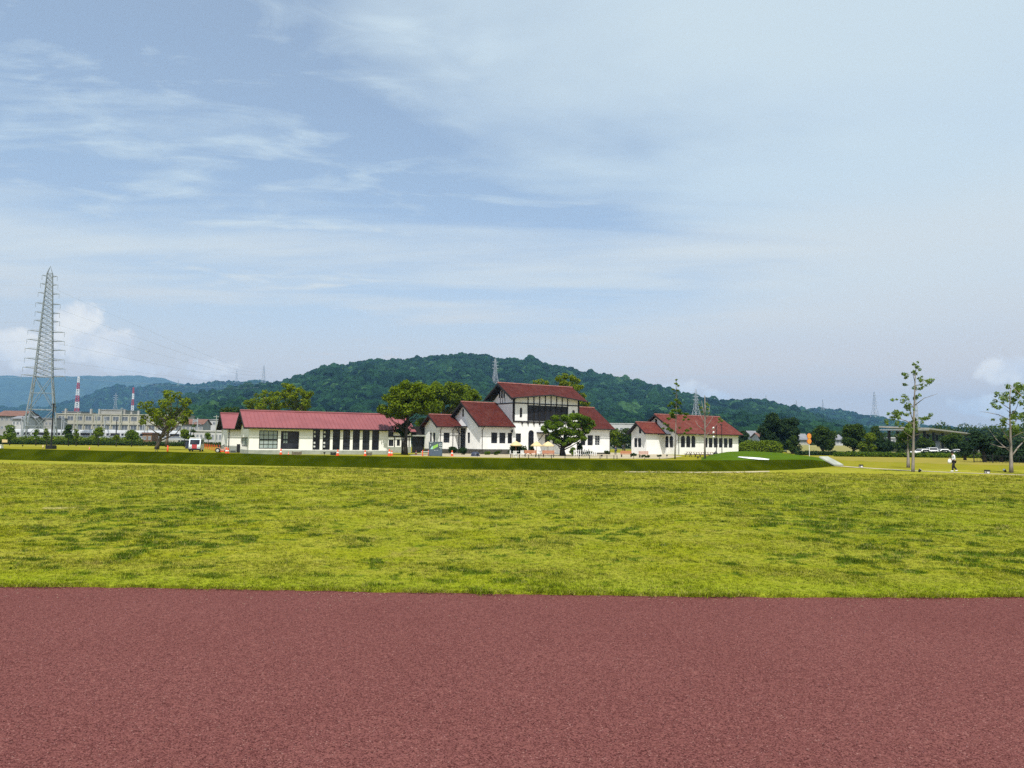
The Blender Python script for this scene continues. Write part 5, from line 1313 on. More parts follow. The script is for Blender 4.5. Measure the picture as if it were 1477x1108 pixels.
# trees beyond the mound and along the right
for (px, py, Y, cx_, cy_, w_, h_, n_, r_, lf, lab, shp) in (
        (1126, 655, 165, 1126, 622, 66, 66, 30, 9, 'leaf_dark', 'large dark evergreen tree beyond the turf mound', 'round'),
        (1143, 656, 160, 1143, 640, 16, 26, 8, 5, 'leaf_mid', 'small lighter tree under the large dark evergreen', 'round'),
        (1187, 658, 160, 1188, 632, 36, 42, 18, 8, 'leaf_mid', 'rounded tree just right of the orange signs', 'round'),
        (1232, 657, 150, 1231, 632, 34, 46, 18, 8, 'leaf_mid', 'taller rounded tree right of the tree by the orange signs', 'round'),
        (1250, 660, 148, 1250, 640, 26, 34, 12, 6, 'leaf_green', 'paler bushy tree leaning against the taller rounded one', 'round'),
        (1276, 660, 150, 1276, 644, 34, 30, 14, 7, 'leaf_dark', 'low dark tree in front of the distant white house', 'round'),
        (1268, 655, 200, 1264, 630, 22, 34, 10, 6, 'leaf_mid', 'tree at the far side between the bushy tree and the low dark tree', 'round'),
        (1329, 660, 150, 1332, 644, 30, 30, 12, 7, 'leaf_mid', 'bushy tree beneath the left end of the grey canopy', 'round'),
        (1374, 659, 150, 1373, 638, 28, 32, 12, 7, 'leaf_mid', 'green tree beneath the middle of the grey canopy', 'round'),
        (1068, 652, 165, 1071, 632, 16, 30, 8, 5, 'leaf_dark', 'dark tree at the right gable of the red roof house', 'round'),
        (1302, 660, 170, 1300, 640, 24, 30, 10, 6, 'leaf_mid', 'tree behind the two thin trunks at the right', 'round')):
    tree('broadleaf_tree', px, py, Y, gen_blobs(cx_, cy_, w_, h_, n_, r_, px), lab, group='trees beyond the right lawn', trunk_r=.28, leaf=lf, size=.42, dens=.85, seed=px, bark='bark_dark', extra=2, base_z=0)
for (px, py, Y, cx_, cy_, w_, h_, n_, lab, sd_) in ((1420, 667, 92, 1416, 640, 58, 40, 26, 'wide dark layered conifer behind the fence on the right', 61), (1392, 664, 105, 1392, 646, 26, 28, 12, 'smaller dark conifer left of the wide layered one', 62),
                                                  (1445, 668, 96, 1447, 646, 30, 44, 16, 'dark conifer between the layered one and the pruned tree', 63), (1484, 669, 92, 1480, 650, 50, 42, 20, 'very dark conifer at the right edge behind the fence', 64)):
    tree('conifer', px, py, Y, gen_blobs(cx_, cy_, w_, h_, n_, 6.5, sd_, 'cedar'), lab, group='conifers behind the right fence', trunk_r=.2, leaf='needle', size=.36, dens=1.0, seed=sd_, bark='bark_dark', extra=2, flat=.35, base_z=0)


def shrub(name, px, py, Y, w, h, n, r, lf, lab, seed, size=.2, dens=.9, group=None, shape='round'):
    return tree(name, px, py, Y, gen_blobs(px, py - h * .52, w, h, n, r, seed, shape), lab, 'shrub', group, trunk_r=.04, leaf=lf, size=size, dens=dens, seed=seed, limbs=False, base_z=0, depth=1.0)


# young trees in a row before the railway
for i, (px, top, w_, lf, lab) in enumerate(((14, 611, 20, 'leaf_fresh', 'bushy young tree leftmost in the row before the train'), (52, 613, 11, 'leaf_fresh', 'narrow young tree below the left leg of the pylon'), (67, 614, 10, 'leaf_green', 'narrow young tree just left of the black lamp post'), (99, 610, 17, 'leaf_mid', 'young tree right of the pylon foot with a full crown'),
                                         (110, 618, 12, 'leaf_green', 'low young tree touching the full crowned one'), (142, 611, 18, 'leaf_green', 'pointed young tree in front of the train middle'), (168, 626, 12, 'leaf_green', 'small bush like tree right of the pointed one'), (190, 620, 24, 'leaf_fresh', 'spreading pale young tree left of the pruned tree'), (266, 616, 20, 'leaf_green', 'young tree behind the white van'), (279, 612, 10, 'leaf_mid', 'slim young tree just behind the van roof'), (300, 622, 11, 'leaf_fresh', 'small young tree between van and rear hall'))):
    tree('sapling', px, 638, 150, gen_blobs(px, (top + 634) / 2, w_, 634 - top, 9, max(2.6, w_ * .24), 70 + i, 'cone'), lab, group='young trees before the railway', trunk_r=.09, leaf=lf, size=.36, dens=.75, seed=70 + i, bark='bark_dark', base_z=0)


def hedge(name, pa, pb, Ya, Yb, h, w, lf, lab, seed, size=.3, dens=.7, n=None):
    a, b = at(*pa, Ya), at(*pb, Yb); a[2] = b[2] = 0; L = np.linalg.norm(b - a); rg = random.Random(seed); n = n or int(L / (w * .55))
    mid_ = (a + b) / 2; root = empty(name, tuple(mid_), 0, lab, 'hedge'); bl = []
    for i in range(n):
        f = (i + rg.uniform(-.3, .3)) / max(1, n - 1); p = a + (b - a) * min(1, max(0, f)) - mid_
        bl.append((p[0], p[1] + rg.uniform(-.2, .2) * w, h * rg.uniform(.4, .6), h * .55 * rg.uniform(.85, 1.2)))
    link('foliage', leaves(bl, size, dens, seed, MT[lf], 'foliage', flat=1.0), root)
    return root


hedge('hedge', (-60, 637), (318, 641), 170, 170, 1.0, 1.6, 'leaf_mid', 'long low dark hedge across the far side of the left lawn', 81, .35, .8, 120)
hedge('hedge', (-40, 636), (200, 638), 200, 200, 1.8, 2.4, 'leaf_green', 'scrubby green verge in front of the train', 82, .5, .6, 70)
hedge('hedge', (1072, 650), (1120, 652), 150, 150, 2.5, 2.6, 'leaf_green', 'clipped light green bushes right of the red roof house', 83, .35, .8, 16)
hedge('hedge', (1205, 658), (1425, 664), 128, 128, .75, 1.2, 'leaf_fresh', 'bright strip of tall grass and bushes across the right field', 84, .3, .9, 110)
hedge('hedge', (1150, 656), (1260, 658), 140, 140, .8, 1.0, 'leaf_dark', 'low dark hedge behind the orange sign pole', 85, .3, .9, 40)
hedge('hedge', (1330, 656), (1400, 660), 135, 135, 1.0, 1.4, 'leaf_dark', 'dark hedge in front of the parked white cars', 86, .3, .9, 34)
hedge('hedge', (1425, 664), (1500, 667), 100, 98, 1.7, 2.2, 'leaf_dark', 'dark thick hedge behind the pruned tree on the right', 87, .3, .9, 14)
# distant belts of trees filling the plain
for i, (pa, pb, Y, h, lf, lab) in enumerate((((-50, 622), (45, 624), 420, 9, 'leaf_mid', 'distant belt of trees left of the pylon'), ((300, 622), (330, 622), 380, 9, 'leaf_mid', 'distant trees above the roofs left of the rear hall'),
                                          ((1075, 640), (1180, 642), 380, 8, 'leaf_mid', 'distant belt of trees behind the big evergreen'), ((1180, 640), (1345, 644), 420, 9, 'leaf_mid', 'distant belt of trees behind the right lawn'), ((1345, 642), (1560, 646), 330, 11, 'leaf_mid', 'distant belt of trees behind the grey canopy'), ((880, 640), (960, 640), 300, 5, 'leaf_mid', 'distant belt of trees seen between the two houses'))):
    hedge('tree_belt', pa, pb, Y, Y, h, h * .8, lf, lab, 90 + i, 1.0, .6)
# dry grassy rise behind the right trees
a, b = at(1110, 650, 190), at(1300, 655, 190); g = MB()
g.add([(a[0], 178, 0.03), (b[0], 178, 0.03), (b[0] + 8, 200, 1.8), (a[0] + 8, 200, 1.8), (a[0] + 8, 230, 2.0), (b[0] + 8, 230, 2.0)], [(0, 1, 2, 3), (3, 2, 5, 4)])
tag(g.build('grass_bank', MT['dry_bank']), kind='structure')
# planting by the main house
shrub('flowering_shrub', 745, 657, 98, 26, 16, 12, 5, 'leaf_dark', 'broad dark shrub below the leftmost umbrella', 101)
shrub('flowering_shrub', 757, 657, 99, 10, 14, 6, 3.5, 'leaf_mid', 'smaller shrub right of the broad dark one', 102)
shrub('flowering_shrub', 766.5, 657, 100, 8, 15, 5, 3, 'leaf_dark', 'small dark bush under the middle umbrella', 103)
shrub('garden_bush', 826, 657.5, 100, 10, 14, 6, 3.4, 'leaf_fresh', 'light green bush beside the spreading tree trunk', 104)
shrub('box_bush', 652, 656, 103, 14, 12, 7, 4, 'leaf_dark', 'dark bush by the corner of the small wing', 105)
shrub('box_bush', 666, 656.5, 102, 16, 11, 8, 4, 'leaf_dark', 'dark bush in front of the dark porch', 106)
shrub('garden_bush', 703, 656.8, 104, 12, 6, 5, 2.2, 'leaf_fresh', 'low flowers along the stone base of the house', 107, .14)
shrub('garden_bush', 718, 657, 104, 14, 7, 5, 2.4, 'leaf_mid', 'low green planting under the front windows', 108, .14)
shrub('garden_bush', 914, 658.5, 88, 10, 5, 5, 2, 'leaf_dark', 'low dark bush right of the orange bench', 109, .14)
shrub('garden_bush', 930, 660.5, 84, 18, 4, 6, 1.8, 'leaf_dark', 'low spreading planting in front of the pinkish bench', 110, .14)
shrub('garden_bush', 951, 659.5, 86, 9, 3.4, 4, 1.5, 'leaf_dark', 'small low planting left of the thin leafy tree', 111, .12)
shrub('garden_bush', 876, 653.5, 122, 14, 3.4, 5, 2, 'leaf_mid', 'low planting at the corner of the right wing', 112, .16)
shrub('garden_bush', 848, 655, 112, 20, 4, 6, 2, 'leaf_mid', 'brownish low planting along the right wing', 113, .16)

# ------------------------------------------------------------------ power pylons
def lattice(name, foot, H, wb, wt, waist, ww, label, m, levels, arms, unit, arm_r, leg_r, rz=0.6, detail=True, group=None, cat='pylon'):
    """steel lattice tower; waist = height where the splayed legs meet the slim body"""
    root = empty(name, tuple(foot), rz, label, cat, group)

    def half(z): return wb / 2 + (ww / 2 - wb / 2) * z / waist if z < waist else ww / 2 + (wt / 2 - ww / 2) * (z - waist) / (H - waist)
    hs = [0, waist * .5, waist] + [waist + (H - waist) * k / levels for k in range(1, levels + 1)]
    C4 = [(-1, -1), (1, -1), (1, 1), (-1, 1)]
    for cx_, cy_ in C4:
        MB().tube([(cx_ * half(z), cy_ * half(z), z) for z in (0, waist, H)], [leg_r * 1.3, leg_r, leg_r * .6], 5).build('leg', m, root)
    g = MB()
    for i in range(len(hs) - 1):
        z0_, z1_ = hs[i], hs[i + 1]; a0_, a1_ = half(z0_), half(z1_)
        for k in range(4):
            p, q = C4[k], C4[(k + 1) % 4]; r_ = leg_r * (.55 if z0_ < waist else .42)
            g.tube([(p[0] * a0_, p[1] * a0_, z0_), (q[0] * a1_, q[1] * a1_, z1_)], r_, 4, cap=False); g.tube([(q[0] * a0_, q[1] * a0_, z0_), (p[0] * a1_, p[1] * a1_, z1_)], r_, 4, cap=False)
            g.tube([(p[0] * a1_, p[1] * a1_, z1_), (q[0] * a1_, q[1] * a1_, z1_)], r_, 4, cap=False)
            if detail and z0_ < waist:
                m0 = ((p[0] + q[0]) / 2 * (a0_ + a1_) / 2, (p[1] + q[1]) / 2 * (a0_ + a1_) / 2, (z0_ + z1_) / 2)
                for e, az_ in ((p, (a0_ + a1_) / 2), (q, (a0_ + a1_) / 2)): g.tube([(e[0] * az_, e[1] * az_, (z0_ + z1_) / 2), m0], r_ * .7, 4, cap=False)
    br = g.build('bracing', m, root); br['kind'] = 'stuff'
    g = MB(); g.tube([(-wt / 2, -wt / 2, H), (0, 0, H + wt * 1.6), (wt / 2, wt / 2, H)], leg_r * .6, 4); g.tube([(wt / 2, -wt / 2, H), (0, 0, H + wt * 1.6), (-wt / 2, wt / 2, H)], leg_r * .6, 4)
    g.build('peak', m, root)
    for (z, ln) in arms:
        hz_ = half(z)
        for s_ in (-1, 1):
            g = MB(); tip = (s_ * (hz_ + ln), 0, z + .25 * unit)
            for y_ in (-1, 1): g.tube([(s_ * hz_, y_ * hz_ * .5, z), tip], arm_r, 4)
            g.tube([(s_ * hz_, 0, z + ln * .06 + .35 * unit), tip], arm_r * .7, 4)
            am = g.build('arm', m, root)
            if detail:
                MB().tube([(tip[0], 0, z + .2), (tip[0], 0, z - 1.2)], .05, 5).build('insulator', m, am)
    return root


ft = at(57.5, 632, 225); ft[2] = 0
Hp = 52.0
k_ = 225 / FPX
arms_py = [(399, 8), (411, 9), (424, 11), (439, 13), (452, 12), (464, 12), (479, 20), (492, 20), (505, 21), (519, 20), (532, 21), (543, 22)]
big = lattice('power_pylon', ft, Hp, 8.6, 1.4, 20.0, 4.6, 'huge steel lattice power pylon standing beside the railway at the left', MT['steel'], 23,
              [(at(66, py, 225)[2], l * k_ * .75) for py, l in arms_py], 1, .07, .15, rz=0.45)
# the same kind of tower far away on the hills
far_specs = [(341, 552, 535, 3300, 'far pylon on the blue ridge, left of the pair above the hall'), (380, 553, 528, 2900, 'far pylon on the blue ridge, taller one above the hall roof'), (425, 553, 541, 2600, 'short far pylon on the hill shoulder above the yellow tree'), (714, 556, 518, 1180, 'grey pylon on the wooded hill behind the tallest roof'),
             (766, 524, 514, 1600, 'thin mast like pylon on the hill crest right of the tallest roof'), (817, 534, 526, 1600, 'tiny pylon on the falling hill crest'), (1004, 604, 562, 620, 'grey pylon rising behind the right house roof'), (1031, 586, 574, 1500, 'small pylon on the hill end behind the bare young tree'), (1071, 622, 596, 900, 'pale pylon low on the slope right of the right house'),
             (1105, 584, 570, 1700, 'faint pylon on the skyline left of the dark evergreen'), (1149, 594, 578, 1900, 'faint pylon on the skyline above the dark evergreen'), (1187, 592, 576, 2500, 'faint mast on the low ridge right of the dark evergreen'), (1262, 602, 566, 2100, 'tall faint pylon on the low ridge at the right'), (1322, 640, 577, 700, 'pylon directly behind the tall sparse tree'),
             (257, 556, 547, 3200, 'dark short pylon on the blue ridge at the left'), (166, 592, 568, 1500, 'white pole like pylon between the two red and white masts')]
proto = None
for i, (px, pb, pt, Y, lab) in enumerate(far_specs):
    b0 = at(px, pb, Y); t0_ = at(px, pt, Y); h_ = t0_[2] - b0[2]
    if proto is None:
        proto = lattice('distant_pylon', (0, 0, 0), 1.0, .24, .035, .35, .12, None, MT['far_steel'], 6, [(z, .11) for z in (.64, .76, .88)], .02, .005, .0065, detail=False)
        o_ = proto
    else: o_ = copy_tree(proto)
    o_.location = tuple(b0); o_.scale = (h_, h_, h_); o_.rotation_euler = (0, 0, .5 + .2 * (i % 3)); tag(o_, lab, 'pylon', 'far pylons on the hills')
# red and white masts
for (px, pb, pt, Y, wpx, lab) in ((110.5, 598, 543, 1500, 9, 'stout red and white mast right of the big pylon'), (190.5, 602, 559, 1500, 6, 'slimmer red and white mast above the school')):
    b0 = at(px, pb, Y); t0_ = at(px, pt, Y); h_ = t0_[2] + 0; root = empty('radio_mast', (b0[0], Y, 0), .4, lab, 'mast', 'red and white masts')
    w0 = wpx * Y / FPX / 2; z_b = b0[2]; nseg = 6 if px < 150 else 5
    zz_ = [0] + [z_b + (h_ - z_b) * k / nseg for k in range(nseg + 1)]
    def wd(z): return w0 * (1 - .86 * (z / h_) ** .75) + w0 * .06
    for i in range(len(zz_) - 1):
        z0_, z1_ = zz_[i], zz_[i + 1]; mm = MT['white_paint'] if i % 2 == 0 else MT['red_paint']; g = MB(); nn_ = 3
        for cx_, cy_ in ((-1, -1), (1, -1), (1, 1), (-1, 1)): g.tube([(cx_ * wd(z0_), cy_ * wd(z0_), z0_), (cx_ * wd(z1_), cy_ * wd(z1_), z1_)], .5, 4)
        for j in range(nn_):
            za, zb_ = z0_ + (z1_ - z0_) * j / nn_, z0_ + (z1_ - z0_) * (j + 1) / nn_; a0_, a1_ = wd(za), wd(zb_)
            for k in range(4):
                p, q = ((-1, -1), (1, -1), (1, 1), (-1, 1))[k], ((1, -1), (1, 1), (-1, 1), (-1, -1))[k]
                g.tube([(p[0] * a0_, p[1] * a0_, za), (q[0] * a1_, q[1] * a1_, zb_)], .38, 4, cap=False); g.tube([(q[0] * a0_, q[1] * a0_, za), (p[0] * a1_, p[1] * a1_, zb_)], .38, 4, cap=False)
        s_ = g.build('mast_section', mm, root)
# cables from the big pylon
cz = [at(66, py, 225)[2] for py, l in arms_py]
for i, py in enumerate((411, 439, 464, 492, 519, 543)):
    a = at(66, py, 225); e = at(380 + 6 * i, 530 + i * 3.5, 2900); g = MB(); pts_ = []
    for k in range(25):
        f = (k / 24) ** 2; p = a + (e - a) * f; p[2] -= 60 * f * (1 - f); pts_.append(p)
    tag(g.tube(pts_, [.02 + .18 * (k / 24) ** 2 for k in range(25)], 4, cap=False) and g.build('power_cable', MT['far_steel']), ('topmost', 'second', 'third', 'fourth', 'fifth', 'lowest')[i] + ' of the thin cables sagging from the big pylon towards the far hills', 'cable', 'power cables right of the big pylon')
    e = a + np.array([-160, -30, 4.0]); g = MB(); pts_ = []
    for k in range(13):
        f = k / 12; p = a + (e - a) * f; p[2] -= 16 * f * (1 - f); pts_.append(p)
    tag(g.tube(pts_, .016, 4, cap=False) and g.build('power_cable', MT['far_steel']), ('topmost', 'second', 'third', 'fourth', 'fifth', 'lowest')[i] + ' of the thin cables leaving the big pylon past the left edge', 'cable', 'power cables left of the big pylon')

# bare slope on the hill beside the pylon
nv_, nu_, _ = H1.shape; g = MB()
jj = [j for j in range(nv_) if 1165 < H1[j, 0, 1] < 1290]; ii = [i for i in range(nu_) if abs(H1[jj[0], i, 0] / H1[jj[0], i, 1] - (709 - CX0) / FPX) < .0105]
g.add([(H1[j, i, 0], H1[j, i, 1], H1[j, i, 2] + .8) for j in jj for i in ii], [(a * len(ii) + b, a * len(ii) + b + 1, (a + 1) * len(ii) + b + 1, (a + 1) * len(ii) + b) for a in range(len(jj) - 1) for b in range(len(ii) - 1)])
tag(g.build('bare_slope', MT['bare_earth']), kind='structure')


# ------------------------------------------------------------------ town in the distance
def block(name, px0, px1, pt, Y, label, depth=9, roof='flat', wallm='house_wall', roofm='grey_roof', rows=2, cols=4, ptr=None, th=0.06, cat='building', group=None, wh=1.1, z0=0.0, wfrac=.6, win0=None):
    """plain far building: walls, roof, each window a part with its pane"""
    a = at(px0, pt, Y); b = at(px1, pt, Y); w = b[0] - a[0]; h = (a[2] + b[2]) / 2
    H = House(name, a[0], Y, th, label, cat, group); g = MB(); g.box(0, w, 0, depth, z0, h); g.build('wall', MT[wallm], H.root)
    if roof == 'flat':
        MB().box(-.25, w + .25, -.25, depth + .25, h + .003, h + .4).build('roof', MT[roofm], H.root)
    else:
        hr = h + (ptr if ptr else 2.0); g = MB()
        slab(g, (-.5, -.6, h - .1), (w + .5, -.6, h - .1), (w + .5, depth / 2, hr), (-.5, depth / 2, hr), .15); slab(g, (w + .5, depth + .6, h - .1), (-.5, depth + .6, h - .1), (-.5, depth / 2, hr), (w + .5, depth / 2, hr), .15)
        g.build('roof', MT[roofm], H.root)
        MB().add([(0.002, 0, h), (0.002, depth, h), (0.002, depth / 2, hr - .2), (w - .002, 0, h), (w - .002, depth, h), (w - .002, depth / 2, hr - .2)], [(0, 1, 2), (3, 4, 5)]).build('gable', MT[wallm], H.root)
    fl = h / rows; cw = w / cols; g = MB(); ww_ = cw * wfrac
    g.box(-ww_ / 2, ww_ / 2, -.06, -.002, -wh / 2, -wh / 2 + .08); g.box(-ww_ / 2, ww_ / 2, -.06, -.002, wh / 2 - .08, wh / 2)
    for x in (-ww_ / 2, -.04, ww_ / 2 - .08): g.box(x, x + .08, -.055, -.002, -wh / 2 + .083, wh / 2 - .083)
    wm = g.mesh('window', MT['car_silver']); pm = MB().add([(-ww_ / 2, -.02, -wh / 2), (ww_ / 2, -.02, -wh / 2), (ww_ / 2, -.02, wh / 2), (-ww_ / 2, -.02, wh / 2)], [(0, 1, 2, 3)]).mesh('pane', MT['far_glass'])
    for r_ in range(rows):
        for c in range(cols):
            o = link('window', wm, H.root, (cw * (c + .5), 0, fl * (r_ + .58))); link('pane', pm, o)
    return H


sch = block('school_building', 82, 263, 598.6, 330, 'long three storey cream school building behind the train', 12, rows=3, cols=14, wallm='school_wall', roofm='school_wall', wh=1.9, wfrac=.66, th=.03)
hs_ = at(170, 598.6, 330)[2]; wS = at(263, 598, 330)[0] - at(82, 598, 330)[0]
for c in range(15):
    x = min(max(wS * c / 14, .2), wS - .2); MB().box(x - .22, x + .22, -.45, -.004, 0, hs_ - .2).build('pilaster', MT['school_wall'], sch.root)
for r_ in (1, 2):
    MB().box(.45, wS - .45, -.40, -.008, hs_ * r_ / 3 - .35, hs_ * r_ / 3 + .45).build('balcony_band', MT['school_wall'], sch.root)
for px in (92, 128, 140, 176, 186, 196, 215):
    x = at(px, 598, 330)[0] - sch.X; MB().box(x - .35, x + .35, 1.0, 2.0, hs_ + .41, hs_ + 1.6 + .5 * (px % 3)).build('roof_vent', MT['house_wall'], sch.root)
block('house', -6, 31, 599.5, 300, 'house with reddish brown roof at the left edge behind the trees', 12, 'gable', 'house_wall', 'brown_roof', 3, 6, 2.2)
block('house', 18, 33, 603.5, 280, 'small white house in front of the brown roofed one at the left', 8, 'gable', 'house_white', 'grey_roof', 2, 3, 1.0)
block('house', 34, 46, 606, 290, 'narrow grey house behind the left legs of the big pylon', 8, 'gable', 'house_wall', 'grey_roof', 2, 3, 1.6)
block('house', 48, 80, 604, 310, 'low pale building seen through the big pylon legs', 9, 'flat', 'house_wall', 'grey_roof', 2, 6)
block('gymnasium', 144, 175, 592.0, 380, 'pale flat roofed hall rising behind the school roof', 20, 'flat', 'house_wall', 'house_wall', 2, 5, th=.03)
block('workshop', 90, 116, 594.5, 400, 'pale workshop at the foot of the stout red and white mast', 16, 'flat', 'house_wall', 'grey_roof', 2, 5)
block('house', 262, 292, 611.5, 290, 'brown roofed house right of the pruned tree', 9, 'gable', 'house_wall', 'brown_roof', 2, 5, 2.0)
block('apartment_house', 287, 318, 606.0, 320, 'grey white flat roofed building left of the rear hall', 10, 'flat', 'house_white', 'grey_roof', 3, 5)
block('station_shelter', 277, 325, 622.5, 235, 'long low white roofed building beside the railway behind the van', 5, 'flat', 'house_white', 'house_white', 1, 9, wh=1.6)
block('brick_shed', 206, 219, 625.8, 240, 'small brown shed left of the pruned tree trunk', 5, 'flat', 'brick', 'brown_roof', 1, 2)
block('factory', 868, 925, 611.5, 430, 'long white factory roof between the two red roofed houses', 18, 'flat', 'house_white', 'house_white', 2, 9)
block('house', 1084, 1096, 629.5, 260, 'house with bluish roof left of the dark evergreen', 8, 'gable', 'house_white', 'grey_roof', 2, 2, 2.0)
block('house', 1097, 1113, 631, 250, 'white house partly behind the dark evergreen', 8, 'gable', 'house_white', 'brown_roof', 2, 3, 1.6)
block('house', 1151, 1167, 634, 270, 'cream house left of the orange sign pole', 8, 'gable', 'school_wall', 'grey_roof', 2, 4, 2.2)
block('house', 1201, 1216, 634, 280, 'white gabled house between two rounded trees', 8, 'gable', 'house_white', 'grey_roof', 2, 3, 2.0)
block('house', 1281, 1298, 632.5, 240, 'two storey white house above the low dark tree', 8, 'flat', 'house_white', 'house_white', 2, 3)
block('house', 1356, 1367, 638, 230, 'white building glimpsed under the grey canopy', 7, 'flat', 'house_white', 'grey_roof', 2, 2)
block('ticket_kiosk', 1421, 1430.5, 651.6, 140, 'small white hut with a window behind the layered conifer', 2.5, 'flat', 'house_white', 'house_white', 1, 2)
hh = at(354, 579, 900); hb = House('hillside_house', hh[0] - 4, 900, .1, 'pale building alone on the wooded slope at the left', 'building'); MB().box(0, 8, 0, 8, hh[2] - 14, hh[2]).build('wall', MT['house_white'], hb.root); MB().box(-.4, 8.4, -.4, 8.4, hh[2] + .003, hh[2] + .6).build('roof', MT['house_white'], hb.root)
# utility poles
for i, (px, pt, Y, lab) in enumerate(((112.5, 594, 215, 'utility pole in front of the left part of the school'), (139.5, 597, 215, 'utility pole in front of the school middle'), (168.5, 606, 205, 'dark pole between train and school'), (312.5, 599, 205, 'utility pole just left of the rear hall roof'), (262, 606, 220, 'utility pole right of the pruned tree crown'), (176, 588, 330, 'thin pole on the flat hall behind the school'))):
    p = at(px, pt, Y); rt = empty('utility_pole', (p[0], Y, 0), 0, lab, 'pole', 'utility poles by the railway')
    MB().tube([(0, 0, 0), (0, 0, p[2])], [.17, .11], 7).build('pole', MT['concrete'] if i != 2 else MT['black'], rt)
    for z in (.4, 1.2): MB().cbox(0, 0, p[2] - z, 1.7, .1, .1).build('crossarm', MT['far_steel'], rt)

# train
a = at(22, 630, 250); e = at(322, 633, 250); Lc_ = 19.4
g = MB(); pro = [(-1.4, .9), (1.4, .9), (1.45, 1.5), (1.45, 3.0), (1.3, 3.6), (.8, 3.95), (-.8, 3.95), (-1.3, 3.6), (-1.45, 3.0), (-1.45, 1.5)]
rc = empty('rail_car', (0, 0, 0), 0)
g.add([(0, y, z) for y, z in pro] + [(Lc_, y, z) for y, z in pro], [tuple(range(9, -1, -1)), tuple(range(10, 20))] + [(k, (k + 1) % 10, 10 + (k + 1) % 10, 10 + k) for k in range(10)]); g.build('body', MT['train_body'], rc)
MB().box(.02, Lc_ - .02, -1.47, -1.452, 1.62, 1.85).build('stripe', MT['slate_blue'], rc)
for x in (1.2, 6.2, 11.2, 16.2):
    MB().box(x, x + 1.3, -1.475, -1.452, 1.05 + .82, 3.05).build('door', MT['car_silver'], rc)
    MB().box(x + .25, x + 1.05, -1.485, -1.476, 2.1, 2.9).build('door_window', MT['glass'], rc)
for x in (2.8, 7.8, 12.8): MB().box(x, x + 3.1, -1.475, -1.452, 2.05, 2.95).build('window', MT['glass'], rc)
for x in (2.5, 15.5): MB().box(x, x + 2.4, -1.1, 1.1, .2, .88).build('bogie', MT['black'], rc)
MB().box(5, 14, -.8, .8, 3.953, 4.25).build('roof_unit', MT['far_steel'], rc)
for i, lab in enumerate(('leftmost silver rail car seen behind the big pylon', 'silver rail car behind the black lamp post', 'silver rail car in front of the right half of the school', 'rightmost silver rail car behind the pruned tree')):
    o = rc if i == 0 else copy_tree(rc); o.location = (a[0] + i * (Lc_ + .5), 250, .35); tag(o, lab, 'train car', 'cars of the train standing behind the lawn')
g = MB(); g.box(a[0] - 60, a[0] + 110, 246, 254, -.2, .45); tag(g.build('railway_bed', MT['concrete']), kind='structure')

for i, (px, lab) in enumerate(((30, 'overhead line gantry leftmost, behind the bushy young trees'), (88, 'overhead line gantry just right of the big pylon'), (150, 'overhead line gantry in front of the school middle'), (208, 'overhead line gantry left of the pruned tree'), (284, 'overhead line gantry behind the white van'))):
    p = at(px, 632, 243); rt = empty('line_gantry', (p[0], 243, 0), .5, lab, 'gantry', 'overhead line gantries along the railway')
    for y_ in (0, 14): MB().tube([(0, y_, 0), (0, y_, 8.6)], .16, 6).build('post', MT['far_steel'], rt)
    g = MB(); g.tube([(0, -1.2, 7.4), (0, 15.2, 7.4)], .07, 4); g.tube([(0, -1.2, 8.2), (0, 15.2, 8.2)], .07, 4)
    for k in range(12): g.tube([(0, -1 + k * 1.3, 7.4), (0, -.35 + k * 1.3, 8.2)], .04, 4); g.tube([(0, -.35 + k * 1.3, 8.2), (0, .3 + k * 1.3, 7.4)], .04, 4)
    g.build('lattice_beam', MT['far_steel'], rt)['kind'] = 'stuff'
    for y_ in (3, 10.5): MB().tube([(0, y_, 7.3), (1.6, y_, 6.3)], .05, 4).build('bracket', MT['far_steel'], rt)

# grey canopy on dark columns at the right
pl, pr_ = at(1327, 617.5, 178), at(1402, 626.0, 250)
zc_ = (pl[2] + pr_[2]) / 2; dv = np.array([pr_[0] - pl[0], pr_[1] - pl[1]]); Ld = np.linalg.norm(dv); ang = math.atan2(dv[1], dv[0])
cn = empty('canopy', (pl[0], pl[1], 0), ang, 'broad grey canopy roof carried by dark columns behind the right trees', 'canopy')
g = MB(); slab(g, (0, -2, zc_), (Ld, -2, zc_), (Ld, 9, zc_ + .5), (0, 9, zc_ + .5), .35); g.build('roof', MT['canopy_grey'], cn)
for k in range(9): MB().box(Ld * k / 8 - .12 if k else .05, Ld * k / 8 + .12, -1.9, 8.9, zc_ - .55, zc_ - .355).build('rafter', MT['far_steel'], cn)
for k in range(7):
    x = 3 + (Ld - 6) * (k / 6) ** 1.2
    MB().cyl(x, 1.2, 0, zc_ - .56, .36, n=10).build('column', MT['black'], cn); MB().cyl(x, 7.4, 0, zc_ - .56, .36, n=10).build('column', MT['black'], cn)


# ------------------------------------------------------------------ vehicles
def wheel(parent, x, y, z, r, w, name='wheel', n=16):
    t_ = MB(); t_.lathe([(r * .6, -w / 2), (r * .95, -w / 2), (r, -w * .35), (r, w * .35), (r * .95, w / 2), (r * .6, w / 2), (r * .6, -w / 2)], n=n)
    o = t_.build(name, MT['tyre'], parent, True); o.location = (x, y, z); o.rotation_euler = (R(90), 0, 0)
    MB().lathe([(0, -w * .42), (r * .62, -w * .36), (r * .62, w * .36), (0, w * .42)], n=n).build('rim', MT['car_silver'], o)
    return o


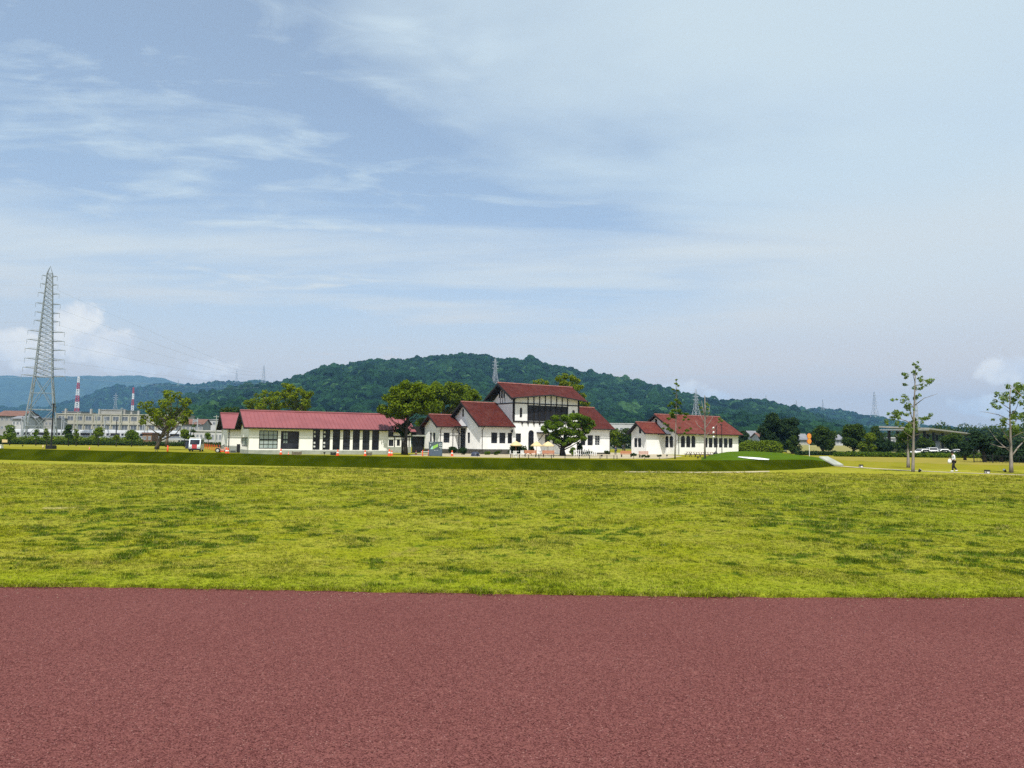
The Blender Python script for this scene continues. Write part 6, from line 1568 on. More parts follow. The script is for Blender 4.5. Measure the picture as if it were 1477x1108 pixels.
def car(name, x, y, rz, paint, label, group, kind=0):
    rt = empty(name, (x, y, 0), rz, label, 'car', group); hw = .84
    body = [(-2.05, .35), (-2.1, .75), (-1.95, .95), (-1.0, 1.0), (1.35, 1.02), (1.95, .92), (2.1, .7), (2.08, .35)] if kind == 0 else [(-1.7, .3), (-1.72, .8), (-1.6, .98), (-1.0, 1.05), (1.6, 1.05), (1.72, .9), (1.72, .3)]
    g = MB(); g.prism(body, -hw, hw); g.build('body', MT[paint], rt)
    cab = [(-1.05, .98), (-.45, 1.44), (.9, 1.48), (1.62, 1.0)] if kind == 0 else [(-1.25, 1.03), (-.75, 1.72), (1.35, 1.76), (1.64, 1.03)]
    g = MB(); n = len(cab)
    vs = [(p, -hw * .97 if q < 1.1 else -hw * .80, q) for p, q in cab] + [(p, hw * .97 if q < 1.1 else hw * .80, q) for p, q in cab]
    g.add(vs, [tuple(range(n)), tuple(range(2 * n - 1, n - 1, -1))] + [((k + 1) % n, k, n + k, n + (k + 1) % n) for k in range(n)]); cb_ = g.build('cabin', MT[paint], rt)
    (x0, z0_), (x1, z1_), (x2, z2_), (x3, z3_) = cab

    def gl(p0, p1, q0, q1, f0, f1):  # sheet just proud of a sloping end
        return [(p0[0], -f0, p0[1]), (p0[0], f0, p0[1]), (p1[0], f1, p1[1]), (p1[0], -f1, p1[1])]
    d = .012
    MB().add([(x0 + .08 - d, -hw * .85, z0_ + .06 + d), (x0 + .08 - d, hw * .85, z0_ + .06 + d), (x1 - .06 - d, hw * .74, z1_ - .05 + d), (x1 - .06 - d, -hw * .74, z1_ - .05 + d)], [(0, 3, 2, 1)]).build('windscreen', MT['glass'], rt)
    MB().add([(x3 - .08 + d, -hw * .85, z3_ + .06 + d), (x3 - .08 + d, hw * .85, z3_ + .06 + d), (x2 + .06 + d, hw * .74, z2_ - .05 + d), (x2 + .06 + d, -hw * .74, z2_ - .05 + d)], [(0, 1, 2, 3)]).build('rear_window', MT['glass'], rt)
    for s_ in (-1, 1):
        MB().add([(x0 + .3, s_ * (hw * .95 + d), z0_ + .1), (x3 - .3, s_ * (hw * .95 + d), z0_ + .1), (x2 - .1, s_ * (hw * .815 + d), z2_ - .1), (x1 + .12, s_ * (hw * .815 + d), z1_ - .08)], [(0, 1, 2, 3)]).build('side_window', MT['glass'], rt)
        for xx in (-1.3, 1.3) if kind == 0 else (-1.1, 1.1): wheel(rt, xx, s_ * (hw - .06), .3, .3, .18)
        fx = body[1][0]; MB().cbox(fx + .02, s_ * .6, .72, .08, .34, .16).build('headlight', MT['lamp_lens'], rt)
        bx_ = body[-2][0]; MB().cbox(bx_ - .02, s_ * .66, .76, .08, .2, .2).build('tail_light', MT['red_paint'], rt)
        MB().cbox(x0 + .35, s_ * (hw + .09), 1.02, .1, .16, .12).build('mirror', MT[paint], rt)
    return rt


for px, py, rz, pt, kd, lab in ((1330, 658.8, .3, 'car_white', 0, 'white car at the left end of the parked row, behind the thin trunk'), (1345, 659, 1.3, 'car_silver', 1, 'pale tall car parked below the canopy columns'), (1358, 659, .15, 'car_white', 0, 'white car parked left of the walking person'), (1382, 659, .2, 'car_white', 0, 'white car parked right of the walking person'),
                                (1412, 659, .1, 'car_silver', 0, 'silvery car parked under the layered conifer'), (1438, 660, 1.1, 'car_white', 1, 'white tall car parked rightmost behind the conifers')):
    p = at(px, py, 144); car('parked_car', p[0], 144, rz, pt, lab, 'cars parked behind the right hedge', kd)
p = at(1069, 652, 158); car('parked_car', p[0], 158, 1.25, 'car_white', 'white car parked at the right corner of the red roof house', None, 1)

# small white van facing the camera
p = ground(283, 651.6); vn = empty('small_van', tuple(p), R(-90) + .25, 'small pale blue van with red front panel standing on the left lawn', 'van')
hw = .74; bp = [(1.62, .28), (1.66, .7), (1.60, 1.0), (1.32, 1.66), (1.1, 1.82), (-1.55, 1.84), (-1.64, 1.7), (-1.66, .28)]
g = MB(); n = len(bp); g.prism(bp, -hw, hw); g.build('body', MT['van_paint'], vn)
MB().add([(1.625, -.62, 1.02), (1.625, .62, 1.02), (1.355, .60, 1.66), (1.355, -.60, 1.66)], [(0, 1, 2, 3)]).build('windscreen', MT['glass'], vn)
MB().box(1.60, 1.69, -.34, .30, .46, 1.0).build('front_panel', MT['red_paint'], vn)
MB().box(1.5, 1.73, -.76, .76, .22, .455).build('bumper', MT['black'], vn)
MB().box(-1.5, 1.2, -.70, .70, 1.845, 1.95).build('roof_top', MT['white_paint'], vn)
for s_ in (-1, 1):
    MB().cbox(1.66, s_ * .56, .78, .06, .26, .24).build('headlight', MT['lamp_lens'], vn)
    MB().cbox(1.30, s_ * .86, 1.2, .08, .2, .26).build('mirror', MT['black'], vn)
    MB().add([(1.2, s_ * .752, 1.05), (-1.4, s_ * .752, 1.05), (-1.4, s_ * .752, 1.6), (1.05, s_ * .752, 1.6)], [(0, 1, 2, 3)]).build('side_window', MT['glass'], vn)
    for xx in (-1.05, 1.05): wheel(vn, xx, s_ * .66, .27, .27, .16)
p = ground(271.5, 647.5); bb = empty('equipment_box', tuple(p), .3, 'tall dark blue box standing just behind the small van', 'box'); MB().box(-.45, .45, -.4, .4, 0.08, 1.35).build('cabinet', MT['tarp'], bb); MB().box(-.5, .5, -.45, .45, 1.353, 1.45).build('lid', MT['black'], bb); MB().box(-.5, .5, -.45, .45, 0, .077).build('skid', MT['black'], bb)

# ride-on mower
p = ground(321, 653.2); mw = empty('ride_on_mower', tuple(p), .1, 'tan ride on mower parked beside the orange net fence', 'mower')
g = MB(); g.prism([(-.75, .32), (-.72, .62), (-.3, .68), (-.2, .5), (.2, .48), (.25, .78), (.72, .74), (.78, .4), (.7, .3)], -.3, .3); g.build('body', MT['pale_wood'], mw)
g = MB(); g.cbox(-.35, 0, .76, .42, .42, .1); g.cbox(-.56, 0, .98, .1, .42, .42); g.build('seat', MT['black'], mw)
g = MB(); g.tube([(.28, 0, .78), (.12, 0, 1.0)], .03, 6); g.build('steering_column', MT['black'], mw)
o = MB().lathe([(.15, -.02), (.19, 0), (.15, .02), (.13, 0), (.15, -.02)], n=14).build('steering_wheel', MT['black'], mw); o.location = (.10, 0, 1.02); o.rotation_euler = (0, R(-35), 0)
MB().box(-.15, .35, -.5, .5, .12, .28).build('mower_deck', MT['orange'], mw)
for x, r_, w_ in ((-.5, .32, .24), (.55, .22, .16)):
    for s_ in (-1, 1): wheel(mw, x, s_ * .42, r_, r_, w_)
# orange net fence
p0, p1 = ground(294, 647.4), ground(316.5, 652.0); nf = empty('net_fence', tuple(p0), 0, 'row of orange net fence panels between van and mower', 'fence'); npn = 7
for i in range(npn + 1):
    q = (p1 - p0) * (i / npn); MB().tube([(q[0], q[1], 0), (q[0], q[1], .95)], .045, 6).build('post', MT['orange'], nf)
for i in range(npn):
    q0, q1 = (p1 - p0) * (i / npn), (p1 - p0) * ((i + 1) / npn); g = MB()
    for k in range(4):
        z = .15 + .22 * k; g.tube([(q0[0], q0[1], z), ((q0[0] + q1[0]) / 2, (q0[1] + q1[1]) / 2, z - .03), (q1[0], q1[1], z)], .014, 4, cap=False)
    for k in range(1, 4): f = k / 4; g.tube([(q0[0] + (q1[0] - q0[0]) * f, q0[1] + (q1[1] - q0[1]) * f, .13), (q0[0] + (q1[0] - q0[0]) * f, q0[1] + (q1[1] - q0[1]) * f, .83)], .012, 4, cap=False)
    g.build('net_panel', MT['orange_net'], nf)['kind'] = 'stuff'

# traffic cones
cone = None
for px, py, s_, lab in ((405, 656.4, 1.0, 'orange cone in front of the hall windows left of the wide doorway'), (487, 657.6, 1.0, 'orange cone beside the planter under the third tall window'), (526.5, 657.9, .95, 'orange cone left of the wooden box under the sixth tall window'), (561.5, 658.2, 1.15, 'tall orange cone at the right corner of the pink roofed hall'), (565, 657.4, .9, 'smaller orange cone touching the tall one at the hall corner'),
                        (600, 656.2, .8, 'distant orange cone left of the barricade'), (652, 658.3, 1.0, 'orange cone right of the slate sign board'), (326.5, 655.3, 1.1, 'orange cone in front of the mower'), (329.0, 654.3, .9, 'orange cone tucked behind the one by the mower'), (129, 648.4, .6, 'tiny red cone alone on the far left lawn'), (416, 656.2, .5, 'low orange marker under the wide doorway')):
    p = ground(px, py)
    if cone is None:
        cone = empty('traffic_cone', (0, 0, 0)); MB().box(-.19, .19, -.19, .19, 0, .04).build('base', MT['orange'], cone)
        MB().lathe([(.15, .041), (.135, .12), (.055, .62), (.035, .70), (0, .70)], n=12).build('cone_body', MT['orange'], cone, True); MB().lathe([(.112, .30), (.116, .30), (.092, .44), (.088, .44)], n=12).build('reflective_band', MT['lamp_lens'], cone)
        o = cone
    else: o = copy_tree(cone)
    o.location = tuple(p); o.scale = (s_ * 1.15, s_ * 1.15, s_ * 1.05); o.rotation_euler = (0, 0, px * .37); tag(o, lab, 'traffic cone', 'orange cones along the houses')
p = ground(241.5, 655.0); sp_ = empty('marker_post', tuple(p), .2, 'bright orange upright marker post in front of the pruned tree', 'post'); MB().cyl(0, 0, .03, .95, .09, .08, 12).build('post', MT['orange'], sp_, True); MB().cyl(0, 0, 0, .03, .2, .2, 14).build('base', MT['black'], sp_); MB().cyl(0, 0, .953, 1.0, .05, .03, 10).build('cap', MT['orange'], sp_)
p = ground(225, 653.6); tp_ = empty('tripod_stand', tuple(p), 0, 'small black tripod stand in front of the pruned tree', 'tripod')
for k in range(3): a_ = k * 2.094 + .4; MB().tube([(.3 * math.cos(a_), .3 * math.sin(a_), 0), (0, 0, .55)], .03, 5).build('leg', MT['black'], tp_)
MB().cbox(0, 0, .62, .16, .16, .14).build('head', MT['black'], tp_)
# barricade
p0, p1 = ground(609.5, 658.4), ground(618, 658.0); br_ = empty('barricade', tuple(p0), 0, 'low orange barricade with a pale bar beside the slate sign', 'barricade'); v_ = p1 - p0
for i in (0, 1):
    q = v_ * i; g = MB(); g.tube([(q[0], q[1] - .25, 0), (q[0], q[1], .7), (q[0], q[1] + .25, 0)], .06, 6); g.build('leg', MT['orange'], br_)
MB().tube([(-.15, -.08, .52), (v_[0] + .15, v_[1] - .08, .52)], .06, 6).build('bar', MT['lamp_lens'], br_)
# sign board
p = ground(628, 658.6); kS = p[1] / FPX; sb = empty('sign_board', tuple(p), .08, 'dark slate sign board with a green slanted panel printed on it', 'sign')
wS_, hS = 19.5 * kS, 21.3 * kS
MB().box(-wS_ / 2, wS_ / 2, -.06, .06, .06, hS).build('board', MT['slate_board'], sb)
for s_ in (-1, 1): MB().cbox(s_ * wS_ * .35, 0, .03, .12, .7, .058).build('foot', MT['black'], sb)


def print_(poly, m, name='print', z=.004):
    """flat print on the board; poly in photo pixels"""
    P_ = [((a - 628) * kS, -.06 - z, (658.6 - c) * kS) for a, c in poly]; return MB().add(P_, [tuple(range(len(P_)))]).build(name, MT[m], sb)


print_([(618.8, 648.6), (637.2, 648.6), (637.2, 656.6), (618.8, 656.6)], 'slate_blue', 'lower_panel', .002)
print_([(624.4, 648.2), (631.4, 644.4), (631.4, 640.2), (624.4, 643.6)], 'leaf_print', 'green_panel', .006)
print_([(620.6, 648.1), (624.2, 648.1), (624.2, 643.4), (622.4, 644.6)], 'cyan_print', 'cyan_panel', .006)
for (a, c, w_, h_) in ((619.2, 637.9, 4.6, .7), (632.6, 640.2, 1.3, 1.2), (634.6, 640.0, 2.0, 1.0), (633.2, 642.4, 1.8, .9), (635.6, 642.0, 1.2, 1.4), (633.6, 644.8, 1.4, 1.4), (635.5, 645.4, 1.6, 1.0), (634.8, 647.2, 1.9, .8), (626, 649.6, 1.1, .7), (628.2, 649.4, 1.0, .7), (630.4, 649.3, 1.2, .7), (620.3, 641, 1.0, 2.2)):
    print_([(a, c + h_), (a + w_, c + h_), (a + w_, c), (a, c)], 'grey_print', 'print', .007)
# wooden planters and boxes before the hall
for px, py, w_, h_, m_, lab in ((428, 656.3, 1.05, .42, 'old_wood', 'weathered wooden box right of the wide doorway'), (480.5, 656.9, .55, .4, 'black', 'small dark planter under the third tall window'), (532.3, 657.4, .55, .42, 'old_wood', 'weathered wooden box under the sixth tall window')):
    p = ground(px, py); rt = empty('wooden_box', tuple(p), .45, lab, 'planter', 'boxes along the pink roofed hall')
    for k in range(3): MB().box(-w_ / 2, w_ / 2, -.25, .25, .03 + (h_ - .06) * k / 3, .03 + (h_ - .06) * (k + 1) / 3 - .015).build('slat', MT[m_], rt)
    for s_ in (-1, 1): MB().box(s_ * (w_ / 2 - .02) - .03, s_ * (w_ / 2 - .02) + .03, -.27, .27, 0, h_).build('post', MT[m_], rt)
# little black path lights on the lawn
for px, py, lab in ((343.5, 655.6, 'tiny black path light left of the hall plinth'), (467.8, 657.2, 'tiny black path light under the second tall window'), (688.5, 659.2, 'tiny black path light in front of the big wing'), (868, 661, 'tiny black light by the low black rail'), (1006.7, 663.2, 'tiny black light left of the bare trunk'), (962, 660.3, 'tiny black light left of the leafy young tree'), (32.5, 645.3, 'tiny dark light on the far left lawn')):
    p = ground(px, py); rt = empty('path_light', tuple(p), 0, lab, 'light', 'tiny black path lights'); MB().cyl(0, 0, 0, .22, .03, .03, 6).build('stem', MT['black'], rt); MB().cyl(0, 0, .223, .4, .10, .13, 10).build('head', MT['black'], rt)
p = ground(343.6, 653.2); rt = empty('dark_panel', tuple(p), .3, 'black upright panel leaning by the hall corner', 'panel'); MB().box(-.21, .21, -.05, .05, .05, 1.14).build('board', MT['black'], rt); MB().box(-.3, .3, -.2, .2, 0, .047).build('base', MT['black'], rt)
p = ground(336, 653.4); rt = empty('wire_cage', tuple(p), .2, 'grey wire cage full of tools between mower and dark panel', 'cage'); g = MB()
for k in range(7):
    x = -.35 + .7 * k / 6
    for y_ in (-.3, .3): g.tube([(x, y_, .05), (x, y_, .8)], .015, 4)
for z in (.1, .45, .8):
    for y_ in (-.3, .3): g.tube([(-.35, y_, z), (.35, y_, z)], .02, 4)
    for x in (-.35, .35): g.tube([(x, -.3, z), (x, .3, z)], .02, 4)
g.build('wire_sides', MT['steel'], rt)['kind'] = 'stuff'; MB().box(-.3, .3, -.25, .25, .04, .3).build('contents', MT['black'], rt); MB().box(-.36, .36, -.31, .31, 0, .038).build('base', MT['black'], rt)
# lamp post with block foot on the left
p = ground(73.5, 648.0); hl = at(76.0, 584, p[1])[2]; lp = empty('lamp_post', tuple(p), 0, 'black lamp post rising from a square black block on the left lawn', 'lamp post')
bm_ = MB(); bm_.box(-.52, .52, -.52, .52, .0, .52); bm_.build('block', MT['black'], lp); MB().box(-.44, .44, -.44, .44, .523, .6).build('block_cap', MT['black'], lp)
MB().tube([(0, 0, .6), (0, 0, hl)], [.115, .085], 10).build('pole', MT['black'], lp); MB().cbox(.12, 0, hl - .35, .46, .2, .11).build('lamp_head', MT['black'], lp); MB().cbox(-.02, 0, hl + .08, .2, .2, .26).build('sensor', MT['black'], lp)
MB().cbox(.14, 0, hl - .415, .36, .15, .018).build('lens', MT['lamp_lens'], lp)
# pale things at far left
p = ground(6.5, 641.6); rt = empty('notice_board', tuple(p), .1, 'white low board on two legs at the far left of the lawn', 'board'); k0 = p[1] / FPX; MB().box(-3.6 * k0, 3.6 * k0, -.04, .04, .5, 1.15).build('board', MT['canvas'], rt)
for s_ in (-1, 1): MB().box(s_ * 3.2 * k0 - .05, s_ * 3.2 * k0 + .05, .041, .12, 0, 1.1).build('leg', MT['timber'], rt)
p = ground(-1, 647); rt = empty('utility_box', tuple(p), .1, 'white box cut by the left edge of the picture', 'box'); MB().box(-.4, .4, -.3, .3, .05, .5).build('cabinet', MT['white_paint'], rt); MB().box(-.45, .45, -.35, .35, .503, .56).build('lid', MT['white_paint'], rt); MB().box(-.42, .42, -.32, .32, 0, .047).build('base', MT['concrete'], rt)
p = ground(62, 647.2); rt = empty('bollard', tuple(p), 0, 'short cream post left of the black lamp block', 'bollard'); MB().cyl(0, 0, 0, .48, .1, .09, 10).build('post', MT['canvas'], rt, True); MB().cyl(0, 0, .483, .55, .11, .05, 10).build('cap', MT['canvas'], rt)
p = ground(111, 640); 
# ------------------------------------------------------------------ terrace before the main house
for px, pyt, wpx, Y, lab in ((744.3, 636.0, 17.8, 97, 'leftmost cream umbrella above the broad dark shrub'), (774, 636.8, 17.5, 99, 'middle cream umbrella before the arched door'), (790.5, 636.6, 18.5, 96, 'rightmost cream umbrella beside the dark tree')):
    p = at(px, pyt, Y); zt = p[2]; rr = wpx * Y / FPX / 2; rt = empty('umbrella', (p[0], Y, 0), .2, lab, 'umbrella', 'cream umbrellas on the terrace'); g = MB(); n = 8
    ring = lambda r_, z: [(r_ * math.cos(2 * math.pi * k / n), r_ * math.sin(2 * math.pi * k / n), z) for k in range(n)]
    vs = [(0, 0, zt)] + ring(rr * .5, zt - .22) + ring(rr, zt - .55) + ring(rr * .99, zt - .66); f_ = [(0, 1 + k, 1 + (k + 1) % n) for k in range(n)]
    for a_ in (1, 1 + n): f_ += [(a_ + k, a_ + n + k, a_ + n + (k + 1) % n, a_ + (k + 1) % n) for k in range(n)]
    g.add(vs, f_); g.build('canopy', MT['canvas'], rt); MB().cyl(0, 0, .1, zt - .02, .03, .025, 8).build('pole', MT['wood'], rt); MB().cyl(0, 0, 0, .1, .3, .26, 12).build('foot', MT['concrete'], rt)
    for k in range(8): a_ = 2 * math.pi * k / 8; MB().tube([(0, 0, zt - .1), (rr * .98 * math.cos(a_), rr * .98 * math.sin(a_), zt - .59)], .015, 4).build('rib', MT['wood'], rt)


def bench(px, py, w, rz, m, lab, seat_h=.42, table=False, grp='wooden benches around the houses'):
    p = ground(px, py); rt = empty('picnic_table' if table else 'bench', tuple(p), rz, lab, 'picnic table' if table else 'bench', grp)
    if table:
        for k in range(5): MB().box(-w / 2, w / 2, -.36 + .147 * k, -.36 + .147 * k + .13, .70, .745).build('top_plank', MT[m], rt)
        for s_ in (-1, 1):
            MB().box(-w / 2, w / 2, s_ * .68 - .13, s_ * .68 + .13, .42, .46).build('seat_plank', MT[m], rt)
        for x in (-w * .32, w * .32):
            for s_ in (-1, 1): MB().tube([(x, s_ * .72, 0), (x, s_ * .2, .695)], .045, 5).build('leg', MT['timber'], rt)
            MB().box(x - .04, x + .04, -.8, .8, .35, .417).build('bearer', MT['timber'], rt)
    else:
        for k in range(3): MB().box(-w / 2, w / 2, -.22 + .15 * k, -.22 + .15 * k + .135, seat_h - .04, seat_h).build('seat_plank', MT[m], rt)
        for k in range(3): MB().box(-w / 2, w / 2, .25, .285, seat_h + .06 + .13 * k, seat_h + .06 + .13 * k + .115).build('back_plank', MT[m], rt)
        for x in (-w * .42, w * .42):
            MB().box(x - .03, x + .03, -.2, .2, 0, seat_h - .043).build('leg', MT['black'], rt); MB().box(x - .03, x + .03, .287, .33, 0, seat_h + .46).build('back_post', MT['black'], rt)
    return rt


bench(765.3, 659.6, 1.5, .05, 'wood', 'orange brown bench under the middle umbrella, facing the lawn'); bench(791, 660, 1.5, .02, 'wood', 'orange brown bench under the rightmost umbrella'); bench(903.5, 659.8, 1.5, .05, 'wood', 'orange brown bench left of the right house porch'); bench(929, 660.5, 1.3, .1, 'pale_wood', 'pinkish bench in front of the right house porch')
bench(996, 659.3, 1.25, .5, 'pale_wood', 'picnic table under the arched windows of the right house', table=True, grp='picnic tables by the right house'); bench(1010, 659.8, 1.3, .4, 'pale_wood', 'picnic table partly behind the bare trunk', table=True, grp='picnic tables by the right house'); bench(1023, 659.8, 1.3, .35, 'pale_wood', 'picnic table left of the black bin', table=True, grp='picnic tables by the right house')
# terrace tables and chairs
for px, py, lab in ((779, 658.6, 'dark round table between the two right umbrellas'), (798, 658.5, 'pale round table right of the rightmost umbrella'), (744, 659.4, 'white round table in front of the broad dark shrub')):
    p = ground(px, py); rt = empty('round_table', tuple(p), 0, lab, 'table', 'round tables on the terrace'); m_ = MT['black'] if px == 779 else MT['white_paint']
    MB().cyl(0, 0, .70, .735, .38, .38, 18).build('top', m_, rt); MB().cyl(0, 0, .04, .699, .03, .03, 8).build('stem', m_, rt); MB().cyl(0, 0, 0, .038, .24, .2, 14).build('foot', m_, rt)
ch0 = None
for px, py, rz, m_, lab in ((738, 659.8, .3, 'white_paint', 'white chair left of the white table by the shrub'), (750, 660, 2.6, 'white_paint', 'white chair right of the white table by the shrub'), (743, 661, 1.4, 'white_paint', 'white chair in front of the white table by the shrub'), (755.5, 659.6, .7, 'white_paint', 'white chair just left of the first orange bench'), (775, 659.2, .2, 'black', 'dark chair left of the dark round table'), (782.5, 658.2, 3.0, 'black', 'dark chair right of the dark round table')):
    p = ground(px, py)
    if ch0 is None or m_ != ch0[1]:
        rt = empty('garden_chair', (0, 0, 0)); MB().box(-.2, .2, -.2, .2, .41, .44).build('seat', MT[m_], rt); g = MB(); g.box(-.2, -.17, -.2, .2, .45, .84)
        for k in range(4): MB().box(-.2, -.175, -.2 + .11 * k, -.2 + .11 * k + .07, .46, .84).build('back_slat', MT[m_], rt)
        for x in (-.18, .18):
            for y_ in (-.18, .18): MB().tube([(x, y_, 0), (x, y_, .408)], .018, 5).build('leg', MT[m_], rt)
        ch0 = (rt, m_); o = rt
    else: o = copy_tree(ch0[0])
    o.location = tuple(p); o.rotation_euler = (0, 0, rz); tag(o, lab, 'chair', 'chairs on the terrace')
# low black rail along the terrace edge
fr_px = [(736.4, 661.2), (749.4, 661.4), (762.5, 661.7), (777.4, 661.9), (795.4, 662.1), (815, 662.3), (835.2, 662.4), (850.4, 662.4), (865.5, 662.5), (875.5, 662.5), (885.5, 662.6), (890, 662.6)]
p0 = ground(*fr_px[0]); lf_ = empty('low_rail', tuple(p0), 0, 'low black post and rail fence along the terrace edge', 'fence'); prev = None
for i, q in enumerate(fr_px):
    p = ground(*q) - p0; MB().tube([(p[0], p[1], 0), (p[0], p[1], .46)], .04, 6).build('post', MT['black'], lf_)
    if prev is not None: MB().tube([(prev[0], prev[1], .40), ((p[0] + prev[0]) / 2, (p[1] + prev[1]) / 2, .37), (p[0], p[1], .40)], .016, 5).build('rail', MT['black'], lf_)
    prev = p
# dark tarp covered heap by the house wall and white pickets behind the tree
p = ground(685.5, 658.4); rt = empty('covered_heap', tuple(p), .3, 'dark blue tarp covered heap against the stone base', 'heap'); g = MB(); g.lathe([(.62, 0), (.6, .2), (.5, .45), (.3, .56), (0, .58)], n=12); g.v = [(x * (1 + .12 * math.sin(5 * x + 7 * z)), y, z) for x, y, z in g.v]; g.build('tarp', MT['tarp'], rt, True); g = MB(); g.tube([(-.6, -.05, .32), (0, -.62, .3), (.6, -.05, .32)], .02, 5); g.build('rope', MT['grey_print'], rt)
p0, p1 = ground(828, 658.8), ground(860, 657.6); rt = empty('picket_fence', tuple(p0), 0, 'short white picket fence behind the spreading tree', 'fence'); v_ = p1 - p0
for i in range(12): q = v_ * i / 11; MB().box(q[0] - .05, q[0] + .05, q[1] - .02, q[1] + .02, .02, 1.0 if i % 2 else .9).build('picket', MT['white_paint'], rt)
for z in (.3, .75): MB().tube([(0, .05, z), (v_[0], v_[1] + .05, z)], .03, 4).build('rail', MT['white_paint'], rt)
for px, lab in ((938.3, 'left one of two small white standing signs at the porch door'), (942.6, 'right one of two small white standing signs at the porch door')):
    p = ground(px, 654.6); rt = empty('standing_sign', tuple(p), -.6, lab, 'sign', 'white standing signs at the porch'); MB().box(-.17, .17, -.02, .02, .25, 1.05).build('panel', MT['white_paint'], rt); MB().box(-.17, .17, -.15, .15, 0, .247).build('foot', MT['black'], rt)
# black round bin and two lamps at the right house
p = ground(1032.2, 660.8); rt = empty('round_bin', tuple(p), 0, 'black round barrel with a short chimney beside the lamp', 'bin'); MB().lathe([(0, .0), (.24, .0), (.30, .2), (.30, .62), (.22, .76), (0, .8)], n=14).build('barrel', MT['black'], rt, True); MB().cyl(0, 0, .79, .98, .05, .05, 8).build('chimney', MT['black'], rt); MB().lathe([(.305, .3), (.325, .3), (.325, .34), (.305, .34)], n=14).build('band', MT['dark_frame'], rt)
p = ground(1033.6, 659.6); hl = at(1033.4, 613, p[1])[2]; rt = empty('twin_lamp', tuple(p), 0, 'dark lamp post with pale spotlights stacked on its left side', 'lamp post'); MB().tube([(0, 0, 0), (0, 0, hl)], [.06, .05], 8).build('pole', MT['timber'], rt)
for z in (.45, 1.1, 1.75):
    MB().tube([(0, 0, hl - z), (-.35, 0, hl - z)], .03, 5).build('bracket', MT['timber'], rt); o = MB().cyl(0, 0, -.14, .14, .15, .12, 10).build('spotlight', MT['lamp_lens'], rt); o.location = (-.42, 0, hl - z); o.rotation_euler = (R(60), 0, 0)
p = ground(1041.4, 661); hl = at(1041, 613.5, p[1])[2]; rt = empty('slim_lamp', tuple(p), 0, 'slim black lamp post right of the spotlight post', 'lamp post'); MB().tube([(0, 0, 0), (0, 0, hl)], [.06, .045], 8).build('pole', MT['black'], rt); MB().cbox(-.08, 0, hl + .06, .34, .16, .12).build('lamp_head', MT['black'], rt); MB().cyl(0, 0, 0, .12, .12, .1, 10).build('foot', MT['black'], rt)
# pole with two orange boards on the mound
q_ = on_mound(1167.5, 659.5); q_ = at(1167.5, 659.5, 108); zb_ = mound_z(q_[0], 108); tz = at(1167.5, 625, 108)[2]; rt = empty('sign_pole', (q_[0], 108, zb_ - .05), 0, 'pale pole carrying two orange diamond boards on the turf mound', 'sign')
MB().tube([(0, 0, 0), (0, 0, tz - zb_ - .1)], [.05, .035], 8).build('pole', MT['white_paint'], rt)
for z in (tz - zb_ - .38, tz - zb_ - 1.12):
    g = MB(); n = 12; g.prism([(.30 * math.cos(2 * math.pi * k / 8), z + .40 * math.sin(2 * math.pi * k / 8)) for k in range(8)], -.09, -.05); bd = g.build('board', MT['amber'], rt)
    MB().prism([(.35 * math.cos(2 * math.pi * k / 8), z + .45 * math.sin(2 * math.pi * k / 8)) for k in range(8)], -.048, -.03).build('rim', MT['red_paint'], bd)
# garden lights on the right lawn
for px, py, lab in ((1242, 675.2, 'black box lantern on the path right of the turf bank'), (1424, 684.0, 'black box lantern between the person and the pruned tree')):
    p = ground(px, py); rt = empty('box_lantern', tuple(p), .1, lab, 'light', 'box lanterns along the path'); MB().box(-.12, .12, -.12, .12, 0, .06).build('base', MT['black'], rt); MB().box(-.10, .10, -.10, .10, .063, .2).build('lens', MT['lamp_lens'], rt); MB().box(-.13, .13, -.13, .13, .203, .29).build('hood', MT['black'], rt)
    for sx in (-1, 1):
        for sy in (-1, 1): MB().box(sx * .115 - .012, sx * .115 + .012, sy * .115 - .012, sy * .115 + .012, .062, .202).build('corner_bar', MT['black'], rt)
for px, py, a_, lab in ((1326.5, 682.0, .3, 'black spotlight at the foot of the tall sparse tree'), (1449.5, 681.8, -.5, 'black spotlight tilted towards the pruned tree')):
    p = ground(px, py); rt = empty('tree_spotlight', tuple(p), 0, lab, 'light', 'spotlights under the right trees'); MB().cyl(0, 0, 0, .08, .03, .03, 8).build('spike', MT['black'], rt); o = MB().cyl(0, 0, -.1, .12, .075, .10, 12).build('spot_head', MT['black'], rt); o.location = (0, 0, .14); o.rotation_euler = (.3, a_ * 1.6, 0); o2 = MB().cyl(0, 0, .121, .125, .085, .085, 12).build('lens', MT['lamp_lens'], o)
# iron fence on the right
p0, p1 = ground(1405, 667.4), ground(1560, 672.6); fe = empty('iron_fence', tuple(p0), 0, 'dark iron picket fence in front of the conifers on the right', 'fence'); v_ = p1 - p0; Lf = np.linalg.norm(v_); nk = int(Lf / .42); pkm = None; d_ = v_ / Lf
for i in range(nk + 1):
    q = d_ * (i * .42); thick = i % 6 == 0
    if pkm is None: pkm = (MB().tube([(0, 0, 0), (0, 0, .95)], .018, 5).mesh('picket', MT['black']), MB().box(-.04, .04, -.04, .04, 0, 1.08).mesh('post', MT['black']))
    link('post' if thick else 'picket', pkm[1 if thick else 0], fe, (q[0], q[1], 0))
for z in (.18, .86): MB().tube([(0, 0, z), tuple(v_ + (0, 0, z))], .025, 4).build('rail', MT['black'], fe)


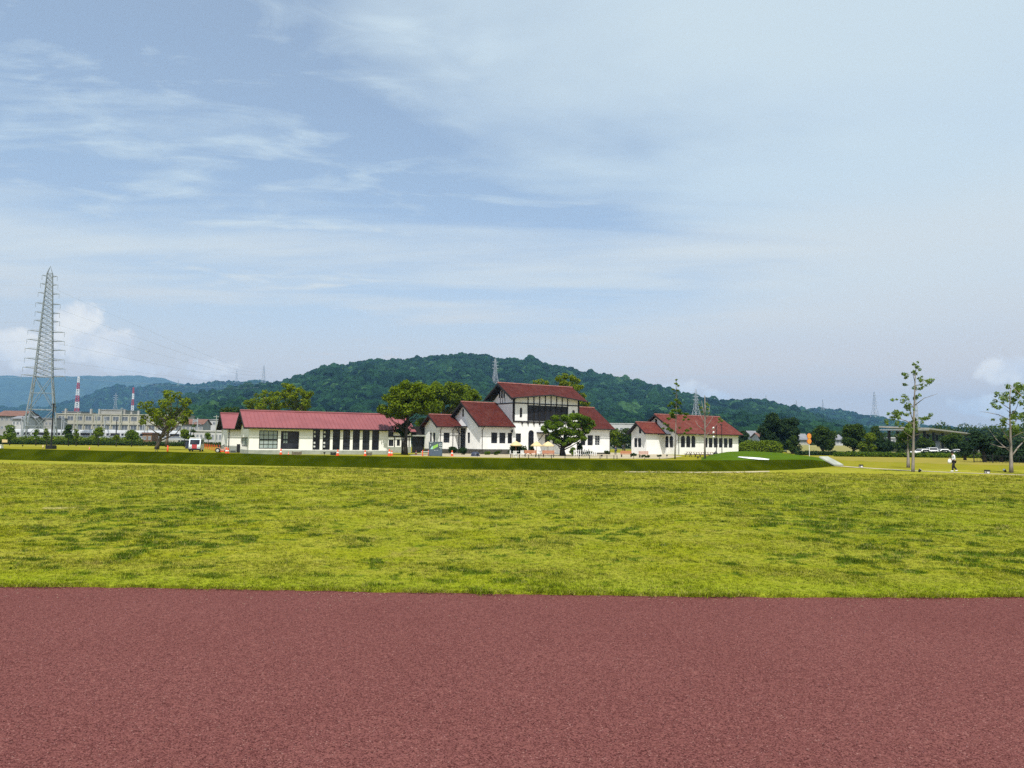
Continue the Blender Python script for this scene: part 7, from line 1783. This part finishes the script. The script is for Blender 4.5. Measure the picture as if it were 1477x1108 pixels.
# ------------------------------------------------------------------ people
def skin_mesh(name, J, E_, mat_, parent, levels=2):
    me = bpy.data.meshes.new(name); keys = list(J); me.from_pydata([J[k][:3] for k in keys], [(keys.index(a), keys.index(b)) for a, b in E_], [])
    o = link(name, me, parent); o.modifiers.new('skin', 'SKIN'); o.modifiers.new('sub', 'SUBSURF'); o.modifiers['sub'].levels = o.modifiers['sub'].render_levels = levels
    for i, k in enumerate(keys):
        r_ = J[k][3]; me.skin_vertices[0].data[i].radius = (r_, r_ * (J[k][4] if len(J[k]) > 4 else 1)); me.skin_vertices[0].data[i].use_root = (i == 0)
    me.materials.append(mat_); o.modifiers['skin'].use_smooth_shade = True
    return o


def person(loc, rz, scale, label, shirt, trousers, walking=True, cap=None, group=None):
    rt = empty('person', loc, rz, label, 'person', group); rt.scale = (scale,) * 3
    J = {'pelvis': (0, 0, .90, .12), 'spine': (.015, 0, 1.06, .115), 'chest': (.03, 0, 1.26, .13), 'nb': (.06, 0, 1.40, .06), 'neck': (.085, 0, 1.455, .05), 'head': (.115, 0, 1.55, .095), 'top': (.115, 0, 1.64, .075), 'nose': (.215, 0, 1.545, .018)}
    E_ = [('pelvis', 'spine'), ('spine', 'chest'), ('chest', 'nb'), ('nb', 'neck'), ('neck', 'head'), ('head', 'top'), ('head', 'nose')]
    leg = {'l': [(0, .09, .84, .085), (.13, .09, .47, .056), (.14, .09, .09, .038), (.27, .09, .045, .034)], 'r': [(0, -.09, .84, .085), (.0, -.09, .46, .056), (-.22, -.09, .14, .038), (-.12, -.09, .045, .034)]}
    if not walking: leg = {'l': [(0, .09, .84, .085), (.02, .10, .47, .056), (0, .10, .09, .038), (.13, .11, .045, .034)], 'r': [(0, -.09, .84, .085), (.02, -.10, .47, .056), (0, -.10, .09, .038), (.13, -.11, .045, .034)]}
    arm = {s: [(.03, q * .165, 1.345, .055), (.0, q * .20, 1.08, .042), (.22, q * .15, 1.03, .030), (.29, q * .13, 1.04, .034)] for s, q in (('l', 1), ('r', -1))}
    for s in 'lr':
        for i, nm in enumerate(('hip', 'knee', 'ankle', 'toe')): J[nm + s] = leg[s][i]
        for i, nm in enumerate(('sho', 'elb', 'wri', 'hand')): J[nm + s] = arm[s][i]
        E_ += [('pelvis', 'hip' + s), ('hip' + s, 'knee' + s), ('knee' + s, 'ankle' + s), ('ankle' + s, 'toe' + s), ('nb', 'sho' + s), ('sho' + s, 'elb' + s), ('elb' + s, 'wri' + s), ('wri' + s, 'hand' + s)]
        hx, hy, hz_ = arm[s][3][:3]; q = 1 if s == 'l' else -1
        for f in range(4):
            k = 'f%d%s' % (f, s); J[k] = (hx + .06 - .006 * abs(f - 1.5), hy - q * .03 + q * .02 * f, hz_ - .005, .009); J[k + 't'] = (hx + .075 - .012 * abs(f - 1.3), hy - q * .03 + q * .02 * f, hz_ - .04, .008); E_ += [('hand' + s, k), (k, k + 't')]
        J['th' + s] = (hx + .02, hy - q * .05, hz_ + .01, .010); J['tt' + s] = (hx + .05, hy - q * .055, hz_, .009); E_ += [('hand' + s, 'th' + s), ('th' + s, 'tt' + s)]
    body = skin_mesh('body', J, E_, MT['skin'], rt)
    T = {'pelvis': (0, 0, .92, .145)}; TE = []
    for s in 'lr':
        for i, (nm, r_) in enumerate((('hip', .105), ('knee', .082), ('ankle', .068))): x, y, z, _ = leg[s][i]; T[nm + s] = (x, y, z + (.02 if i == 2 else 0), r_)
        TE += [('pelvis', 'hip' + s), ('hip' + s, 'knee' + s), ('knee' + s, 'ankle' + s)]
    skin_mesh('trousers', T, TE, MT[trousers], rt)
    S_ = {'hem': (0, 0, .90, .150), 'spine': (.015, 0, 1.06, .140), 'chest': (.03, 0, 1.26, .155), 'nb': (.05, 0, 1.385, .085)}; SE = [('hem', 'spine'), ('spine', 'chest'), ('chest', 'nb')]
    for s in 'lr':
        for i, (nm, r_) in enumerate((('sho', .072), ('elb', .058), ('wri', .042))): x, y, z, _ = arm[s][i]; S_[nm + s] = (x if i < 2 else x - .02, y, z, r_)
        SE += [('nb', 'sho' + s), ('sho' + s, 'elb' + s), ('elb' + s, 'wri' + s)]
    skin_mesh('shirt', S_, SE, MT[shirt], rt)
    for s in 'lr':
        x, y, z, _ = leg[s][3]; ax, ay, az, _ = leg[s][2]
        MB().tube([(ax - .05, ay, .05 if not walking or s == 'l' else z + .04), (ax + .03, ay, max(.05, az - .03)), (x + .03, y, z)], [.045, .055, .04], 8).build('shoe', MT['white_paint' if walking else 'black'], rt, True)
    g = MB(); g.lathe([(.098, 1.53), (.118, 1.58), (.112, 1.65), (.07, 1.705), (0, 1.72)], .095, 0, 14); g.build('hair', MT['hair'], rt, True)
    if cap: g = MB(); g.lathe([(.122, 1.60), (.12, 1.66), (.075, 1.725), (0, 1.735)], .10, 0, 14); g.box(.16, .30, -.08, .08, 1.60, 1.615); g.build('cap', MT[cap], rt)
    for s in (-1, 1): MB().lathe([(0, -.012), (.012, 0), (0, .012)], .205, s * .035, 8).build('eye', MT['hair'], rt).location = (0, 0, 1.565)
    MB().cbox(.205, 0, 1.50, .012, .045, .010).build('mouth', MT['red_paint'], rt)
    return rt


p = ground(1376.5, 681.8); hp = 30.0 * p[1] / FPX
pw = person((p[0], p[1], 0.055), R(180) - .25, hp / 1.735, 'person in white top and black trousers walking left along the path', 'cloth_white', 'cloth_black', True, 'cloth_black')
# white bag held in front by the walker
bg_ = empty('hand_bag', (p[0] - .36 * hp / 1.735, p[1] - .02, .80), .3, 'white bag carried in front of the walking person', 'bag'); g = MB(); g.lathe([(0, -.16), (.14, -.14), (.17, -.02), (.13, .12), (.05, .15)], n=12); g.v = [(x, y * .55, z) for x, y, z in g.v]; g.build('pouch', MT['white_paint'], bg_, True); g = MB(); g.tube([(-.06, 0, .13), (-.04, 0, .24), (.04, 0, .24), (.06, 0, .13)], .012, 5); g.build('handle', MT['white_paint'], bg_)
p = ground(887.8, 656.2); person((p[0], p[1], 0.03), R(-100), 13.2 * p[1] / FPX / 1.735, 'person in dark blue standing between the two red roofed houses', 'cloth_blue', 'cloth_blue', False, None)
p = ground(898.5, 650.8); person((p[0], p[1], 0.02), R(60), .95, 'person in blue far back in the gap between the houses', 'cloth_blue', 'cloth_black', False, None)
